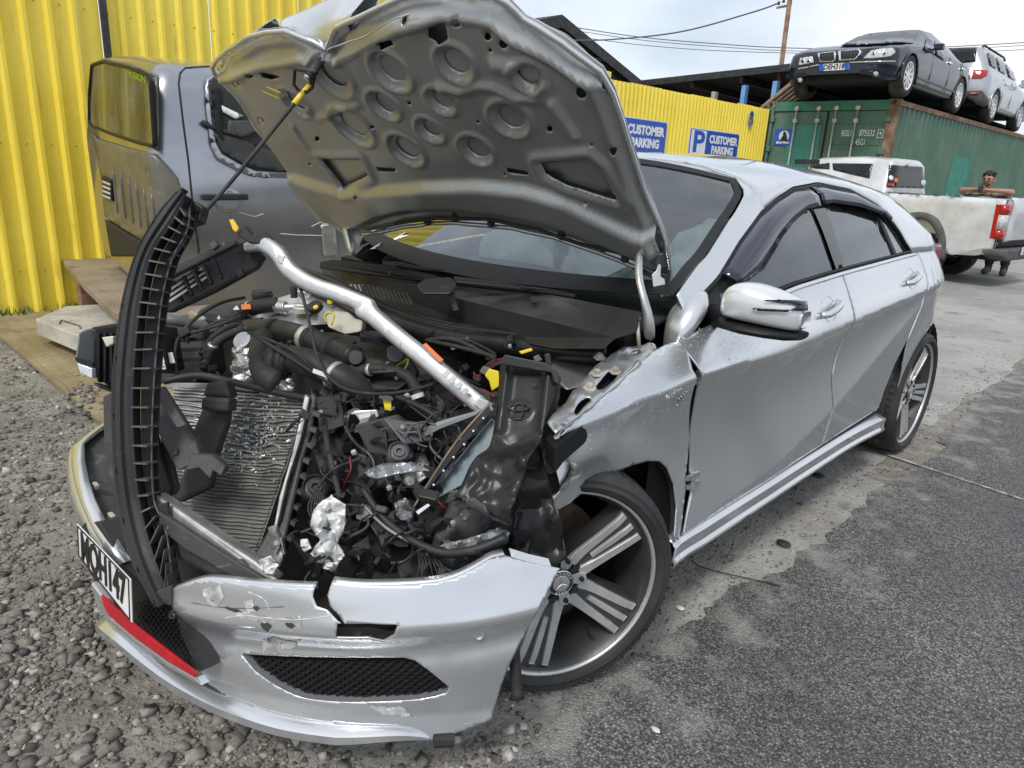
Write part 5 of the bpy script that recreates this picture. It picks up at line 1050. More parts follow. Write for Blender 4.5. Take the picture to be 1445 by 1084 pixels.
mat('lens_clear', (.30, .31, .32), .15, metal=.4, coat=.5, ccol=(.30, .31, .32), nscale=18, npos=(.4, .6))
mat('film_blue', (.24, .29, .30), .22, metal=.6, coat=.4, ccol=(.17, .21, .22), nscale=4)
mat('label_paper', (.74, .74, .72), .6, ccol=(.66, .66, .64), nscale=30)
mat('rubber_gloss', (.012, .012, .013), .32, spec=.4, ccol=(.022, .021, .020), nscale=5, layers=(((.09, .085, .075), 12, .66, .8), ((.16, .155, .145), 50, .70, .76)))
def dep(pts, d):
    if not isinstance(d, tuple): return [at(u, v, D=d) for u, v in pts]
    uc = sum(p[0] for p in pts)/len(pts); vc = sum(p[1] for p in pts)/len(pts); return [at(u, v, D=d[0]+d[1]*(u-uc)/100+d[2]*(v-vc)/100) for u, v in pts]
def slab(name, pts, d, th, m, par=CAR, bev=.003, vec=None):
    b = MB(); b.ext(dep(pts, d), (CD*th if vec is None else V(vec)*th)); return b.build(name, m, par, bev=bev)
def sheetn(name, pts, d, m, amp=.02, fr=.04, step=9, par=CAR, seed=0):   # a torn, buckled sheet
    uc = sum(p[0] for p in pts)/len(pts); vc = sum(p[1] for p in pts)/len(pts); d = d if isinstance(d, tuple) else (d, 0, 0); rp = []
    n_ = len(pts)
    for i in range(n_):
        a, b_ = np.array(pts[i]), np.array(pts[(i+1) % n_]); k = max(1, int(np.hypot(*(b_-a))/12))
        for j in range(k): q = a+(b_-a)*j/k; rp.append((q[0]+(2.2*noise.noise((q[0]*.2, q[1]*.2, seed)) if j else 0), q[1]+(2.2*noise.noise((q[0]*.2, q[1]*.2, seed+5)) if j else 0)))
    v2, fs = tri2d(rp, step); return mesh(name, [at(u, v, D=d[0]+d[1]*(u-uc)/100+d[2]*(v-vc)/100+amp*(noise.noise((u*fr, v*fr, seed))+.5*abs(noise.noise((u*fr*2.3, v*fr*2.3, seed+3))))) for u, v in v2], fs, m, par, smooth=True, solid=.004, ang=35)
def hose(name, pts, r, m, par=CAR, n=10, k=6, rib=0):
    P = crv([at(u, v, D=d) for u, v, d in pts], k); rs = [(r[0]+(r[1]-r[0])*i/(len(P)-1)) if isinstance(r, tuple) else r for i in range(len(P))]
    if rib: rs = [q*(1+rib*(i % 2)) for i, q in enumerate(rs)]
    b = MB(); b.tube(P, rs, n); return b.build(name, m, par, smooth=True)
def rbox(name, u, v, d, sz, m, par=CAR, rot=(0, 0, 0), bev=.006):
    from mathutils import Euler
    b = MB(); b.box(at(u, v, D=d), sz, M=Euler([R(a) for a in rot]).to_matrix()); return b.build(name, m, par, bev=bev)
def disc(name, u, v, d, r, h, m, ax=(0, 0, 1), par=CAR, n=20):
    b = MB(); b.lathe([(0, h), (r*.92, h), (r, h*.8), (r, 0), (0, 0)], at(u, v, D=d), ax, n); return b.build(name, m, par, smooth=True, ang=35)
# ---- dark masses: firewall, floor, engine block, gearbox
b = MB(); b.box((0, .34, .55), (1.42, .06, .80)); b.build('firewall', 'trim_black', CAR)
b = MB(); b.box((.0, -.12, .16), (1.10, .86, .04)); b.build('undertray', 'dusty_plastic', CAR)
b = MB(); b.box((-.12, .02, .50), (.62, .40, .46)); b.build('engine_block', 'dusty_plastic', CAR, bev=.03)
b = MB(); b.box((.36, .04, .40), (.34, .30, .30)); b.build('gearbox', 'alu_dirty', CAR, bev=.04)
b = MB(); b.box((-.62, .05, .55), (.12, .75, .5)); b.build('inner_wing', 'bare_metal', CAR, bev=.01)
slab('strut_tower', [(512, 402), (470, 400), (425, 410), (380, 425), (300, 465), (330, 450), (420, 460), (500, 455)], (2.5, -.1, -.3), .02, 'bare_metal', bev=.004)
slab('strut_tower', [(780, 505), (812, 498), (842, 512), (836, 540), (800, 552), (776, 530)], (1.93, 0, -.3), .06, 'bare_metal', bev=.01)
# ---- scuttle: tray, rubber seal, trims, wipers
tray = [(452, 372), (520, 372), (600, 384), (700, 402), (800, 420), (905, 440), (900, 468), (868, 478), (852, 492), (780, 492), (700, 476), (600, 452), (520, 424), (456, 398)]
slab('scuttle_tray', tray, (2.25, -.22, -.28), .03, 'black_plastic', bev=.004)
seal = [(428, 398, 2.55), (470, 412, 2.44), (520, 438, 2.32), (580, 462, 2.20), (640, 477, 2.12), (700, 484, 2.06), (760, 492, 2.0), (820, 498, 1.95), (856, 500, 1.93)]
hose('scuttle_seal', seal, .030, 'rubber_gloss', n=12)
hose('scuttle_lip', [(u, v-14, d+.02) for u, v, d in seal], .016, 'rubber_gloss', n=8)
tb = slab('scuttle_trim', [(452, 369), (470, 366), (560, 376), (612, 388), (640, 402), (612, 398), (560, 392), (450, 378)], (2.52, -.22, -.2), .03, 'trim_black', bev=.004)
slab('clip_slot', [(548, 382), (558, 383), (557, 390), (547, 388)], (2.49, 0, 0), .01, 'gasket', tb, bev=0)
tb = slab('scuttle_trim', [(640, 404), (700, 409), (780, 420), (862, 438), (864, 460), (790, 447), (700, 422)], (2.10, -.22, -.2), .03, 'black_plastic', bev=.004)
slab('clip_slot', [(750, 419), (760, 421), (759, 428), (749, 426)], (2.05, 0, 0), .01, 'gasket', tb, bev=0)
slab('sensor_cover', [(587, 402), (600, 393), (636, 391), (645, 403), (636, 415), (596, 415)], (2.13, 0, -.2), .02, 'black_plastic', bev=.006)
slab('sensor_leg', [(630, 414), (640, 412), (648, 438), (640, 440)], (2.15, 0, 0), .02, 'black_plastic')
hose('wiper_arm', [(560, 374, 2.48), (600, 380, 2.42), (660, 385, 2.36)], .008, 'trim_black'); hose('wiper_arm', [(640, 398, 2.18), (700, 404, 2.16), (770, 412, 2.12), (812, 419, 2.08)], .010, 'trim_black')
slab('wiper_blade', [(540, 368), (600, 372), (660, 383), (658, 388), (600, 379), (540, 374)], (2.5, -.25, 0), .015, 'rubber'); slab('wiper_blade', [(640, 390), (700, 396), (780, 410), (742, 408), (640, 396)], (2.2, -.2, 0), .015, 'rubber')
for u in range(488, 575, 6):
    slab('vent_rib', [(u, 396+(u-488)*.20), (u+2.5, 396+(u-488)*.20), (u+2.5+8, 414+(u-488)*.20), (u+8, 414+(u-488)*.20)], (2.33-.002*(u-488), 0, -.2), .006, 'black_plastic', bev=0)
slab('dead_leaf', [(832, 474), (842, 470), (852, 474), (846, 480), (836, 479)], 1.90, .004, 'wood', bev=0)
# right front pillar trims seen beside the hinge
slab('pillar_garnish', [(500, 362), (530, 345), (565, 328), (592, 322), (560, 345), (540, 362), (530, 372)], (2.85, .2, 0), .03, 'trim_black'); slab('pillar_edge', [(545, 342), (575, 326), (560, 338), (548, 346)], 2.8, .01, 'silver', bev=0)
slab('pillar_edge', [(522, 352), (538, 341), (534, 350)], 2.78, .01, 'silver', bev=0)
# ---- engine: covers, ducts, turbo foil
slab('engine_cover', [(395, 475), (440, 466), (500, 474), (545, 486), (572, 500), (590, 530), (560, 552), (500, 548), (450, 530), (400, 505)], (2.12, -.1, -.35), .10, 'black_plastic', bev=.016)
slab('cover_recess', [(463, 505), (490, 498), (535, 508), (560, 525), (520, 527), (480, 520)], (1.99, -.1, -.35), .03, 'dusty_plastic', bev=.006)
hose('intake_duct', [(384, 508, 2.0), (420, 508, 1.96), (455, 520, 1.93), (490, 538, 1.92), (520, 560, 1.95)], .038, 'black_plastic', n=18)
hose('intake_elbow', [(372, 478, 2.14), (368, 505, 2.04), (376, 530, 1.97), (394, 540, 1.95)], .036, 'rubber', n=16)
for u, v, d, r in ((388, 510, 1.985, .043), (400, 508, 1.97, .043)): b = MB(); b.tube([at(u, v, D=d), at(u+7, v+1, D=d-.005)], r, 18); b.build('hose_clamp', 'rubber', CAR, smooth=True)
hose('intercooler_pipe', [(352, 466, 2.30), (390, 466, 2.22), (430, 476, 2.14), (470, 492, 2.06), (500, 505, 2.0)], .034, 'black_plastic', n=16)
for u, v, d in ((385, 466, 2.225), (430, 476, 2.135), (436, 478, 2.13), (466, 491, 2.065)): b = MB(); b.tube([at(u, v, D=d), at(u+5, v+2, D=d-.01)], .038, 18); b.build('hose_clamp', 'galv' if u == 430 else 'rubber', CAR, smooth=True)
def blob(name, u, v, d, sz, m, seed, amp=.35, fr=2.2, par=CAR):
    bm = bmesh.new(); bmesh.ops.create_icosphere(bm, subdivisions=4, radius=1); vs = []
    for q in bm.verts: n = q.co.normalized(); k = 1+amp*noise.noise(n*fr+V(seed, 0, 0))+amp*.7*abs(noise.noise(n*fr*2.7+V(0, seed, 0))); vs.append(at(u, v, D=d)+(CR*n.x*sz[0]+CU*n.y*sz[1]-CD*n.z*sz[2])*k)
    fs = [[q.index for q in f.verts] for f in bm.faces]; bm.free(); return mesh(name, vs, fs, m, par, smooth=True, ang=28)
blob('heat_shield', 368, 523, 2.06, (.070, .058, .05), 'foil', 3, .45, 2.6); blob('heat_shield', 345, 497, 2.16, (.035, .030, .03), 'foil', 9, .3)
blob('heat_shield', 392, 548, 1.98, (.04, .03, .03), 'foil', 5, .5, 3); disc('turbo_flange', 346, 484, 2.16, .030, .02, 'bare_metal', (.3, -.6, .6))
disc('oil_cap', 526, 480, 2.1, .038, .02, 'black_plastic'); hose('lift_eye', [(548, 494, 2.04), (554, 490, 2.03), (558, 498, 2.03), (550, 504, 2.03)], .004, 'chrome')
# coolant tank, hoses and pipes at the far side
rbox('coolant_tank', 318, 452, 2.45, (.16, .12, .10), 'black_plastic', rot=(10, 0, 30), bev=.03); disc('tank_cap', 370, 424, 2.55, .036, .035, 'black_plastic'); disc('cap_rim', 370, 418, 2.54, .038, .012, 'black_plastic')
hose('coolant_pipe', [(300, 480, 2.36), (315, 455, 2.40), (340, 440, 2.44), (370, 432, 2.47), (392, 430, 2.48)], .026, 'rubber', n=12)
hose('aircon_pipe', [(388, 431, 2.48), (402, 434, 2.46), (420, 433, 2.46), (434, 434, 2.46)], .012, 'alu_beam'); hose('aircon_bellows', [(390, 432, 2.475), (398, 434, 2.465), (404, 434, 2.46)], .018, 'alu_beam', rib=.25, k=5)
slab('warning_label', [(340, 430), (353, 429), (354, 436), (341, 437)], 2.41, .003, 'orange_label', bev=0); slab('warning_triangle', [(327, 438), (334, 431), (338, 437)], 2.405, .003, 'white', bev=0)
disc('strut_top', 440, 418, 2.60, .07, .03, 'bare_metal'); disc('strut_nut', 415, 420, 2.5, .012, .04, 'black_plastic'); disc('strut_nut', 430, 440, 2.45, .04, .02, 'galv')
slab('brake_reservoir', [(458, 447), (470, 438), (492, 440), (500, 449), (512, 452), (510, 468), (486, 472), (462, 462)], (2.36, -.1, -.2), .07, 'tank_white', bev=.010)
disc('reservoir_cap', 446, 436, 2.40, .026, .018, 'black_plastic', (.2, -.5, .8)); disc('cap_mark', 446, 434.5, 2.375, .009, .006, 'plug_yellow', (.2, -.5, .8))
hose('reservoir_clip', [(460, 455, 2.30), (458, 446, 2.30), (464, 441, 2.30), (471, 445, 2.30), (468, 458, 2.29)], .0035, 'plug_yellow'); disc('dipstick', 466, 428, 2.42, .010, .02, 'plug_yellow')
# battery / fuse box with labels, lines
slab('battery_box', [(222, 460), (250, 452), (285, 462), (292, 520), (270, 545), (222, 540)], (2.24, -.05, -.2), .16, 'black_plastic', bev=.01)
for v in (478, 492, 506): slab('box_rib', [(238, v), (284, v-2), (284, v+3), (238, v+5)], 2.12, .01, 'trim_black', bev=.001)
lb = slab('type_label', [(208, 468), (222, 466), (232, 512), (214, 515)], 2.02, .003, 'label_paper', bev=0)
for k in range(7): slab('label_print', [(212+k*.8, 474+k*5), (223+k*.8, 473+k*5), (223+k*.8, 475+k*5), (212+k*.8, 476+k*5)], 2.016, .001, 'black_print', lb, bev=0)
slab('type_label', [(212, 516), (232, 513), (234, 521), (213, 523)], 2.018, .003, 'label_paper', bev=0); slab('label_stripe', [(214, 518), (231, 515.5), (231, 517), (214, 519.5)], 2.012, .002, 'sign_blue', bev=0)
slab('type_label', [(237, 498), (243, 497), (247, 512), (240, 513)], 2.06, .003, 'label_paper', bev=0)
slab('fuse_box', [(205, 462), (224, 456), (236, 520), (215, 528), (206, 500)], 2.05, .12, 'black_plastic', bev=.008)
hose('earth_hose', [(224, 449, 2.2), (245, 452, 2.2), (265, 456, 2.22), (292, 462, 2.25)], .016, 'plug_grey', n=12, rib=.06, k=8)
hose('vent_hose', [(250, 530, 2.1), (247, 500, 2.1), (252, 478, 2.12), (275, 450, 2.16), (310, 428, 2.22), (345, 420, 2.3)], .0055, 'rubber', n=8)
hose('heater_hose', [(287, 520, 2.15), (300, 490, 2.2), (325, 472, 2.24), (360, 462, 2.27), (390, 464, 2.26)], .014, 'rubber'); hose('heater_hose', [(285, 500, 2.2), (300, 478, 2.25), (330, 460, 2.3), (372, 452, 2.34)], .011, 'rubber')
# right headlamp, knocked loose
hl_ = slab('headlamp', [(112, 470), (128, 461), (165, 455), (200, 462), (212, 490), (208, 540), (180, 548), (150, 545), (112, 520), (106, 500)], (2.20, .15, 0), .14, 'black_plastic', bev=.012)
slab('headlamp_lens', [(110, 468), (126, 462), (133, 480), (131, 535), (112, 527), (105, 505)], (2.12, .2, 0), .04, 'lens_clear', hl_, bev=.008); slab('lens_band', [(106, 504), (131, 512), (131, 517), (106, 509)], 2.085, .01, 'trim_black', hl_, bev=.001)
slab('side_lamp', [(108, 512), (130, 520), (130, 534), (113, 527)], 2.08, .02, 'clear_lens', hl_, bev=.002); slab('lamp_bracket', [(143, 476), (160, 474), (160, 485), (150, 490)], 2.10, .02, 'galv', hl_, bev=.003)
for u in (137, 146, 155): slab('lamp_rib', [(u, 470), (u+3, 470), (u+3, 540), (u, 538)], 2.13, .02, 'trim_black', hl_, bev=.001)
slab('lamp_lower', [(130, 540), (150, 545), (160, 555), (140, 548)], 2.15, .03, 'black_plastic', hl_)
# ---- radiator pack: crushed core, frame, side tank
RA, RB, RC, RD_ = at(238, 543, D=2.06), at(432, 556, D=1.93), at(235, 775, D=1.86), at(352, 790, D=1.72)
def rad(s, t): return RA.lerp(RB, s).lerp(RC.lerp(RD_, s), t)
rn = (RB-RA).cross(RC-RA).normalized(); rn = rn if rn.dot(CAM-RA) > 0 else -rn
def dentf(s, t): return -.05*math.exp(-(((s-.55)/.28)**2+((t-.28)/.18)**2))+.012*noise.noise((s*7, t*9, 1))*math.exp(-((t-.3)/.25)**2)-.02*t*(1-t)*4*math.sin(s*3)
core = None
b = MB(); b.grid([[rad(s, t)+rn*(dentf(s, t)-.020) for s in np.linspace(0, 1, 24)] for t in np.linspace(0, 1, 30)]); core = b.build('radiator', 'fin_core', CAR, smooth=True)
for k in range(46):                           # the flat tubes, squashed where the core was hit
    t = (k+.5)/46; P_ = [rad(s, t+.006*noise.noise((s*6, k*.7, 3))*(1+3*math.exp(-((t-.28)/.2)**2)))+rn*(dentf(s, t)-.014+.006*noise.noise((s*9, k*1.3, 8))*math.exp(-((t-.28)/.22)**2)) for s in np.linspace(.01, .99, 26)]
    b = MB(); b.tube(P_, .0030, 5); b.build('cooling_tube', 'alu_dirty' if (k < 22 and random.random() < .8) else 'fin_core', core)
fb = MB()
for k in range(420):                          # bright torn fins in the dented zone
    s, t = random.gauss(.58, .2), random.gauss(.26, .13)
    if not (.03 < s < .97 and .02 < t < .7): continue
    p = rad(s, t)+rn*(dentf(s, t)-.006); a = V(random.gauss(0, 1), random.gauss(0, 1), random.gauss(0, 1)).normalized()*random.uniform(.004, .014); c_ = rn.cross(a).normalized()*random.uniform(.002, .005); fb.add([p, p+a, p+a+c_+rn*.003, p+c_], [(0, 1, 2, 3)])
tag(fb.build('torn_fins', 'alu_beam', core, solid=.0006), kind='stuff')
slab('radiator_frame', [(430, 556), (437, 561), (424, 620), (405, 680), (391, 742), (386, 744), (394, 700), (412, 640)], (1.80, 0, -.08), .025, 'alu_dirty', core, bev=.003)
slab('side_tank', [(438, 548), (448, 560), (440, 610), (428, 650), (408, 740), (395, 790), (350, 795), (380, 745), (396, 735), (412, 670), (430, 610)], (1.80, 0, -.08), .06, 'black_plastic', core, bev=.006)
for k in range(9): slab('tank_rib', [(442-k*4.5, 580+k*22), (452-k*5, 584+k*22), (450-k*5, 590+k*22), (440-k*4.5, 586+k*22)], (1.78-.008*k, 0, 0), .03, 'dusty_plastic', core, bev=.001)
slab('top_frame', [(236, 540), (320, 541), (400, 552), (400, 558), (320, 549), (236, 548)], (2.02, -.07, 0), .03, 'alu_dirty', core, bev=.003)
hose('top_rail', [(232, 538, 2.0), (280, 530, 2.0), (330, 540, 1.98), (400, 556, 1.93), (432, 562, 1.9)], .010, 'black_plastic')
slab('intake_boot', [(290, 560), (322, 562), (318, 600), (300, 650), (295, 690), (250, 712), (240, 700), (262, 660), (270, 610)], (1.86, 0, -.05), .05, 'rubber', bev=.012); slab('boot_cuff', [(284, 560), (324, 562), (322, 582), (282, 578)], 1.83, .06, 'rubber', bev=.008); slab('boot_cuff', [(290, 540), (318, 536), (326, 562), (284, 560)], 1.86, .06, 'rubber', bev=.01)
br = slab('crash_bracket', [(207, 556), (228, 545), (276, 620), (283, 648), (250, 665), (212, 590)], (1.74, 0, -.1), .025, 'dusty_plastic', bev=.004); slab('crash_bracket', [(214, 552), (229, 546), (262, 600), (250, 604)], (1.70, 0, -.1), .012, 'dusty_plastic', br, bev=.002)
disc('bracket_bolt', 247, 637, 1.705, .011, .010, 'dusty_plastic', -CD, par=br, n=6)
slab('bent_horn', [(268, 640), (300, 642), (318, 658), (312, 672), (300, 664), (296, 676), (280, 660), (262, 664)], (1.68, 0, -.1), .03, 'dusty_plastic', bev=.004)
slab('side_duct', [(200, 610), (214, 606), (240, 690), (236, 704), (222, 690)], (1.72, 0, 0), .03, 'black_plastic'); slab('side_duct', [(222, 600), (232, 610), (250, 690), (244, 700)], (1.74, 0, 0), .02, 'dusty_plastic')
slab('air_guide', [(145, 560), (160, 552), (170, 640), (168, 700), (150, 680), (146, 610)], (1.85, 0, 0), .03, 'dusty_plastic')
# silver bumper beam lying behind the cover
bm_ = slab('impact_beam', [(218, 698), (232, 706), (300, 752), (360, 792), (392, 818), (384, 826), (340, 814), (270, 768), (220, 730)], (1.58, -.05, -.02), .05, 'alu_dirty', bev=.006); slab('beam_face', [(224, 722), (300, 772), (380, 822), (340, 820), (260, 775), (224, 745)], (1.56, -.05, 0), .02, 'dusty_plastic', bm_)
slab('foam_block', [(238, 742), (300, 780), (350, 815), (300, 815), (250, 790), (240, 770)], (1.60, -.05, 0), .05, 'dusty_plastic', bev=.01); slab('foam_block', [(300, 800), (340, 790), (352, 800), (330, 818)], 1.54, .04, 'dusty_plastic', bev=.006)
# ---- tangle of broken trim on the near side
random.seed(21)
DEB = [([(380, 745), (392, 740), (402, 775), (396, 800), (386, 790)], 1.60, 'alu_dirty'), ([(410, 760), (425, 770), (450, 800), (452, 815), (436, 806)], 1.55, 'trim_black'), ([(445, 620), (520, 560), (560, 590), (585, 640), (560, 680), (510, 700), (470, 690)], 1.86, 'dusty_plastic'),
       ([(440, 628), (475, 610), (500, 640), (478, 690), (452, 668)], 1.80, 'black_plastic'), ([(500, 600), (560, 585), (600, 620), (575, 650), (520, 640)], 1.82, 'dusty_plastic'), ([(540, 590), (600, 598), (612, 622), (570, 628)], 1.78, 'plug_grey'), ([(455, 690), (500, 680), (540, 720), (500, 760), (460, 740)], 1.75, 'black_plastic'),
       ([(470, 590), (500, 575), (540, 582), (560, 570), (548, 600), (500, 612)], 1.9, 'alu_dirty'), ([(490, 560), (540, 555), (545, 570), (500, 580)], 1.93, 'black_plastic'), ([(560, 640), (600, 640), (610, 670), (580, 690), (552, 670)], 1.8, 'alu_dirty'), ([(470, 770), (560, 760), (610, 790), (600, 824), (500, 826), (468, 800)], 1.68, 'black_plastic'),
       ([(520, 740), (560, 720), (600, 735), (585, 765), (540, 770)], 1.70, 'dusty_plastic'), ([(640, 700), (690, 680), (720, 700), (690, 770), (640, 820), (600, 822), (612, 760)], 1.66, 'dusty_plastic'), ([(600, 560), (660, 545), (690, 570), (640, 600)], 1.95, 'black_plastic'), ([(445, 560), (480, 556), (486, 600), (450, 612)], 1.84, 'black_plastic')]
for k, (p_, d, m_) in enumerate(DEB):
    if k % 3: slab('broken_trim', p_, (d, random.uniform(-.1, .1), random.uniform(-.25, .05)), random.uniform(.02, .05), m_, bev=.005)
    else: sheetn('broken_trim', p_, (d, random.uniform(-.1, .1), random.uniform(-.25, .05)), m_, .03, .05, seed=k)
    c_ = np.mean(p_, 0)                       # moulded ribs and a screw boss on each piece
    for q in range(3):
        a = random.uniform(0, 6.28); o_ = random.uniform(-10, 10); slab('moulded_rib', [(c_[0]+o_+12*math.cos(a), c_[1]+12*math.sin(a)), (c_[0]+o_+12*math.cos(a)+2.5, c_[1]+12*math.sin(a)+2), (c_[0]+o_-12*math.cos(a)+2.5, c_[1]-12*math.sin(a)+2), (c_[0]+o_-12*math.cos(a), c_[1]-12*math.sin(a))], d-.02, .015, m_, bev=.001)
    disc('screw_boss', c_[0]+random.uniform(-12, 12), c_[1]+random.uniform(-9, 9), d-.015, .006, .008, random.choice(['galv', 'black_plastic', 'alu_dirty']), -CD, n=8)
for i in range(190):                          # small snapped fragments and clips in the tangle
    u = random.uniform(440, 720); v = random.uniform(560, 815)
    if u > 640 and v < 640: continue
    d = 1.93-.0013*(v-560)+random.uniform(-.09, .03); n = random.randint(3, 6); s = random.uniform(6, 20); a = random.uniform(0, 6.28); el_ = random.uniform(.25, .8)
    P_ = []
    for k in range(n):
        t = 2*math.pi*k/n+random.uniform(-.3, .3); x, y = s*math.cos(t)*random.uniform(.6, 1.1), s*el_*math.sin(t); P_.append((u+x*math.cos(a)-y*math.sin(a), v+x*math.sin(a)+y*math.cos(a)))
    slab('plastic_fragment', P_, (d, random.uniform(-.3, .3), random.uniform(-.4, .3)), random.uniform(.004, .02), random.choice(['black_plastic']*6+['dusty_plastic']*5+['trim_black']*3+['alu_dirty', 'lens_clear', 'plug_grey']), bev=.0015)
for i in range(46):                           # torn wiring
    u, v = random.uniform(440, 700), random.uniform(555, 790); d = 1.90-.0012*(v-560)+random.uniform(-.1, 0); P_ = [(u, v, d)]; a = random.uniform(0, 6.28)
    for k in range(4): a += random.uniform(-.9, .9); u += 18*math.cos(a); v += 14*math.sin(a)+3; P_.append((u, v, d+random.uniform(-.03, .03)))
    hose('loose_wire', P_, random.uniform(.0016, .0042), random.choice(['rubber']*7+['wire_red', 'black_plastic', 'plug_grey']), n=6, k=4)
for k in range(7): hose('torn_strands', [(588+k*2, 770, 1.60), (592+k*5, 795, 1.57), (585+k*9, 826, 1.56)], .002, 'rubber', n=5)
for k in range(6): hose('torn_strands', [(440+k*3, 700, 1.62), (435+k*4, 720, 1.6), (448+k*2, 745, 1.58)], .002, 'rubber', n=5)
# clear lens shards, mirrored reflector, scalloped lamp bezel
sheetn('lens_shard', [(516, 668), (540, 656), (580, 653), (606, 664), (560, 670), (530, 677)], (1.66, 0, -.2), 'lens_clear', .03, .06, 5, seed=8); sheetn('lens_shard', [(556, 712), (572, 702), (584, 716), (580, 738), (560, 728)], 1.62, 'lens_clear', .03, .09, 4, seed=9)
sheetn('lens_shard', [(620, 770), (660, 760), (705, 745), (720, 752), (712, 768), (650, 782)], 1.55, 'lens_clear', .03, .06, 5, seed=10); hose('lens_rim', [(512, 690, 1.66), (540, 730, 1.62), (580, 762, 1.58), (625, 780, 1.55), (670, 776, 1.53), (715, 758, 1.53)], (.008, .012), 'black_plastic', n=6)
hose('lens_rim', [(515, 715, 1.64), (545, 745, 1.6), (590, 770, 1.57), (625, 783, 1.55)], .004, 'lens_clear', n=6)
slab('reflector_strip', [(583, 612), (620, 594), (680, 578), (672, 586), (620, 606), (590, 622)], (1.76, -.1, 0), .02, 'lens_clear', bev=.002); slab('reflector_back', [(590, 624), (640, 604), (690, 586), (680, 612), (620, 632)], (1.79, -.1, 0), .02, 'black_plastic')
bz = slab('lamp_bezel', [(584, 716), (600, 690), (640, 632), (690, 572), (694, 582), (676, 600), (672, 612), (658, 622), (656, 634), (640, 646), (640, 658), (624, 668), (620, 682), (608, 692), (604, 706), (592, 720)], (1.66, -.06, -.05), .012, 'gloss_black', bev=.002)
hose('bezel_edge', [(584, 716, 1.655), (610, 674, 1.65), (645, 622, 1.645), (690, 570, 1.64)], .0028, 'wood', n=6)
for u, v in ((596, 706), (612, 684), (626, 664), (640, 645), (655, 627), (668, 608), (682, 590)): disc('bezel_stud', u, v, 1.643, .0026, .003, 'white', -CD, par=bz, n=8)
slab('lamp_film', [(612, 698), (640, 655), (660, 630), (694, 590), (702, 598), (696, 640), (680, 668), (650, 686), (620, 702)], (1.69, -.04, -.04), .006, 'film_blue', bev=.002)
slab('chrome_scrap', [(586, 722), (620, 700), (618, 706), (590, 727)], 1.63, .006, 'chrome', bev=.001)
sheetn('torn_label', [(446, 716), (468, 700), (488, 712), (486, 742), (476, 768), (487, 784), (470, 806), (446, 800), (437, 782), (452, 762), (440, 740)], 1.56, 'white', .05, .07, 4, seed=4); sheetn('torn_label', [(424, 764), (434, 760), (440, 774), (430, 780)], 1.54, 'white', .03, .1, 3, seed=6); sheetn('foam_scrap', [(366, 790), (382, 784), (394, 798), (384, 812), (370, 806)], 1.52, 'white', .04, .09, 3, seed=7)
# electrical plugs by the beam's foot
slab('yellow_plug', [(684, 530), (690, 520), (704, 524), (705, 545), (694, 552), (690, 538)], 1.86, .03, 'plug_yellow', bev=.003); slab('grey_plug', [(676, 525), (682, 516), (694, 520), (688, 532)], 1.87, .03, 'plug_grey', bev=.003)
slab('green_plug', [(684, 503), (690, 498), (696, 502), (694, 509), (686, 508)], 1.95, .02, 'plug_green'); slab('yellow_plug', [(732, 496), (750, 491), (752, 495), (736, 500)], 1.92, .02, 'plug_yellow', bev=.002)
slab('pink_plug', [(752, 504), (760, 500), (766, 508), (756, 512)], 1.90, .02, 'plug_grey')
for k in range(6): hose('loom_wire', [(668, 525+k*2, 1.9), (676, 530+k*1.5, 1.88), (690, 512+k*2, 1.92), (712, 505+k, 1.94)], .002, 'wire_red' if k % 3 == 0 else 'rubber', n=5)
for k in range(5): hose('loom_wire', [(556, 520, 2.0), (565, 512+k*2, 1.99), (576, 508+k*3, 1.98), (570, 524+k, 1.98)], .002, ['plug_yellow', 'plug_green', 'wire_red', 'rubber', 'rubber'][k], n=5)
hose('engine_loom', [(500, 535, 1.96), (515, 522, 1.95), (545, 522, 1.94), (575, 532, 1.93), (590, 555, 1.92), (596, 580, 1.92)], .016, 'rubber'); hose('engine_loom', [(480, 560, 1.9), (520, 548, 1.93), (570, 552, 1.95)], .012, 'rubber')
b = MB(); b.tube([at(588, 556, D=1.90), at(590, 562, D=1.90)], .019, 12); b.build('loom_tape', 'white', CAR)
slab('metal_tag', [(540, 562), (552, 565), (552, 580), (543, 578)], 1.86, .004, 'plug_yellow', bev=0); slab('ecu_plate', [(482, 592), (500, 580), (532, 578), (535, 588), (515, 600), (490, 606)], 1.86, .012, 'bare_metal')
hose('bonnet_cable', [(416, 382, 2.0), (425, 410, 1.96), (438, 462, 1.90), (448, 505, 1.86), (464, 532, 1.83), (490, 550, 1.81), (530, 556, 1.80), (575, 552, 1.82), (620, 540, 1.86)], .0045, 'rubber', n=8)
for u, v in ((470, 545), (560, 500), (600, 560), (620, 590), (505, 505)): disc('pulley', u, v, 2.0, random.uniform(.02, .035), .03, 'dusty_plastic', -CD)
for nm, u, v, d, r, m_ in (('lamp_motor', 562, 640, 1.74, .026, 'plug_grey'), ('horn', 445, 690, 1.72, .032, 'black_plastic')): b = MB(); b.lathe([(0, .010), (r*.25, .010), (r*.3, .018), (r*.5, .018), (r*.55, .012), (r*.85, .010), (r*.9, .020), (r, .016), (r, -.02)], at(u, v, D=d), (-CD+CU*.5+CR*.3), 24); b.build(nm, m_, CAR, smooth=True, ang=35)
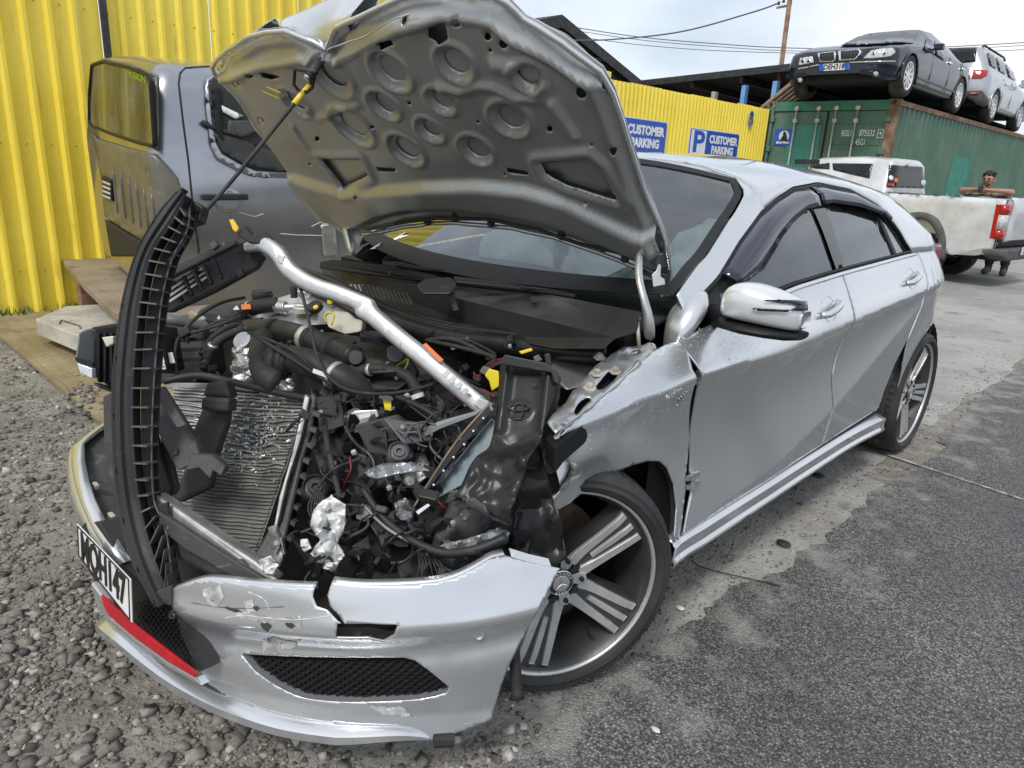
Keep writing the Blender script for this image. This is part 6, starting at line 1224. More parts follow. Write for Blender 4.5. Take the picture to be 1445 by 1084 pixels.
# near-side liner remains behind the bumper end
sheetn('liner_piece', [(716, 650), (738, 600), (752, 596), (764, 640), (776, 690), (792, 742), (800, 790), (772, 798), (738, 792), (722, 770), (728, 720)], (1.60, .05, 0), 'rubber_gloss', .035, .03, seed=2); sheetn('liner_piece', [(604, 790), (640, 730), (690, 690), (742, 722), (726, 780), (690, 792), (650, 816), (606, 826)], (1.63, .05, 0), 'dusty_plastic', .04, .025, seed=4)
sheetn('liner_piece', [(700, 726), (752, 735), (745, 782), (708, 790)], 1.60, 'rubber', .02, .05, seed=6); slab('lamp_pod', [(770, 600), (790, 625), (795, 660), (780, 690), (762, 680), (758, 640)], 1.72, .05, 'dusty_plastic', bev=.01)
hose('sill_wire', [(780, 598, 1.75), (800, 580, 1.8), (840, 545, 1.86), (875, 520, 1.9)], .004, 'wire_red', n=6)
# ================================================================ loose pieces lying on the wreck (things of their own)
T = thing('trim_strip', 'long black curved plastic trim strip standing upright against the bumper', 'trim strip', at(225, 850, D=1.6))
C1 = [(258, 266, 1.66), (226, 298, 1.65), (196, 350, 1.64), (176, 410, 1.63), (164, 480, 1.62), (158, 560, 1.61), (160, 640, 1.60), (167, 710, 1.59), (182, 780, 1.57), (210, 840, 1.55), (222, 856, 1.545)]
C2 = [(262, 276, 1.66), (243, 312, 1.65), (214, 358, 1.64), (199, 415, 1.63), (191, 480, 1.62), (186, 560, 1.61), (188, 640, 1.60), (196, 710, 1.59), (214, 780, 1.57), (236, 838, 1.55), (241, 848, 1.545)]
A1 = crv([at(*p[:2], D=p[2]) for p in C1], 6); A2 = crv([at(*p[:2], D=p[2]) for p in C2], 6); rows = []
for a, c_ in zip(A1, A2): rows.append([a+CD*.03, a+CD*.004, a.lerp(c_, .12)-CD*.006, a.lerp(c_, .30)-CD*.002, a.lerp(c_, .36)-CD*.010, a.lerp(c_, .55)-CD*.012, a.lerp(c_, .62)-CD*.004, a.lerp(c_, .85)-CD*.004, c_, c_+CD*.03])
b = MB(); b.grid(rows); b.build('strip', 'black_plastic', T, smooth=True, ang=30, solid=.004)
C3 = [(268, 292), (264, 325), (243, 365), (229, 420), (222, 480), (216, 560), (214, 640), (217, 705), (233, 745), (241, 800), (243, 840)]
A3 = crv([at(u, v, D=C2[i][2]+.02) for i, (u, v) in enumerate(C3)], 6)
b = MB(); b.grid([[c_+CD*.040 for c_ in A2], [c_.lerp(d_, .5)+CD*.045 for c_, d_ in zip(A2, A3)], [d_+CD*.03 for d_ in A3]]); b.build('web', 'black_plastic', T, solid=.003)
b = MB(); b.tube(A3, .0022, 5); b.build('web_edge', 'rib_grey', T)
for k in range(3, 58, 2):
    a, d_ = A2[k], A3[k]; t_ = (A2[min(k+1, len(A2)-1)]-a).normalized(); b = MB(); b.ext([a-CD*.004, d_-CD*.022, d_+CD*.03, a+CD*.03], t_*.004); b.build('rib', 'rib_grey', T)
    if k % 2 == 0:
        b = MB(); b.add([a+t_*.004, d_-CD*.008+t_*.004, A2[min(k+3, 60)]+CD*.02, A2[min(k+2, 60)]], [(0, 1, 2, 3)]); b.build('gusset', 'black_plastic', T, solid=.002)
for k in range(2, 60, 6):
    b = MB(); p = A1[k].lerp(A2[k], .24)-CD*.008; b.box(p, (.006, .006, .012)); b.build('clip', 'trim_black', T)
slab('top_bracket', [(255, 292), (275, 282), (287, 292), (282, 312), (262, 318), (252, 310)], 1.72, .04, 'black_plastic', T, bev=.006); slab('top_bracket', [(256, 294), (276, 288), (280, 296), (262, 306)], 1.70, .02, 'rubber_gloss', T)
slab('torn_end', [(212, 838), (242, 826), (242, 856), (228, 852), (220, 858)], 1.54, .02, 'dusty_plastic', T, bev=.003)
for k, (u, v) in enumerate(((222, 712), (224, 745))): slab('end_window', [(u, v), (u+14, v-3), (u+16, v+22), (u+3, v+26)], 1.60, .012, 'black_plastic', T, bev=.002)
# slatted black grille bracket
T = thing('grille_bracket', 'black slatted plastic grille bracket wedged above the far headlamp', 'bracket', at(290, 400, D=1.95))
slab('frame', [(205, 420), (330, 345), (352, 338), (372, 362), (362, 378), (300, 412), (240, 440), (212, 440)], (1.98, .1, 0), .03, 'black_plastic', T, bev=.004)
slab('edge_rail', [(222, 386), (316, 340), (330, 338), (334, 344), (226, 398)], (1.93, .1, 0), .03, 'dusty_plastic', T, bev=.003)
for k in range(3): slab('slat_gap', [(232+k*3, 412+k*6), (290+k*3, 374+k*6), (291+k*3, 377+k*6), (233+k*3, 415+k*6)], (1.935, .1, 0), .004, 'galv', T, bev=0)
for k in range(5): slab('cross_rib', [(242+k*14, 398-k*8), (246+k*14, 396-k*8), (258+k*14, 424-k*8), (254+k*14, 426-k*8)], (1.925, .1, 0), .012, 'trim_black', T, bev=.001)
slab('arm', [(226, 392), (240, 384), (262, 400), (250, 410)], 1.95, .02, 'black_plastic', T); slab('arm', [(258, 372), (270, 366), (282, 384), (274, 388)], 1.95, .02, 'black_plastic', T)
slab('lug', [(293, 346), (302, 338), (308, 346), (300, 353)], 1.90, .02, 'dusty_plastic', T); slab('broken_end', [(334, 330), (345, 318), (356, 332), (372, 326), (384, 336), (378, 346), (350, 342)], 1.98, .03, 'black_plastic', T, bev=.003)
slab('lug', [(330, 384), (340, 378), (345, 388), (336, 394)], 1.96, .02, 'trim_black', T)
T = slab('yellow_tag', [(323, 310), (329, 309), (337, 322), (333, 328), (328, 324)], 1.97, .006, 'sleeve_yellow', None, bev=.002); tag(T, 'small yellow plastic tag sticking up by the bent beam', 'tag')
# bent aluminium front beam
T = thing('bent_beam', 'bent silver aluminium front beam lying across the engine', 'metal beam', at(690, 580, D=1.75))
bmP = [(348, 350, 2.02), (372, 346, 2.0), (392, 358, 1.98), (410, 382, 1.97), (440, 402, 1.95), (480, 416, 1.93), (508, 428, 1.92), (522, 442, 1.91), (560, 474, 1.88), (600, 506, 1.84), (640, 540, 1.80), (672, 566, 1.77), (690, 582, 1.75)]
P_ = crv([at(u, v, D=d) for u, v, d in bmP], 5); b = MB(); rows = []
for i, p in enumerate(P_):
    t_ = (P_[min(i+1, len(P_)-1)]-P_[max(i-1, 0)]).normalized(); n1 = (CD*-1-t_*(-CD).dot(t_)).normalized(); n2 = t_.cross(n1); k = 1 if i > 6 else .55+.07*i; kink = 1+.35*math.exp(-((i-33)/2.)**2)
    w_, h_ = .024*k*kink*(1+.06*noise.noise((i*.6, 1, 1))), .022*k/kink
    rows.append([p+n2*w_*math.copysign(abs(math.cos(a))**.6, math.cos(a))+n1*h_*math.copysign(abs(math.sin(a))**.6, math.sin(a)) for a in np.linspace(0, 2*math.pi, 14, endpoint=False)])
b.grid(rows, close=True); b.f += [list(range(14))[::-1], list(range(len(rows)*14-14, len(rows)*14))]; b.build('beam', 'alu_beam', T, smooth=True, ang=50)
slab('orange_label', [(596, 487), (601, 484), (626, 508), (620, 511)], 1.79, .002, 'orange_label', T, bev=0)
sl2 = slab('sleeve', [(614, 528), (628, 512), (662, 540), (690, 556), (694, 570), (680, 560), (668, 574), (652, 562)], (1.77, -.1, 0), .05, 'black_plastic', T, bev=.004)
for k in range(4): slab('sleeve_slot', [(622+k*9, 528+k*8), (630+k*9, 522+k*8), (636+k*9, 527+k*8), (628+k*9, 534+k*8)], 1.735, .006, 'alu_beam', T, bev=.001)
slab('end_lug', [(676, 560), (690, 566), (698, 580), (684, 584), (668, 572)], 1.73, .03, 'alu_beam', T, bev=.004); slab('hook', [(392, 356), (402, 362), (398, 374), (392, 370)], 1.95, .02, 'alu_beam', T)
# black undertray leaning at the near corner, oval emblem pressed into it
T = thing('undertray_panel', 'scuffed black plastic panel with oval emblem leaning by the wheel', 'plastic panel', at(720, 780, D=1.6))
up_ = [(706, 514), (716, 508), (776, 518), (786, 528), (782, 560), (764, 620), (752, 668), (738, 700), (722, 742), (690, 728), (652, 708), (668, 670), (692, 630), (700, 590)]
UP = pl3(at(715, 515, D=1.66), at(780, 522, D=1.62), at(700, 735, D=1.50)); uo = UP(740, 600); ue1 = (UP(780, 600)-uo).normalized(); ue2 = (UP(740, 500)-uo); ue2 = (ue2-ue1*ue2.dot(ue1)).normalized(); un = UP.n if UP.n.dot(CAM-uo) > 0 else -UP.n
u2 = lambda u, v: ((UP(u, v)-uo).dot(ue1), (UP(u, v)-uo).dot(ue2))
EMC = u2(732, 581)
def upf(x, y):
    h = .014*math.exp(-((x+.055)/.010)**2)+.012*math.exp(-((x-.045)/.012)**2) if y > -.02 else 0
    d = math.hypot((x-EMC[0])/.032, (y-EMC[1])/.022); h += .0035*math.exp(-((d-1)/.13)**2)
    lo = min(1, max(0, (-.02-y)/.05)); h += lo*(.030*noise.noise((x*14, y*14, 3))+.02*abs(noise.noise((x*26, y*22, 7)))+.03*math.sin(max(0, -y-.02)*12)); return uo+ue1*x+ue2*y+un*h
pnl = patch('panel', [u2(*p) for p in up_], upf, 'rubber_gloss', T, .007, solid=.005)
em = lambda x, y: uo+ue1*(EMC[0]+x)+ue2*(EMC[1]+y)+un*.004
for (ax_, ay, ox, oy) in ((.030, .0205, 0, 0), (.011, .0195, 0, 0), (.023, .0085, 0, .0085)): b = MB(); b.tube([em(ox+ax_*math.cos(t), oy+ay*math.sin(t)) for t in np.linspace(0, 2*math.pi, 33)], .0022, 6); b.build('emblem', 'black_plastic', T, smooth=True)
for u, v in ((719, 540), (755, 546), (762, 520), (728, 516)):
    x, y = u2(u, v); b = MB()
    for k in range(3): a = k*math.pi/3; b.bar(uo+ue1*(x+.007*math.cos(a))+ue2*(y+.007*math.sin(a))+un*.003, uo+ue1*(x-.007*math.cos(a))+ue2*(y-.007*math.sin(a))+un*.003, .0018, .002, up=un)
    b.build('moulded_star', 'black_plastic', T)
slab('top_lip', [(704, 514), (712, 500), (730, 504), (770, 512), (788, 524), (790, 544), (782, 540), (778, 526), (716, 516)], (1.60, -.03, 0), .02, 'black_plastic', T, bev=.003); slab('end_fin', [(768, 500), (776, 498), (780, 522), (772, 524)], 1.62, .02, 'black_plastic', T)
slab('side_wall', [(784, 528), (792, 532), (790, 560), (772, 630), (764, 640), (768, 600)], 1.63, .02, 'black_plastic', T)
sheetn('scuffed_hem', [(656, 704), (668, 702), (700, 720), (722, 733), (721, 742), (690, 731), (658, 712)], 1.485, 'dusty_plastic', .01, .08, seed=3, par=T)

# ---- small fittings through the bay: clamps, ties, bolts, connectors
random.seed(33)
for (u, v, d, r, du, dv) in ((405, 508, 1.968, .040, 6, 2), (470, 528, 1.922, .040, 5, 3), (374, 520, 1.99, .038, 2, 5), (316, 455, 2.40, .028, 3, -3), (350, 437, 2.455, .028, 4, -1), (300, 490, 2.2, .016, 1, -4), (340, 466, 2.25, .016, 4, -1), (545, 522, 1.94, .018, 4, 0), (590, 548, 1.922, .018, 1, 4), (520, 522, 1.95, .018, 4, 0)):
    b = MB(); b.tube([at(u, v, D=d), at(u+du, v+dv, D=d-.004)], r, 16); b.build('hose_clamp', random.choice(['galv', 'alu_beam', 'rubber']), CAR, smooth=True)
for u, v, d in ((440, 500, 1.98), (470, 512, 1.95), (520, 540, 1.93), (548, 515, 1.99), (410, 485, 2.06), (560, 535, 1.93), (455, 470, 2.12), (500, 485, 2.08), (300, 470, 2.3), (330, 475, 2.25), (610, 470, 2.12), (640, 492, 2.03), (720, 490, 1.98), (660, 480, 2.06), (575, 560, 1.88), (500, 640, 1.72), (550, 690, 1.66), (640, 740, 1.58)):
    disc('bolt_head', u, v, d, random.uniform(.005, .008), .008, random.choice(['galv', 'alu_dirty', 'black_plastic']), (0, -.4, .9), n=6)
for u, v, d in ((508, 560, 1.88), (600, 535, 1.95), (565, 600, 1.80), (470, 640, 1.74), (630, 610, 1.85), (655, 520, 2.0), (300, 520, 2.12), (262, 470, 2.1), (540, 720, 1.62), (605, 700, 1.62), (430, 585, 1.8), (720, 480, 2.0)):
    c_ = rbox('connector', u, v, d, (random.uniform(.025, .045), random.uniform(.018, .03), random.uniform(.015, .025)), random.choice(['black_plastic', 'plug_grey', 'black_plastic', 'trim_black']), rot=(random.uniform(-40, 40), random.uniform(-40, 40), random.uniform(0, 180)), bev=.003)
    hose('loom_wire', [(u, v, d), (u+random.uniform(-14, 14), v+10, d), (u+random.uniform(-26, 26), v+random.uniform(10, 26), d+.02)], .004, 'rubber', n=6, k=4)
for (p0, p1) in (((350, 470), (470, 540)), ((560, 560), (660, 620)), ((455, 600), (480, 700)), ((600, 480), (700, 500)), ((270, 470), (340, 445))):
    for k in range(3): hose('engine_loom', [(p0[0]+k*3, p0[1], 2.02-.0012*(p0[1]-470)-.04), ((p0[0]+p1[0])/2+random.uniform(-10, 10), (p0[1]+p1[1])/2+random.uniform(-14, 6), 2.0-.0012*((p0[1]+p1[1])/2-470)-.05), (p1[0], p1[1]+k*4, 2.0-.0012*(p1[1]-470)-.03)], random.uniform(.003, .007), 'rubber', n=7, rib=random.choice([0, .12]), k=8)
slab('maker_label', [(442, 520), (462, 527), (460, 533), (441, 526)], 1.88, .002, 'label_paper', bev=0); slab('maker_label', [(505, 586), (522, 582), (524, 588), (507, 592)], 1.845, .002, 'label_paper', bev=0)
# ================================================================ other vehicles: lofted shells with traced glass and lamps
mat('navy_paint', (.008, .010, .018), .25, metal=.1, spec=.35, coat=.5, ccol=(.016, .02, .032), nscale=4)
mat('silver_far', (.50, .51, .52), .34, metal=.55, coat=.7, ccol=(.46, .47, .48), nscale=5)
mat('white_silver', (.70, .715, .73), .34, metal=.2, coat=.7, ccol=(.55, .555, .56), nscale=3)
mat('flare_grey', (.07, .07, .072), .65, ccol=(.10, .10, .10), nscale=8)
mat('far_tyre', (.018, .018, .019), .75, ccol=(.05, .045, .04), nscale=8)
mat('cab_paint', (.40, .41, .44), .30, metal=.85, coat=.8, ccol=(.32, .33, .355), nscale=1.6, npos=(.4, .6), layers=(((.34, .31, .24), 2.4, .60, .80), ((.10, .10, .105), 5, .64, .78), ((.45, .44, .42), 33, .70, .76)), crough=.12)
mat('cab_dust', (.175, .165, .135), .5, metal=.25, coat=.15, ccol=(.13, .12, .095), nscale=3, npos=(.4, .6), layers=(((.27, .24, .17), 7, .56, .76), ((.09, .085, .075), 14, .62, .76, (1, 1, .3))), crough=.2)
mat('lime', (.55, .75, .05), .4)
mat('far_glass', (.012, .014, .016), .08, spec=.4, ccol=(.02, .022, .024), nscale=6); glassmat('cab_glass', (.10, .10, .09), .0, .14, gain=1.0)
def shell(name, L2W, st, wheels, wr, mat_, par, wx):
    """st rows: a, z_low, z_belt, z_top, half width, half width at roof"""
    st = np.array(st, float); aa = np.linspace(st[0, 0], st[-1, 0], 110); rows = []
    for a in aa:
        zl, zb, zt, w, wt = [float(np.interp(a, st[:, 0], st[:, k])) for k in range(1, 6)]; h = max(zt-zb, .012)
        half = [(w-.10, zl), (w-.03, zl+.04), (w-.005, zl+.16), (w+.012, zl+(zb-zl)*.45), (w+.008, zl+(zb-zl)*.66), (w-.008, zl+(zb-zl)*.86), (w-.04, zb), (w-.045-(w-.045-wt)*.5, zb+h*.5), (wt, zb+h*.84), (wt-.06, zb+h*.95), (wt*.7, zt-.004), (wt*.35, zt), (0, zt)]
        half = [tuple(q) for q in cr(half, 3)]
        rows.append([L2W(a, x, z) for x, z in half]+[L2W(a, -x, z) for x, z in half[-2::-1]])
    nr = len(rows[0]); vs = [p for r in rows for p in r]; fs = []; nh = nr//2
    for i in range(len(rows)-1):
        for k in range(nr-1):
            am = (aa[i]+aa[i+1])/2; zc = 0
            p = (rows[i][k]+rows[i+1][k+1])/2; zz = p.z-L2W(0, 0, 0).z; q = min(k, nr-1-k)
            if q < 20 and any((am-wa)**2+(zz-wr*.98)**2 < (wr*1.16)**2 for wa in wheels): continue
            fs.append((i*nr+k, i*nr+k+1, (i+1)*nr+k+1, (i+1)*nr+k))
    fs += [list(range(nr)), list(range(len(vs)-nr, len(vs)))[::-1]]
    o = mesh(name, vs, fs, mat_, par, smooth=True, ang=45)
    b = MB(); a0, a1 = st[0, 0]+.25, st[-1, 0]-.25; zl = float(st[:, 1].min())
    b.add([L2W(a, s*wx*.78, z) for a in (a0, a1) for s in (-1, 1) for z in (zl+.02, zl+.45)], [(0, 1, 3, 2), (4, 6, 7, 5), (0, 4, 5, 1), (2, 3, 7, 6), (0, 2, 6, 4), (1, 5, 7, 3)]); b.build('underbody', 'gasket', par)
    return o
def rim(L2W, a, x, wr, sgn, par, m_='alloy', n=9, wid=.21, rr=.66):
    c = L2W(a, x, wr); ax = (L2W(a, x+sgn, wr)-c).normalized(); b = MB()
    b.lathe([(wr*rr, -wid), (wr*.95, -wid), (wr, -wid*.8), (wr, -.03), (wr*.95, 0), (wr*.75, .006), (wr*rr, -.004)], c, ax, 32); w = b.build('wheel', 'far_tyre', par, smooth=True)
    b = MB(); b.lathe([(0, -.09), (wr*.5, -.09), (wr*rr, -.06)], c, ax, 24); b.build('brake', 'dark_alloy', w, smooth=True)
    b = MB(); b.lathe([(wr*rr*.88, -.03), (wr*rr*.94, .002), (wr*rr*1.02, .004), (wr*rr*1.04, -.01)], c, ax, 32); b.lathe([(0, -.004), (wr*.14, -.004), (wr*.16, -.03)], c, ax, 16)
    e1 = V(0, 0, 1); e2 = ax.cross(e1)
    for k in range(n):
        t = 2*math.pi*k/n; d = e1*math.cos(t)+e2*math.sin(t); s_ = ax.cross(d); b.add([c+d*wr*.1+s_*.022-ax*.012, c+d*wr*.1-s_*.022-ax*.012, c+d*wr*rr*.95-s_*.03-ax*.004, c+d*wr*rr*.95+s_*.03-ax*.004], [(0, 1, 2, 3)])
    b.build('alloy_rim', m_, w); return w
# ---------------------------------------------------------------- dark saloon on the container
bz0 = 2.79; bx = -3.62; yf = 12.68
sal = thing('dark_saloon', 'dark navy saloon with twin kidney grilles parked on the container roof', 'car', (bx, yf, bz0))
LB = lambda a, x, z: V(bx+x, yf-.87+a, bz0+(z if z < .45 else .45+(z-.45)*.875))     # a from the nose backwards; +x is the car's left
stB = [(-.02, .30, .56, .62, .50, .3), (.02, .26, .62, .70, .70, .5), (.10, .22, .68, .74, .82, .6), (.30, .20, .74, .82, .90, .66), (.7, .20, .83, .92, .935, .70), (1.45, .20, .93, 1.02, .94, .72), (1.62, .20, .94, 1.08, .94, .68), (2.35, .20, .96, 1.45, .94, .56), (2.9, .20, .97, 1.49, .94, .57), (3.5, .20, .98, 1.46, .94, .55), (4.2, .22, .99, 1.14, .92, .58), (4.5, .24, 1.0, 1.05, .90, .68), (4.95, .3, .98, 1.03, .82, .66), (5.12, .4, .92, .97, .62, .5)]
sb_ = shell('body', LB, stB, (.87, 4.0), .335, 'navy_paint', sal, .9); bvB = BV(sb_); MXB = Matrix.Translation((bx, 0, 0)) @ Matrix.Diagonal((-1, 1, 1, 1)) @ Matrix.Translation((-bx, 0, 0))
decal('windscreen', bvB, [(1186, 66), (1212, 53), (1240, 47.5), (1272, 45.5), (1296, 46), (1288, 62), (1261, 62.5), (1226, 65)], 'far_glass', sal, .022)
for p_ in ([(1307, 54), (1315, 57), (1318, 76), (1303, 71)], [(1317, 57), (1327, 64), (1333, 87), (1320, 78)]): decal('side_window', bvB, p_, 'far_glass', sal, .018, 2, mirror=MXB)
for p_ in ([(1154, 76), (1179, 73), (1180.5, 84), (1176, 87.5), (1157, 88)], [(1183, 73), (1212, 70), (1216.5, 73), (1211, 81), (1206, 84.5), (1184, 86)]):
    c_ = np.mean(p_, 0); k_ = decal('kidney_grille', bvB, p_, 'chrome', sal, .012, 2, .02); decal('grille_inset', bvB, [tuple(c_+(np.array(q)-c_)*.80) for q in p_], 'gasket', k_, .026, 2)
    for i in range(7):
        x = p_[0][0]+(c_[0]-p_[0][0])*2*(i+1)/8; decal('grille_bar', bvB, [(x-.35, c_[1]-4.6), (x+.35, c_[1]-4.6), (x+.35, c_[1]+4.6), (x-.35, c_[1]+4.6)], 'dark_alloy', k_, .031, 2, .006)
for p_, e_ in (([(1218, 83), (1230, 72), (1247, 69.5), (1259, 69), (1263, 74), (1256, 80), (1232, 83)], (1233, 1247)), ([(1127.5, 92.5), (1130, 82.5), (1147, 80), (1149, 88.5)], (1134, 1142))):
    h_ = decal('headlamp', bvB, p_, 'clear_lens', sal, .012, 2, .015)
    for u in e_: v_ = np.mean(p_, 0)[1]+.5; decal('lamp_ring', bvB, [(u+3*math.cos(t), v_+3.2*math.sin(t)) for t in np.linspace(0, 6.28, 12, endpoint=False)], 'chrome', h_, .022, 2); decal('lamp_bulb', bvB, [(u+1.6*math.cos(t), v_+1.8*math.sin(t)) for t in np.linspace(0, 6.28, 10, endpoint=False)], 'gasket', h_, .028, 2)
for p_ in ([(1126, 97), (1156, 91), (1156, 92.3), (1126, 98.5)], [(1198, 87.5), (1240, 86), (1263, 86), (1263, 87.6), (1240, 87.6), (1198, 89)]): decal('bumper_strip', bvB, p_, 'chrome', sal, .01, 2, .01)
for p_ in ([(1140, 112), (1180, 109), (1225, 109), (1222, 117), (1180, 119), (1142, 121)],): decal('lower_intake', bvB, p_, 'gasket', sal, .008, 3)
for u, v in ((1236, 104), (1129.5, 113)): f_ = decal('fog_lamp', bvB, [(u+3.4*math.cos(t), v+3.2*math.sin(t)) for t in np.linspace(0, 6.28, 12, endpoint=False)], 'clear_lens', sal, .012, 2)
q_ = [PL((bx, yf-.90, 3.3), (0, -1, .06))(u, v) for u, v in ((1156, 91), (1198, 88.3), (1198.4, 98), (1156, 100.5))]
npb = thing('number_plate', 'white number plate DEH318 with blue ends on the dark saloon', 'number plate', q_[3]); b = MB(); b.ext(q_, (0, .012, 0)); b.build('plate', 'plate_white', npb)
xd = (q_[1]-q_[0]).normalized(); yd = (q_[0]-q_[3]).normalized(); nn = xd.cross(yd); cq = sum(q_, V(0, 0, 0))/4
for s_ in (0, 1): a_, b_ = (q_[0], q_[3]) if s_ == 0 else (q_[1], q_[2]); dd = xd*(.075 if s_ == 0 else -.075); b = MB(); b.ext([a_+nn*.002, a_+dd+nn*.002, b_+dd+nn*.002, b_+nn*.002], nn*.002); b.build('blue_band', 'sign_blue', npb)
txt('registration', 'DEH318', .115, 'black_print', cq+nn*.004, xd, yd, npb, bold=.003, sx=.88)
for s_ in (1, -1):
    for a in (.87, 4.0): rim(LB, a, s_*.935, .335, s_, sal, 'white', 10)
    b = MB(); b.box(LB(1.95, s_*1.0, 1.0), (.15, .11, .10)); b.bar(LB(1.95, s_*.90, .96), LB(1.95, s_*.98, .98), .03, .04); b.build('door_mirror', 'navy_paint', sal, bev=.03)
    for a in (2.86, 3.75): b = MB(); b.bar(LB(a, s_*.948, .84), LB(a+.2, s_*.948, .845), .03, .03); b.build('door_handle', 'chrome', sal, bev=.006)
    for a, z0, z1 in ((1.92, .28, .95), (2.98, .28, .96), (3.82, .6, .97)): b = MB(); b.tube([LB(a, s_*.949, z0), LB(a+.01, s_*.952, (z0+z1)/2), LB(a, s_*.922, z1)], .006, 5); b.build('door_gap', 'gasket', sal)
    b = MB(); b.bar(LB(1.3, s_*.945, .36), LB(3.6, s_*.945, .36), .02, .03); b.build('side_moulding', 'chrome' if False else 'dark_alloy', sal)
    for a in (.87, 4.0): b = MB(); b.tube([LB(a+.40*math.cos(t), s_*.935, .335+.40*math.sin(t)) for t in np.linspace(R(-15), R(195), 24)], .02, 6); b.build('arch_lip', 'navy_paint', sal, smooth=True)
# ---------------------------------------------------------------- silver four-wheel drive behind it
sx_, sy_ = -3.58, 18.45
suv = thing('silver_four_wheel_drive', 'silver four wheel drive on the container behind the dark saloon', 'car', (sx_, sy_, bz0))
LS = lambda a, x, z: V(sx_+x, sy_-.98+a, bz0+(z if z < .5 else .5+(z-.5)*.86))   # a from the tail forwards
stS = [(-.02, .50, .92, 1.0, .60, .4), (.04, .40, 1.0, 1.12, .84, .60), (.14, .34, 1.05, 1.55, .90, .62), (.30, .32, 1.07, 1.70, .94, .66), (.9, .30, 1.08, 1.74, .955, .68), (2.0, .30, 1.06, 1.74, .955, .68), (2.8, .30, 1.04, 1.66, .955, .66), (3.5, .30, 1.02, 1.14, .95, .70), (4.2, .32, .95, 1.06, .93, .7), (4.65, .36, .85, .95, .8, .6), (4.78, .45, .8, .85, .6, .4)]
s2_ = shell('body', LS, stS, (.98, 3.77), .36, 'silver_far', suv, .92); bvS = BV(s2_); MXS = Matrix.Translation((sx_, 0, 0)) @ Matrix.Diagonal((-1, 1, 1, 1)) @ Matrix.Translation((-sx_, 0, 0))
decal('rear_window', bvS, [(1338, 69), (1378, 68), (1377, 87), (1345, 90)], 'far_glass', suv, .018, 3)
for p_ in ([(1392, 75), (1402, 79), (1406, 98), (1396, 92)], [(1405, 81), (1415, 88), (1418.5, 106), (1409, 100)], [(1418, 90), (1428, 102), (1433, 115), (1423, 109)]): decal('side_window', bvS, p_, 'far_glass', suv, .018, 2, mirror=MXS)
decal('tail_lamp', bvS, [(1371, 111), (1374, 99), (1394, 100), (1392, 107), (1385, 111)], 'red_lens', suv, .012, 2, .02, mirror=MXS)
decal('rear_bumper', bvS, [(1346, 128), (1385, 128), (1394, 140), (1390, 152), (1350, 150)], 'flare_grey', suv, .012, 3, .02); decal('reflector', bvS, [(1367, 131), (1381, 131), (1380, 133.5), (1368, 133.5)], 'red_lens', suv, .035, 2, .01)
for s_ in (1, -1):
    for a in (.98, 3.77): rim(LS, a, s_*.95, .36, s_, suv, 'alloy', 10); b = MB(); b.tube([LS(a+.43*math.cos(t), s_*.955, .36+.43*math.sin(t)) for t in np.linspace(R(-12), R(192), 24)], .02, 6); b.build('arch_lip', 'silver_far', suv, smooth=True)
    b = MB(); b.tube([LS(a, s_*.62, z) for a, z in ((.35, 1.69), (.5, 1.735), (2.3, 1.735), (2.5, 1.68))], .02, 8); b.build('roof_rail', 'gasket', suv, smooth=True)
    b = MB(); b.box(LS(2.95, s_*1.06, 1.12), (.18, .13, .19)); b.bar(LS(2.95, s_*.92, 1.08), LS(2.95, s_*1.02, 1.1), .03, .05); b.build('door_mirror', 'silver_far', suv, bev=.04)
    for a in (1.5, 2.4): b = MB(); b.bar(LS(a, s_*.968, .95), LS(a+.2, s_*.968, .95), .03, .03); b.build('door_handle', 'chrome', suv)
    for a in (1.42, 2.28): b = MB(); b.tube([LS(a, s_*.965, .4), LS(a, s_*.968, .7), LS(a, s_*.93, 1.05)], .006, 5); b.build('door_gap', 'gasket', suv)
# ---------------------------------------------------------------- silver pickup in the yard
uh = V(-.994, .110, 0); ur = V(.110, .994, 0); UG = V(-1.491, 10.752, 0); us = .876
LU = lambda a, x, z: UG+uh*(a*us)+ur*((.93-x)*us)+V(0, 0, z*.945)     # a forward of the rear axle, +x towards the near (left) side
LT = lambda a, x, z: LU(a, x, z+.14*min(1, max(0, (z-.45)/.35)))
ute = thing('silver_pickup', 'silver double cab pickup truck parked before the green container', 'pickup truck', (UG.x, UG.y, 0))
stC = [(.70, .50, 1.20, 1.36, .90, .60), (.74, .42, 1.22, 1.77, .905, .64), (.82, .40, 1.23, 1.85, .91, .66), (1.4, .40, 1.22, 1.87, .915, .66), (2.2, .40, 1.20, 1.83, .915, .65), (2.7, .40, 1.08, 1.18, .91, .68), (3.2, .42, 1.04, 1.14, .90, .66), (3.46, .45, .95, 1.03, .84, .55), (3.58, .5, .8, .88, .7, .4)]
cb = shell('cab', LU, stC, (2.80,), .37, 'white_silver', ute, .9); bvU = BV(cb)
tubp = [(-1.20, 1.16), (.68, 1.155), (.68, .46), (.50, .46), (.44, .62), (.30, .76), (.12, .83), (-.10, .83), (-.28, .77), (-.42, .62), (-.46, .47), (-.60, .44), (-1.18, .52)]
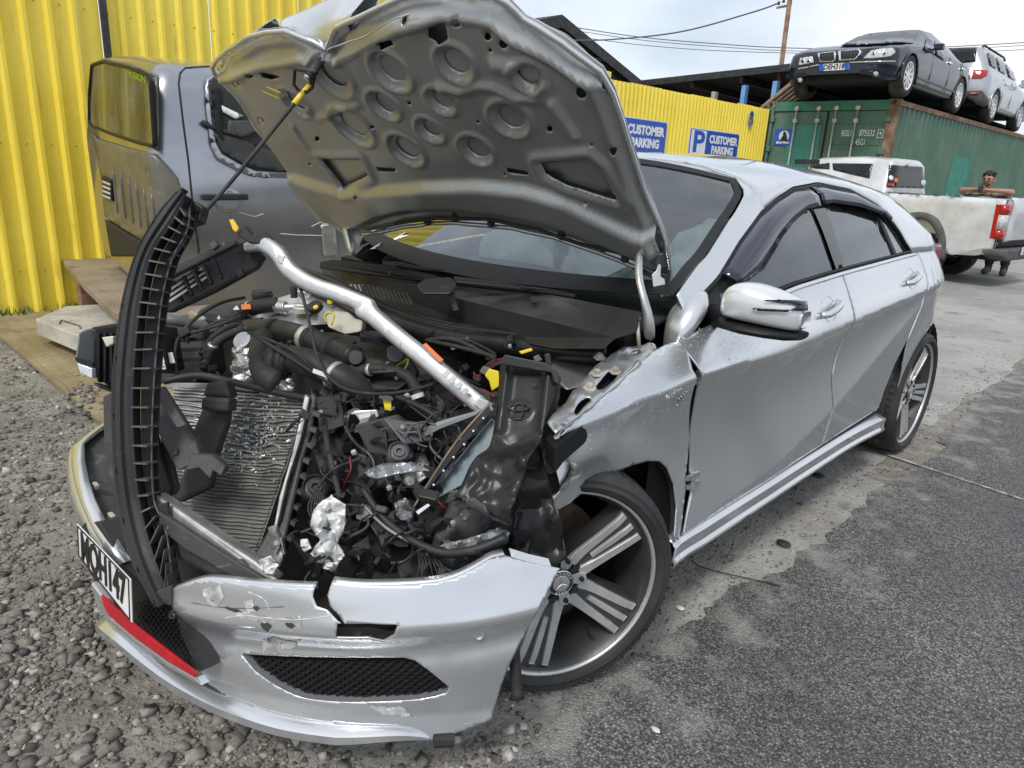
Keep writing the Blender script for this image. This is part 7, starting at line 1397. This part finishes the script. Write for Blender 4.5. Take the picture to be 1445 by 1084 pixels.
for s_ in (1, -1):
    v2, fs = tri2d(tubp, .06); b = MB(); b.add([LT(a, s_*(.935+.012*math.sin((z-.45)*3.2)-.02*max(0, z-1.08)/.08), z) for a, z in v2], fs); b.build('tub_side', 'white_silver', ute, smooth=True, solid=.03)
    b = MB(); b.add([LT(a, s_*x, z) for a, x, z in ((-1.2, .93, 1.162), (.68, .93, 1.157), (.68, .84, 1.157), (-1.2, .84, 1.162), (-1.2, .84, .6), (.68, .84, .6))], [(0, 1, 2, 3), (3, 2, 5, 4)]); b.build('tub_rail', 'white_silver', ute)
    rows = []
    for t in np.linspace(R(-8), R(186), 30): c, q = math.cos(t), math.sin(t); rows.append([LT(r*c, s_*x, .40+r*q*.98) for r, x in ((.405, .90), (.41, .985), (.44, 1.0), (.50, .985), (.515, .94))])
    b = MB(); b.grid(rows); b.build('arch_flare', 'flare_grey', ute, smooth=True, solid=.01)
    b = MB(); b.grid([[LT(.42*math.cos(t), s_*x, .40+.42*math.sin(t)) for x in (.5, .93)] for t in np.linspace(R(-5), R(185), 24)]); b.ext([LU(.46*math.cos(t), s_*.5, .40+.50*math.sin(t)) for t in np.linspace(R(-5), R(185), 16)], ur*(.02*s_)); b.build('arch_liner', 'gasket', ute)
    for a in (0, 2.80): rim(LU, a, s_*.90, .37, s_, ute, 'dark_alloy', 6, .26, .58)
    rows = [[LT(-1.215+.06*math.cos(t)*0-.015*math.sin(math.pi*k/8), s_*x, z) for x in (.80, .88, .94, .955)] for k, (z, t) in enumerate([(1.10-.055*i, 0) for i in range(9)])]
    # tail lamp: three stacked lenses wrapping the corner
    for z0, z1, m_ in ((1.09, .95, 'red_lens'), (.945, .76, 'clear_lens'), (.755, .66, 'red_lens')):
        b = MB(); b.add([LT(a, s_*x, z) for z in (z0, z1) for a, x in ((-1.17 if z0 > 1 else -1.15, .968), (-1.20, .966), (-1.228, .945), (-1.236, .90), (-1.236, .80))], [(0, 1, 6, 5), (1, 2, 7, 6), (2, 3, 8, 7), (3, 4, 9, 8)]); b.build('tail_lamp', m_, ute, solid=.02, smooth=True)
    b = MB(); b.add([LT(a, s_*x, z) for z in (1.09, .66) for a, x in ((-1.10+.02*(z > 1), .964), (-1.17, .966))], [(0, 1, 3, 2)]); b.build('tail_lamp', 'red_lens', ute, solid=.016)
b = MB(); b.add([LT(a, x, z) for a, x, z in ((-1.2, .84, .62), (.68, .84, .62), (.68, -.84, .62), (-1.2, -.84, .62))], [(0, 1, 2, 3)]); b.build('tub_floor', 'flare_grey', ute, solid=.04)
tg = MB(); tg.grid([[LT(a, x, z) for x in np.linspace(.79, -.79, 8)] for a, z in ((-1.20, 1.155), (-1.232, 1.15), (-1.240, 1.05), (-1.232, .85), (-1.236, .66), (-1.20, .64))]); tgt = tg.build('tailgate', 'white_silver', ute, smooth=True, solid=.04, ang=40)
txd = (LT(-1.24, -.5, .8)-LT(-1.24, .5, .8)).normalized()
txt('lettering', 'RANGER', .125, 'black_print', LT(-1.262, 0, .80), txd, (0, 0, 1), tgt, bold=.003, sx=1.2, space=1.9)
for r0, m_, d in ((.10, 'chrome', .008), (.088, 'sign_blue', .012)):
    b = MB(); b.ext([LT(-1.252-d, r0*math.cos(t)*1.3, .93+r0*.55*math.sin(t)) for t in np.linspace(0, 6.28, 24, endpoint=False)], uh*.01); b.build('oval_badge', m_, tgt)
txt('lettering', '3.2', .05, 'black_print', LT(-1.262, .52, 1.06), txd, (0, 0, 1), tgt, bold=.002)
b = MB(); b.ext([LT(-1.26, x, z) for x, z in ((.22, 1.02), (-.22, 1.02), (-.18, .96), (.18, .96))], uh*.02); b.build('gate_handle', 'black_plastic', tgt)
b = MB(); b.ext([LU(-1.02, x, z) for x, z in ((.99, .60), (.99, .50), (.62, .42), (-.62, .42), (-.99, .50), (-.99, .60))], -uh*.32*us); b.build('rear_bumper', 'flare_grey', ute, bev=.03)
b = MB(); b.ext([LU(a, .985, z) for a, z in ((-.62, .45), (-.95, .58), (-1.12, .62), (-1.12, .52), (-.95, .47))], ur*.06); b.build('bumper_end', 'silver_far', ute, bev=.01)
pc = LU(-1.30, .0, .56); b = MB(); b.box(pc+V(.035, 0, 0), (.01, .36, .11)); upb = b.build('number_plate', 'plate_white', ute); txt('registration', 'KQ', .09, 'black_print', LU(-1.355, .10, .56), txd, (0, 0, 1), upb, bold=.002)
b = MB(); b.tube([LU(-1.0, .62, .46), LU(-1.25, .62, .46)], .035, 10); b.build('tail_pipe', 'black_steel', ute, smooth=True); b = MB(); b.box(LU(-1.2, 0, .47), (.16, .08, .07)); b.build('tow_hitch', 'black_steel', ute)
b = MB(); b.add([LU(a, s*.38, z) for a in (-1.1, 3.3) for s in (-1, 1) for z in (.38, .52)], [(0, 1, 3, 2), (4, 6, 7, 5), (0, 4, 5, 1), (2, 3, 7, 6), (0, 2, 6, 4), (1, 5, 7, 3)]); b.build('chassis', 'gasket', ute)
rw_ = decal('rear_window', bvU, [(1254, 233), (1301, 235.5), (1305, 266), (1251, 264.5)], 'far_glass', ute, .010, 3)
for p_ in ([(1175, 231), (1232, 231.5), (1227, 252), (1200, 246), (1176, 240)], [(1140, 234), (1171, 230.5), (1171, 239), (1150, 238)]): decal('side_window', bvU, p_, 'far_glass', ute, .010, 3)
for (u, v, r_, m_) in ((1256.5, 251.5, 3, 'white'), (1263, 255, 3, 'orange_label'), (1301.5, 258, 3.5, 'white'), (1279, 234, 2, 'red_lens')): decal('sticker', bvU, [(u+r_*math.cos(t), v+r_*1.2*math.sin(t)) for t in np.linspace(0, 6.28, 10, endpoint=False)], m_, rw_ or ute, .018, 2, .002)
decal('sticker', bvU, [(1250, 259), (1260, 259.5), (1260, 264), (1250, 263)], 'red_lens', rw_ or ute, .018, 2, .002)
b = MB(); b.bar(at(1123, 228, D=11.4), at(1155, 229, D=11.6), .06, .08); b.build('light_bar', 'black_plastic', ute, bev=.01)
# ================================================================ grey crew-cab shell
CO = V(-2.616, .304, .365); CMx = Matrix(((.991, .101, .084), (-.098, .994, -.048), (-.089, .039, .995)))
def CC_(x, y, z): return CO+CMx @ V(x, y, z)
cab = thing('cab_shell', 'stripped dark grey pickup cab shell resting on rusty plates by the fence', 'vehicle cab', CC_(-.8, .3, 0))
cw = 1.632; rows = []
for y, ins in ((-.03, .10), (-.005, .04), (.03, .012), (.07, 0), (.2, 0), (.5, 0), (.9, 0), (1.3, 0), (1.6, .02), (1.75, .06)):
    half = [(0.02, -.02), (.06, .10), (.09, .35), (.105, .58), (.095, .74), (.07, .87), (.02, 1.07), (-.03, 1.24), (-.075, 1.33), (-.16, 1.392), (-.30, 1.415), (-.55, 1.425), (-cw/2, 1.43)]
    half = [tuple(q) for q in cr(half, 3)]; sh_y = lambda z: y+.10*max(0, (z-.90))/.5 if y < .3 else y
    ring_ = [(x, z) for x, z in half]+[(-cw-x, z) for x, z in half[-2::-1]]; cx0, cz0 = -cw/2, .75
    rows.append([CC_(cx0+(x-cx0)*(1-ins), sh_y(z), cz0+(z-cz0)*(1-ins*.9)) for x, z in ring_])
b = MB(); b.grid(rows); nr = len(rows[0]); b.f += [list(range(nr))]; cs = b.build('body', 'cab_paint', cab, smooth=True, ang=50); bvC = BV(cs)
RP = pl3(CC_(0, 0, 0), CC_(-1.5, 0, 0), CC_(0, .0, .9)); rpn = RP.n if RP.n.dot(CAM-RP.o) > 0 else -RP.n
decal('rear_panel', bvC, [(131, 186), (140, 196), (180, 208), (222, 218), (236, 232), (252, 252), (262, 290), (262, 340), (232, 350), (193, 333), (150, 305), (145, 250), (138, 214)], 'cab_dust', cab, .010, 8, .006)
decal('rear_panel', bvC, [(128, 112), (134, 90), (150, 84), (190, 92), (224, 108), (226, 180), (224, 214), (216, 210), (219, 110), (200, 100), (150, 86), (133, 96), (130, 120), (128, 175), (126, 175)], 'cab_dust', cab, .010, 6, .006)
WO = [(130, 92), (146, 87.5), (180, 95), (208, 106), (212, 115), (215, 160), (218, 206), (200, 203), (160, 190), (130, 178), (126, 170), (126.5, 130)]
h0 = [q for q in (bvC.ray_cast(CAM, ray(u, v).normalized()) for u, v in ((150, 110), (200, 120), (205, 190), (150, 170))) if q[0]]; wn_ = sum((q[1] if q[1].dot(CD) < 0 else -q[1] for q in h0), V(0, 0, 0)).normalized(); WPL = PL(max((q[0] for q in h0), key=lambda q: q.dot(wn_))+wn_*.012, wn_)
b = MB(); b.ext([WPL(u, v) for u, v in WO], -wn_*.006); rwn = b.build('rear_window', 'cab_glass', cab)
b = MB(); b.ext([WPL(u, v, -.012 if WPL.n.dot(wn_) > 0 else .012) for u, v in WO], -wn_*.02); b.build('window_backing', 'interior', cab)
b = MB(); b.tube([WPL(u, v) for u, v in resamp(WO, 6)]+[WPL(*WO[0])], .011, 6); b.build('window_seal', 'trim_black', cab, smooth=True)
xx = WPL(206, 114)-WPL(183, 104); yy = WPL(184.5, 97)-WPL(186, 109); o = txt('tmp', 'FUSION', .1, 'lime', (0, 0, 0), (1, 0, 0), (0, 1, 0), None, bold=.002, depth=.0005); wx_ = max(v.co.x for v in o.data.vertices)*2; hh_ = max(v.co.y for v in o.data.vertices)*2
mesh('lettering', [WPL(194.5, 108.5)+wn_*.004+xx*(v.co.x/wx_)+yy*(v.co.y/hh_) for v in o.data.vertices], [list(p.vertices) for p in o.data.polygons], 'lime', rwn); bpy.data.objects.remove(o)
for k in range(6): u = 163+k*11; b = MB(); b.tube([(bvC.ray_cast(CAM, ray(u+i*1.0, 238+k*7+i*9).normalized())[0] or RP(u, 238+k*7+i*9))+rpn*.015 for i in range(8)], [.004, .009, .010, .010, .010, .010, .009, .004], 6); b.build('pressed_rib', 'cab_dust', cab, smooth=True)
vt = decal('vent', bvC, [(149, 248), (162, 254), (165, 284), (152, 278)], 'trim_black', cab, .02, 5, .01)
for k in range(4): decal('louvre', bvC, [(151, 255+k*6.5), (162.5, 259.5+k*6.5), (163, 263+k*6.5), (151.4, 258.5+k*6.5)], 'old_white', vt, .03, 4, .006)
b = MB(); b.bar(RP(187, 269, .04), RP(218, 287, .04), .022, .02); b.build('grab_bar', 'galv', cab, bev=.004); 
decal('lower_opening', bvC, [(151, 309), (193, 336), (232, 353), (240, 362), (160, 362)], 'gasket', cab, .012, 6)
b = MB(); b.bar(RP(152, 308, .02), RP(158, 362, .02), .05, .05); b.build('corner_post', 'cab_dust', cab, bev=.01)
# side: door seam, window opening, handle
dseam = [(300, 94), (262, 96), (254, 104), (252, 118), (258, 170), (266, 230), (272, 290), (280, 350), (284, 400)]
b = MB(); b.tube([(h[0] if (h := bvC.ray_cast(CAM, ray(u, v).normalized()))[0] else at(u, v, D=4.1)) for u, v in resamp(dseam, 8, False)], .006, 6); b.build('door_seam', 'gasket', cab)
wo = [(292, 118), (300, 112), (315, 112), (328, 122), (420, 244), (390, 244), (360, 242), (340, 234), (312, 218), (304, 205), (297, 170)]
fr_o = decal('window_frame', bvC, [(288, 112), (300, 107), (322, 108), (436, 252), (360, 250), (336, 242), (306, 226), (297, 208), (290, 160)], 'cab_paint', cab, .012, 8, .012)
wod = decal('window_opening', bvC, wo, 'gasket', cab, .022, 6, .004)
decal('inner_panel', bvC, [(300, 190), (330, 195), (380, 214), (420, 243), (390, 243), (345, 234), (314, 217)], 'rubber', wod, .028, 6, .006); decal('headrest', bvC, [(320, 172), (350, 172), (365, 185), (340, 196), (318, 190)], 'dusty_plastic', wod, .03, 5, .02); decal('seat_belt', bvC, [(308, 150), (340, 165), (330, 170), (312, 160)], 'white', wod, .034, 5, .006); decal('torn_lining', bvC, [(296, 128), (308, 128), (312, 200), (304, 190)], 'trim_black', wod, .034, 5, .01)
b = MB(); b.tube([(bvC.ray_cast(CAM, ray(u, v).normalized())[0] or at(u, v, D=4.1))-CD*.03 for u, v in ((288, 174), (296, 180), (318, 188), (345, 194))], .013, 8); b.build('mirror_stub', 'rubber', cab, smooth=True)
hb = decal('handle_cup', bvC, [(322+19*math.cos(t), 283+17*math.sin(t)) for t in np.linspace(0, 6.28, 22, endpoint=False)], 'cab_paint', cab, .010, 5, .006)
hp = [(bvC.ray_cast(CAM, ray(u, v).normalized())[0] or at(u, v, D=4.1))-CD*.035 for u, v in ((290, 281), (320, 280), (353, 280))]; b = MB(); b.bar(hp[0], hp[2], .03, .035); b.build('handle', 'black_plastic', hb or cab, bev=.008)
for p_ in (((338, 300), (360, 306), (372, 302)), ((440, 320), (452, 314), (466, 318)), ((396, 330), (420, 332), (470, 333)), ((350, 345), (380, 352), (400, 348))):
    b = MB(); b.tube([(bvC.ray_cast(CAM, ray(u, v).normalized())[0] or at(u, v, D=4.1))-CD*.004 for u, v in resamp(p_, 6, False)], .0022, 5); b.build('scratch', 'white', cab)
decal('crease', bvC, [(452, 318), (472, 312), (476, 362), (456, 362)], 'bare_metal', cab, .006, 6, .004)
# ================================================================ rusty plates and treads under the cab
T = thing('tread_plate', 'brown chequer tread plate lying on the gravel', 'steel plate', (-3, 0, 0))
tz = .035; pl_ = [(-4.72, -.33), (-1.35, -.33), (-1.0, .25), (-1.0, 1.1), (-4.72, 1.1)]
b = MB(); b.ext([(x, y, tz-.02) for x, y in pl_], (0, 0, .02)); b.build('plate', 'tread', T)
lg = MB()
for i in range(96):
    for j in range(32):
        x, y = -4.70+i*.036, -.31+j*.044+(.022 if i % 2 else 0)
        if not inpoly(x, y, pl_): continue
        a = .6 if (i+j) % 2 else -.6; c_, s_ = math.cos(a), math.sin(a); l, w_ = .013, .0045
        lg.add([(x+c_*l, y+s_*l, tz), (x-s_*w_, y+c_*w_, tz), (x-c_*l, y-s_*l, tz), (x+s_*w_, y-c_*w_, tz), (x, y, tz+.0035)], [(0, 1, 4), (1, 2, 4), (2, 3, 4), (3, 0, 4)])
tag(lg.build('lugs', 'tread', T), kind='stuff')
T = thing('dusty_deck', 'dusty off white steel deck on top of the tread plate', 'steel deck', (-3, 0, .1))
top = [(50, 450), (92, 432), (165, 428), (212, 440), (200, 478), (140, 482), (100, 470)]; b = MB(); b.ext([at(u, v, Z=.21) for u, v in top], (0, 0, -.11)); b.build('deck', 'old_white', T, bev=.008)
b = MB(); b.tube([at(u, v, Z=.213) for u, v in ((84, 457), (86, 452), (112, 460), (114, 464))], .006, 6); b.build('handle', 'rust', T)
b = MB(); b.box(at(150, 505, Z=.07), (.5, .2, .08)); b.build('leg', 'rust', T)
T = thing('rusty_plate', 'rusty brown steel plate carrying the grey cab shell', 'steel plate', (-3, .4, .4))
top = [(88, 366), (120, 362), (240, 366), (300, 372), (300, 440), (240, 446), (160, 440), (118, 400)]; b = MB(); b.ext([at(u, v, Z=.42) for u, v in top], (0, 0, -.05)); b.build('plate', 'rust_plate', T, bev=.006)
for u, v in ((125, 425), (215, 450)): p = at(u, v, Z=.21); b = MB(); b.box((p.x, p.y, .28), (.10, .12, .20)); b.build('support', 'rust', T, bev=.006)
sp = []
for i in range(60): p = at(random.gauss(118, 18), random.gauss(558, 10), Z=tz); sp.append((p.x, p.y, tz, random.uniform(.006, .024)))
scatter('plate_rubble', sp, 'small heap of broken stone lying on the tread plate')
# ================================================================ man leaning on the pickup, looking at his phone
mat('skin', (.42, .235, .155), .55, ccol=(.36, .19, .125), nscale=20); mat('hair', (.012, .010, .009), .6); mat('jeans', (.035, .037, .045), .85, ccol=(.05, .05, .06), nscale=20)
mat('shirt', (.035, .042, .032), .85, ccol=(.27, .25, .19), nscale=7, npos=(.47, .53), stretch=(.35, .35, 3)); mat('boot', (.17, .12, .075), .8, ccol=(.09, .07, .05), nscale=12)
def skin_mesh(name, joints, edges, m_, par, sub=2):
    keys = list(joints); me = bpy.data.meshes.new(name); me.from_pydata([tuple(joints[k][0]) for k in keys], [(keys.index(a), keys.index(b_)) for a, b_ in edges], []); o = bpy.data.objects.new(name, me); lk(o); me.materials.append(MATS[m_])
    md = o.modifiers.new('k', 'SKIN'); md.use_smooth_shade = True
    for i, k in enumerate(keys): r = joints[k][1]; me.skin_vertices[0].data[i].radius = (r, r) if not isinstance(r, tuple) else r
    me.skin_vertices[0].data[0].use_root = True; sb = o.modifiers.new('u', 'SUBSURF'); sb.levels = sub; sb.render_levels = sub
    if par is not None: o.parent = par; bpy_inv(o, par)
    return o
py = 12.62; px0 = -.80
Hc = at(1394, 254, Y=12.44); sh_c = V(Hc.x-.01, 12.56, Hc.z-.24)
man = thing('person', 'man in a dark patterned t-shirt leaning on the pickup looking at his phone', 'person', (px0, 12.7, 0))
rz = LT(0, -.93, 1.16).z+.03
sl_, sr_ = sh_c+V(-.19, .02, .0), sh_c+V(.20, -.02, .0)
el_, er_ = at(1354, 268, Y=12.42), at(1431, 271, Y=12.36); hl2, hr2 = at(1380, 267, Y=12.30), at(1391, 268, Y=12.30)
J = {'pel': (V(px0, 12.86, .92), .14), 'sp': (V(px0, 12.76, 1.12), .13), 'ch': (V(sh_c.x, 12.64, sh_c.z-.14), .145), 'nk0': (sh_c+V(0, -.02, .05), .075), 'nk': (Hc+V(0, .05, -.11), .055), 'hd0': (Hc+V(0, .015, -.05), .072), 'hd': (Hc+V(0, .01, .02), .088), 'ht': (Hc+V(0, .02, .085), .070),
     'sl': (sl_, .065), 'el': (el_, .045), 'wl': (hl2.lerp(el_, .18), .028), 'pl': (hl2, (.030, .016)), 'sr': (sr_, .065), 'er': (er_, .045), 'wr': (hr2.lerp(er_, .15), .028), 'pr': (hr2, (.030, .016)),
     'hpl': (V(px0-.10, 12.86, .86), .10), 'knl': (V(px0-.11, 12.84, .48), .065), 'anl': (V(px0-.11, 12.90, .09), .045), 'tol': (V(px0-.12, 12.74, .05), .04), 'hpr': (V(px0+.10, 12.86, .86), .10), 'knr': (V(px0+.11, 12.84, .48), .065), 'anr': (V(px0+.12, 12.88, .09), .045), 'tor': (V(px0+.14, 12.73, .05), .04)}
E_ = [('pel', 'sp'), ('sp', 'ch'), ('ch', 'nk0'), ('nk0', 'nk'), ('nk', 'hd0'), ('hd0', 'hd'), ('hd', 'ht'), ('ch', 'sl'), ('sl', 'el'), ('el', 'wl'), ('wl', 'pl'), ('ch', 'sr'), ('sr', 'er'), ('er', 'wr'), ('wr', 'pr'), ('pel', 'hpl'), ('hpl', 'knl'), ('knl', 'anl'), ('anl', 'tol'), ('pel', 'hpr'), ('hpr', 'knr'), ('knr', 'anr'), ('anr', 'tor')]
for s_, w_, sg in (('pl', hl2, 1), ('pr', hr2, -1)):
    for k in range(5):
        if k < 4: a_ = w_+V(sg*.035, -.02, .022-.015*k); b2 = a_+V(sg*.030, -.012, .004); c2 = b2+V(sg*.006, .022, .0)
        else: a_ = w_+V(sg*.012, -.018, .035); b2 = a_+V(sg*.018, -.012, .022); c2 = b2+V(sg*.01, .004, .012)
        for n_, p_ in (('a', a_), ('b', b2), ('c', c2)): J[f'{s_}{k}{n_}'] = (p_, .0095-.001*(n_ == 'c'))
        E_ += [(s_, f'{s_}{k}a'), (f'{s_}{k}a', f'{s_}{k}b'), (f'{s_}{k}b', f'{s_}{k}c')]
skin_mesh('body', J, E_, 'skin', man)
up = lambda k, f: (J[k][0], J[k][1]*f)
skin_mesh('t_shirt', {'pel': (J['pel'][0]+V(0, 0, .02), .165), 'sp': up('sp', 1.2), 'ch': up('ch', 1.18), 'n': (J['nk0'][0]+V(0, 0, -.01), .085), 'sl': (sl_, .088), 'ul': (sl_.lerp(el_, .55), .07), 'sr': (sr_, .088), 'ur': (sr_.lerp(er_, .55), .07)}, [('pel', 'sp'), ('sp', 'ch'), ('ch', 'n'), ('ch', 'sl'), ('sl', 'ul'), ('ch', 'sr'), ('sr', 'ur')], 'shirt', man)
skin_mesh('trousers', {'pel': (J['pel'][0]+V(0, 0, -.03), .16), 'hl': up('hpl', 1.2), 'kl': up('knl', 1.3), 'al': (J['anl'][0]+V(0, 0, .04), .075), 'hr': up('hpr', 1.2), 'kr': up('knr', 1.3), 'ar': (J['anr'][0]+V(0, 0, .04), .075)}, [('pel', 'hl'), ('hl', 'kl'), ('kl', 'al'), ('pel', 'hr'), ('hr', 'kr'), ('kr', 'ar')], 'jeans', man)
for a_, t_ in (('anl', 'tol'), ('anr', 'tor')): skin_mesh('boot', {'a': (J[a_][0]+V(0, 0, .10), .062), 'b': (J[a_][0]+V(0, 0, -.025), .06), 'c': (J[t_][0]+V(0, 0, .005), .055), 'd': (J[t_][0]+V(0, -.06, 0), .045)}, [('a', 'b'), ('b', 'c'), ('c', 'd')], 'boot', man)
# hair, ears, brows, eyes, nose, mouth
bm = bmesh.new(); bmesh.ops.create_icosphere(bm, subdivisions=3, radius=1); hv = []; hf = []
for q in bm.verts: n = q.co.normalized(); k = 1+.5*noise.noise(n*4); hv.append(Hc+V(n.x*.084, .030+n.y*.088, .066+n.z*.072*(1.0 if n.z > 0 else .45))+V(n.x, n.y, n.z)*.10*(k-1))
hf = [[q.index for q in f.verts] for f in bm.faces]; bm.free(); mesh('hair', hv, hf, 'hair', man, smooth=True)
fy = -.080
for s_ in (-1, 1):
    b = MB(); b.tube([Hc+V(s_*.014, fy-.006, .020), Hc+V(s_*.034, fy, .025), Hc+V(s_*.050, fy+.016, .018)], .006, 6); b.build('eyebrow', 'hair', man, smooth=True)
    b = MB(); b.lathe([(0, .006), (.010, .004), (.013, 0)], Hc+V(s_*.032, fy, .004), (s_*.2, -1, -.2), 10); b.build('eye', 'hair', man, smooth=True)
    b = MB(); b.tube([Hc+V(s_*.083, .01, .03), Hc+V(s_*.094, .02, .015), Hc+V(s_*.090, .015, -.015), Hc+V(s_*.080, .005, -.03)], .011, 6); b.build('ear', 'skin', man, smooth=True)
b = MB(); b.tube([Hc+V(0, fy+.002, .012), Hc+V(0, fy-.020, -.020), Hc+V(0, fy-.004, -.030)], [.008, .014, .012], 8); b.build('nose', 'skin', man, smooth=True)
b = MB(); b.tube([Hc+V(-.024, fy+.012, -.052), Hc+V(0, fy, -.050), Hc+V(.024, fy+.012, -.052)], .006, 6); b.build('mouth', 'red_paint' if False else 'boot', man, smooth=True)
b = MB(); b.tube([Hc+V(-.05, fy+.035, -.062), Hc+V(-.025, fy+.014, -.085), Hc+V(.025, fy+.014, -.085), Hc+V(.05, fy+.035, -.062)], .012, 6); b.build('beard', 'hair', man, smooth=True)
ph = hl2.lerp(hr2, .42)+V(0, -.035, .035); b = MB(); b.box(ph, (.075, .012, .13), M=Matrix.Rotation(-.5, 3, 'X')); T = b.build('mobile_phone', 'gloss_black', bev=.006); tag(T, 'black mobile phone held by the man leaning on the pickup', 'phone')
# ================================================================ rain drops on the paint, litter on the ground
rd_ = MB(); random.seed(5)
def drop(p, n, r): rd_.lathe([(0, r*.45), (r*.6, r*.36), (r, 0)], p, n, 6)
for i in range(700):
    k = random.random()
    if k < .45: y, z = random.uniform(.40, .95), random.uniform(.82, .95)
    elif k < .75: y, z = random.uniform(-.1, .42), random.uniform(.72, .90)
    else: y, z = random.uniform(.95, 2.3), random.uniform(.9, 1.0)
    if y < .40:
        if not inpoly(y, z, fp): continue
        p = V(XB(y, z)+crum(y, z)+.004, y, z)
    else:
        if not (inpoly(y, z, fd) or inpoly(y, z, rd)): continue
        p = V(XB(y, z), y, z)
    drop(p, V(1, 0, .5), random.uniform(.0009, .0024))
for i in range(260):
    j = random.randint(26, len(roofrows)-30); kk = random.randint(2, 16); drop(V(roofrows[j][kk])+V(0, random.uniform(-.015, .015), 0), V(.6, 0, .8), random.uniform(.0012, .0028))
tag(rd_.build('rain_drops', 'clear_lens', CAR, smooth=True), kind='stuff')
LIT = [((1155, 672), 'leaf_scrap', 'dark leaf lying on the dirt strip beside the hatchback sill', 'rubber', .030), ((960, 860), 'foam_crumb', 'white foam crumb on the asphalt beside the front wheel', 'white', .014), ((925, 1032), 'bottle_cap', 'round pale cap lying on the asphalt near the camera', 'off_white', .012), ((1105, 768), 'black_shard', 'black plastic shard on the dirt below the front door', 'black_plastic', .03)]
for (u, v), nm, lab, m_, r in LIT:
    p = at(u, v, Z=.01); bm = bmesh.new(); bmesh.ops.create_icosphere(bm, subdivisions=2, radius=1); vs = [p+V(q.co.x*r*(1+.4*noise.noise(q.co*2+V(u, 0, 0))), q.co.y*r*.7*(1+.4*noise.noise(q.co*2.3)), .005+max(-.3, q.co.z)*r*.35) for q in bm.verts]; fs = [[q.index for q in f.verts] for f in bm.faces]; bm.free()
    tag(mesh(nm, vs, fs, m_), lab, 'litter')
b = MB(); P_ = [at(u, v, Z=.012) for u, v in ((975, 790), (985, 798), (1010, 806), (1050, 815), (1090, 824), (1100, 826))]; b.tube(crv(P_, 4), .0022, 6); tag(b.build('loose_cable', 'rubber', smooth=True), 'thin black cable lying on the dirt behind the front wheel', 'cable')
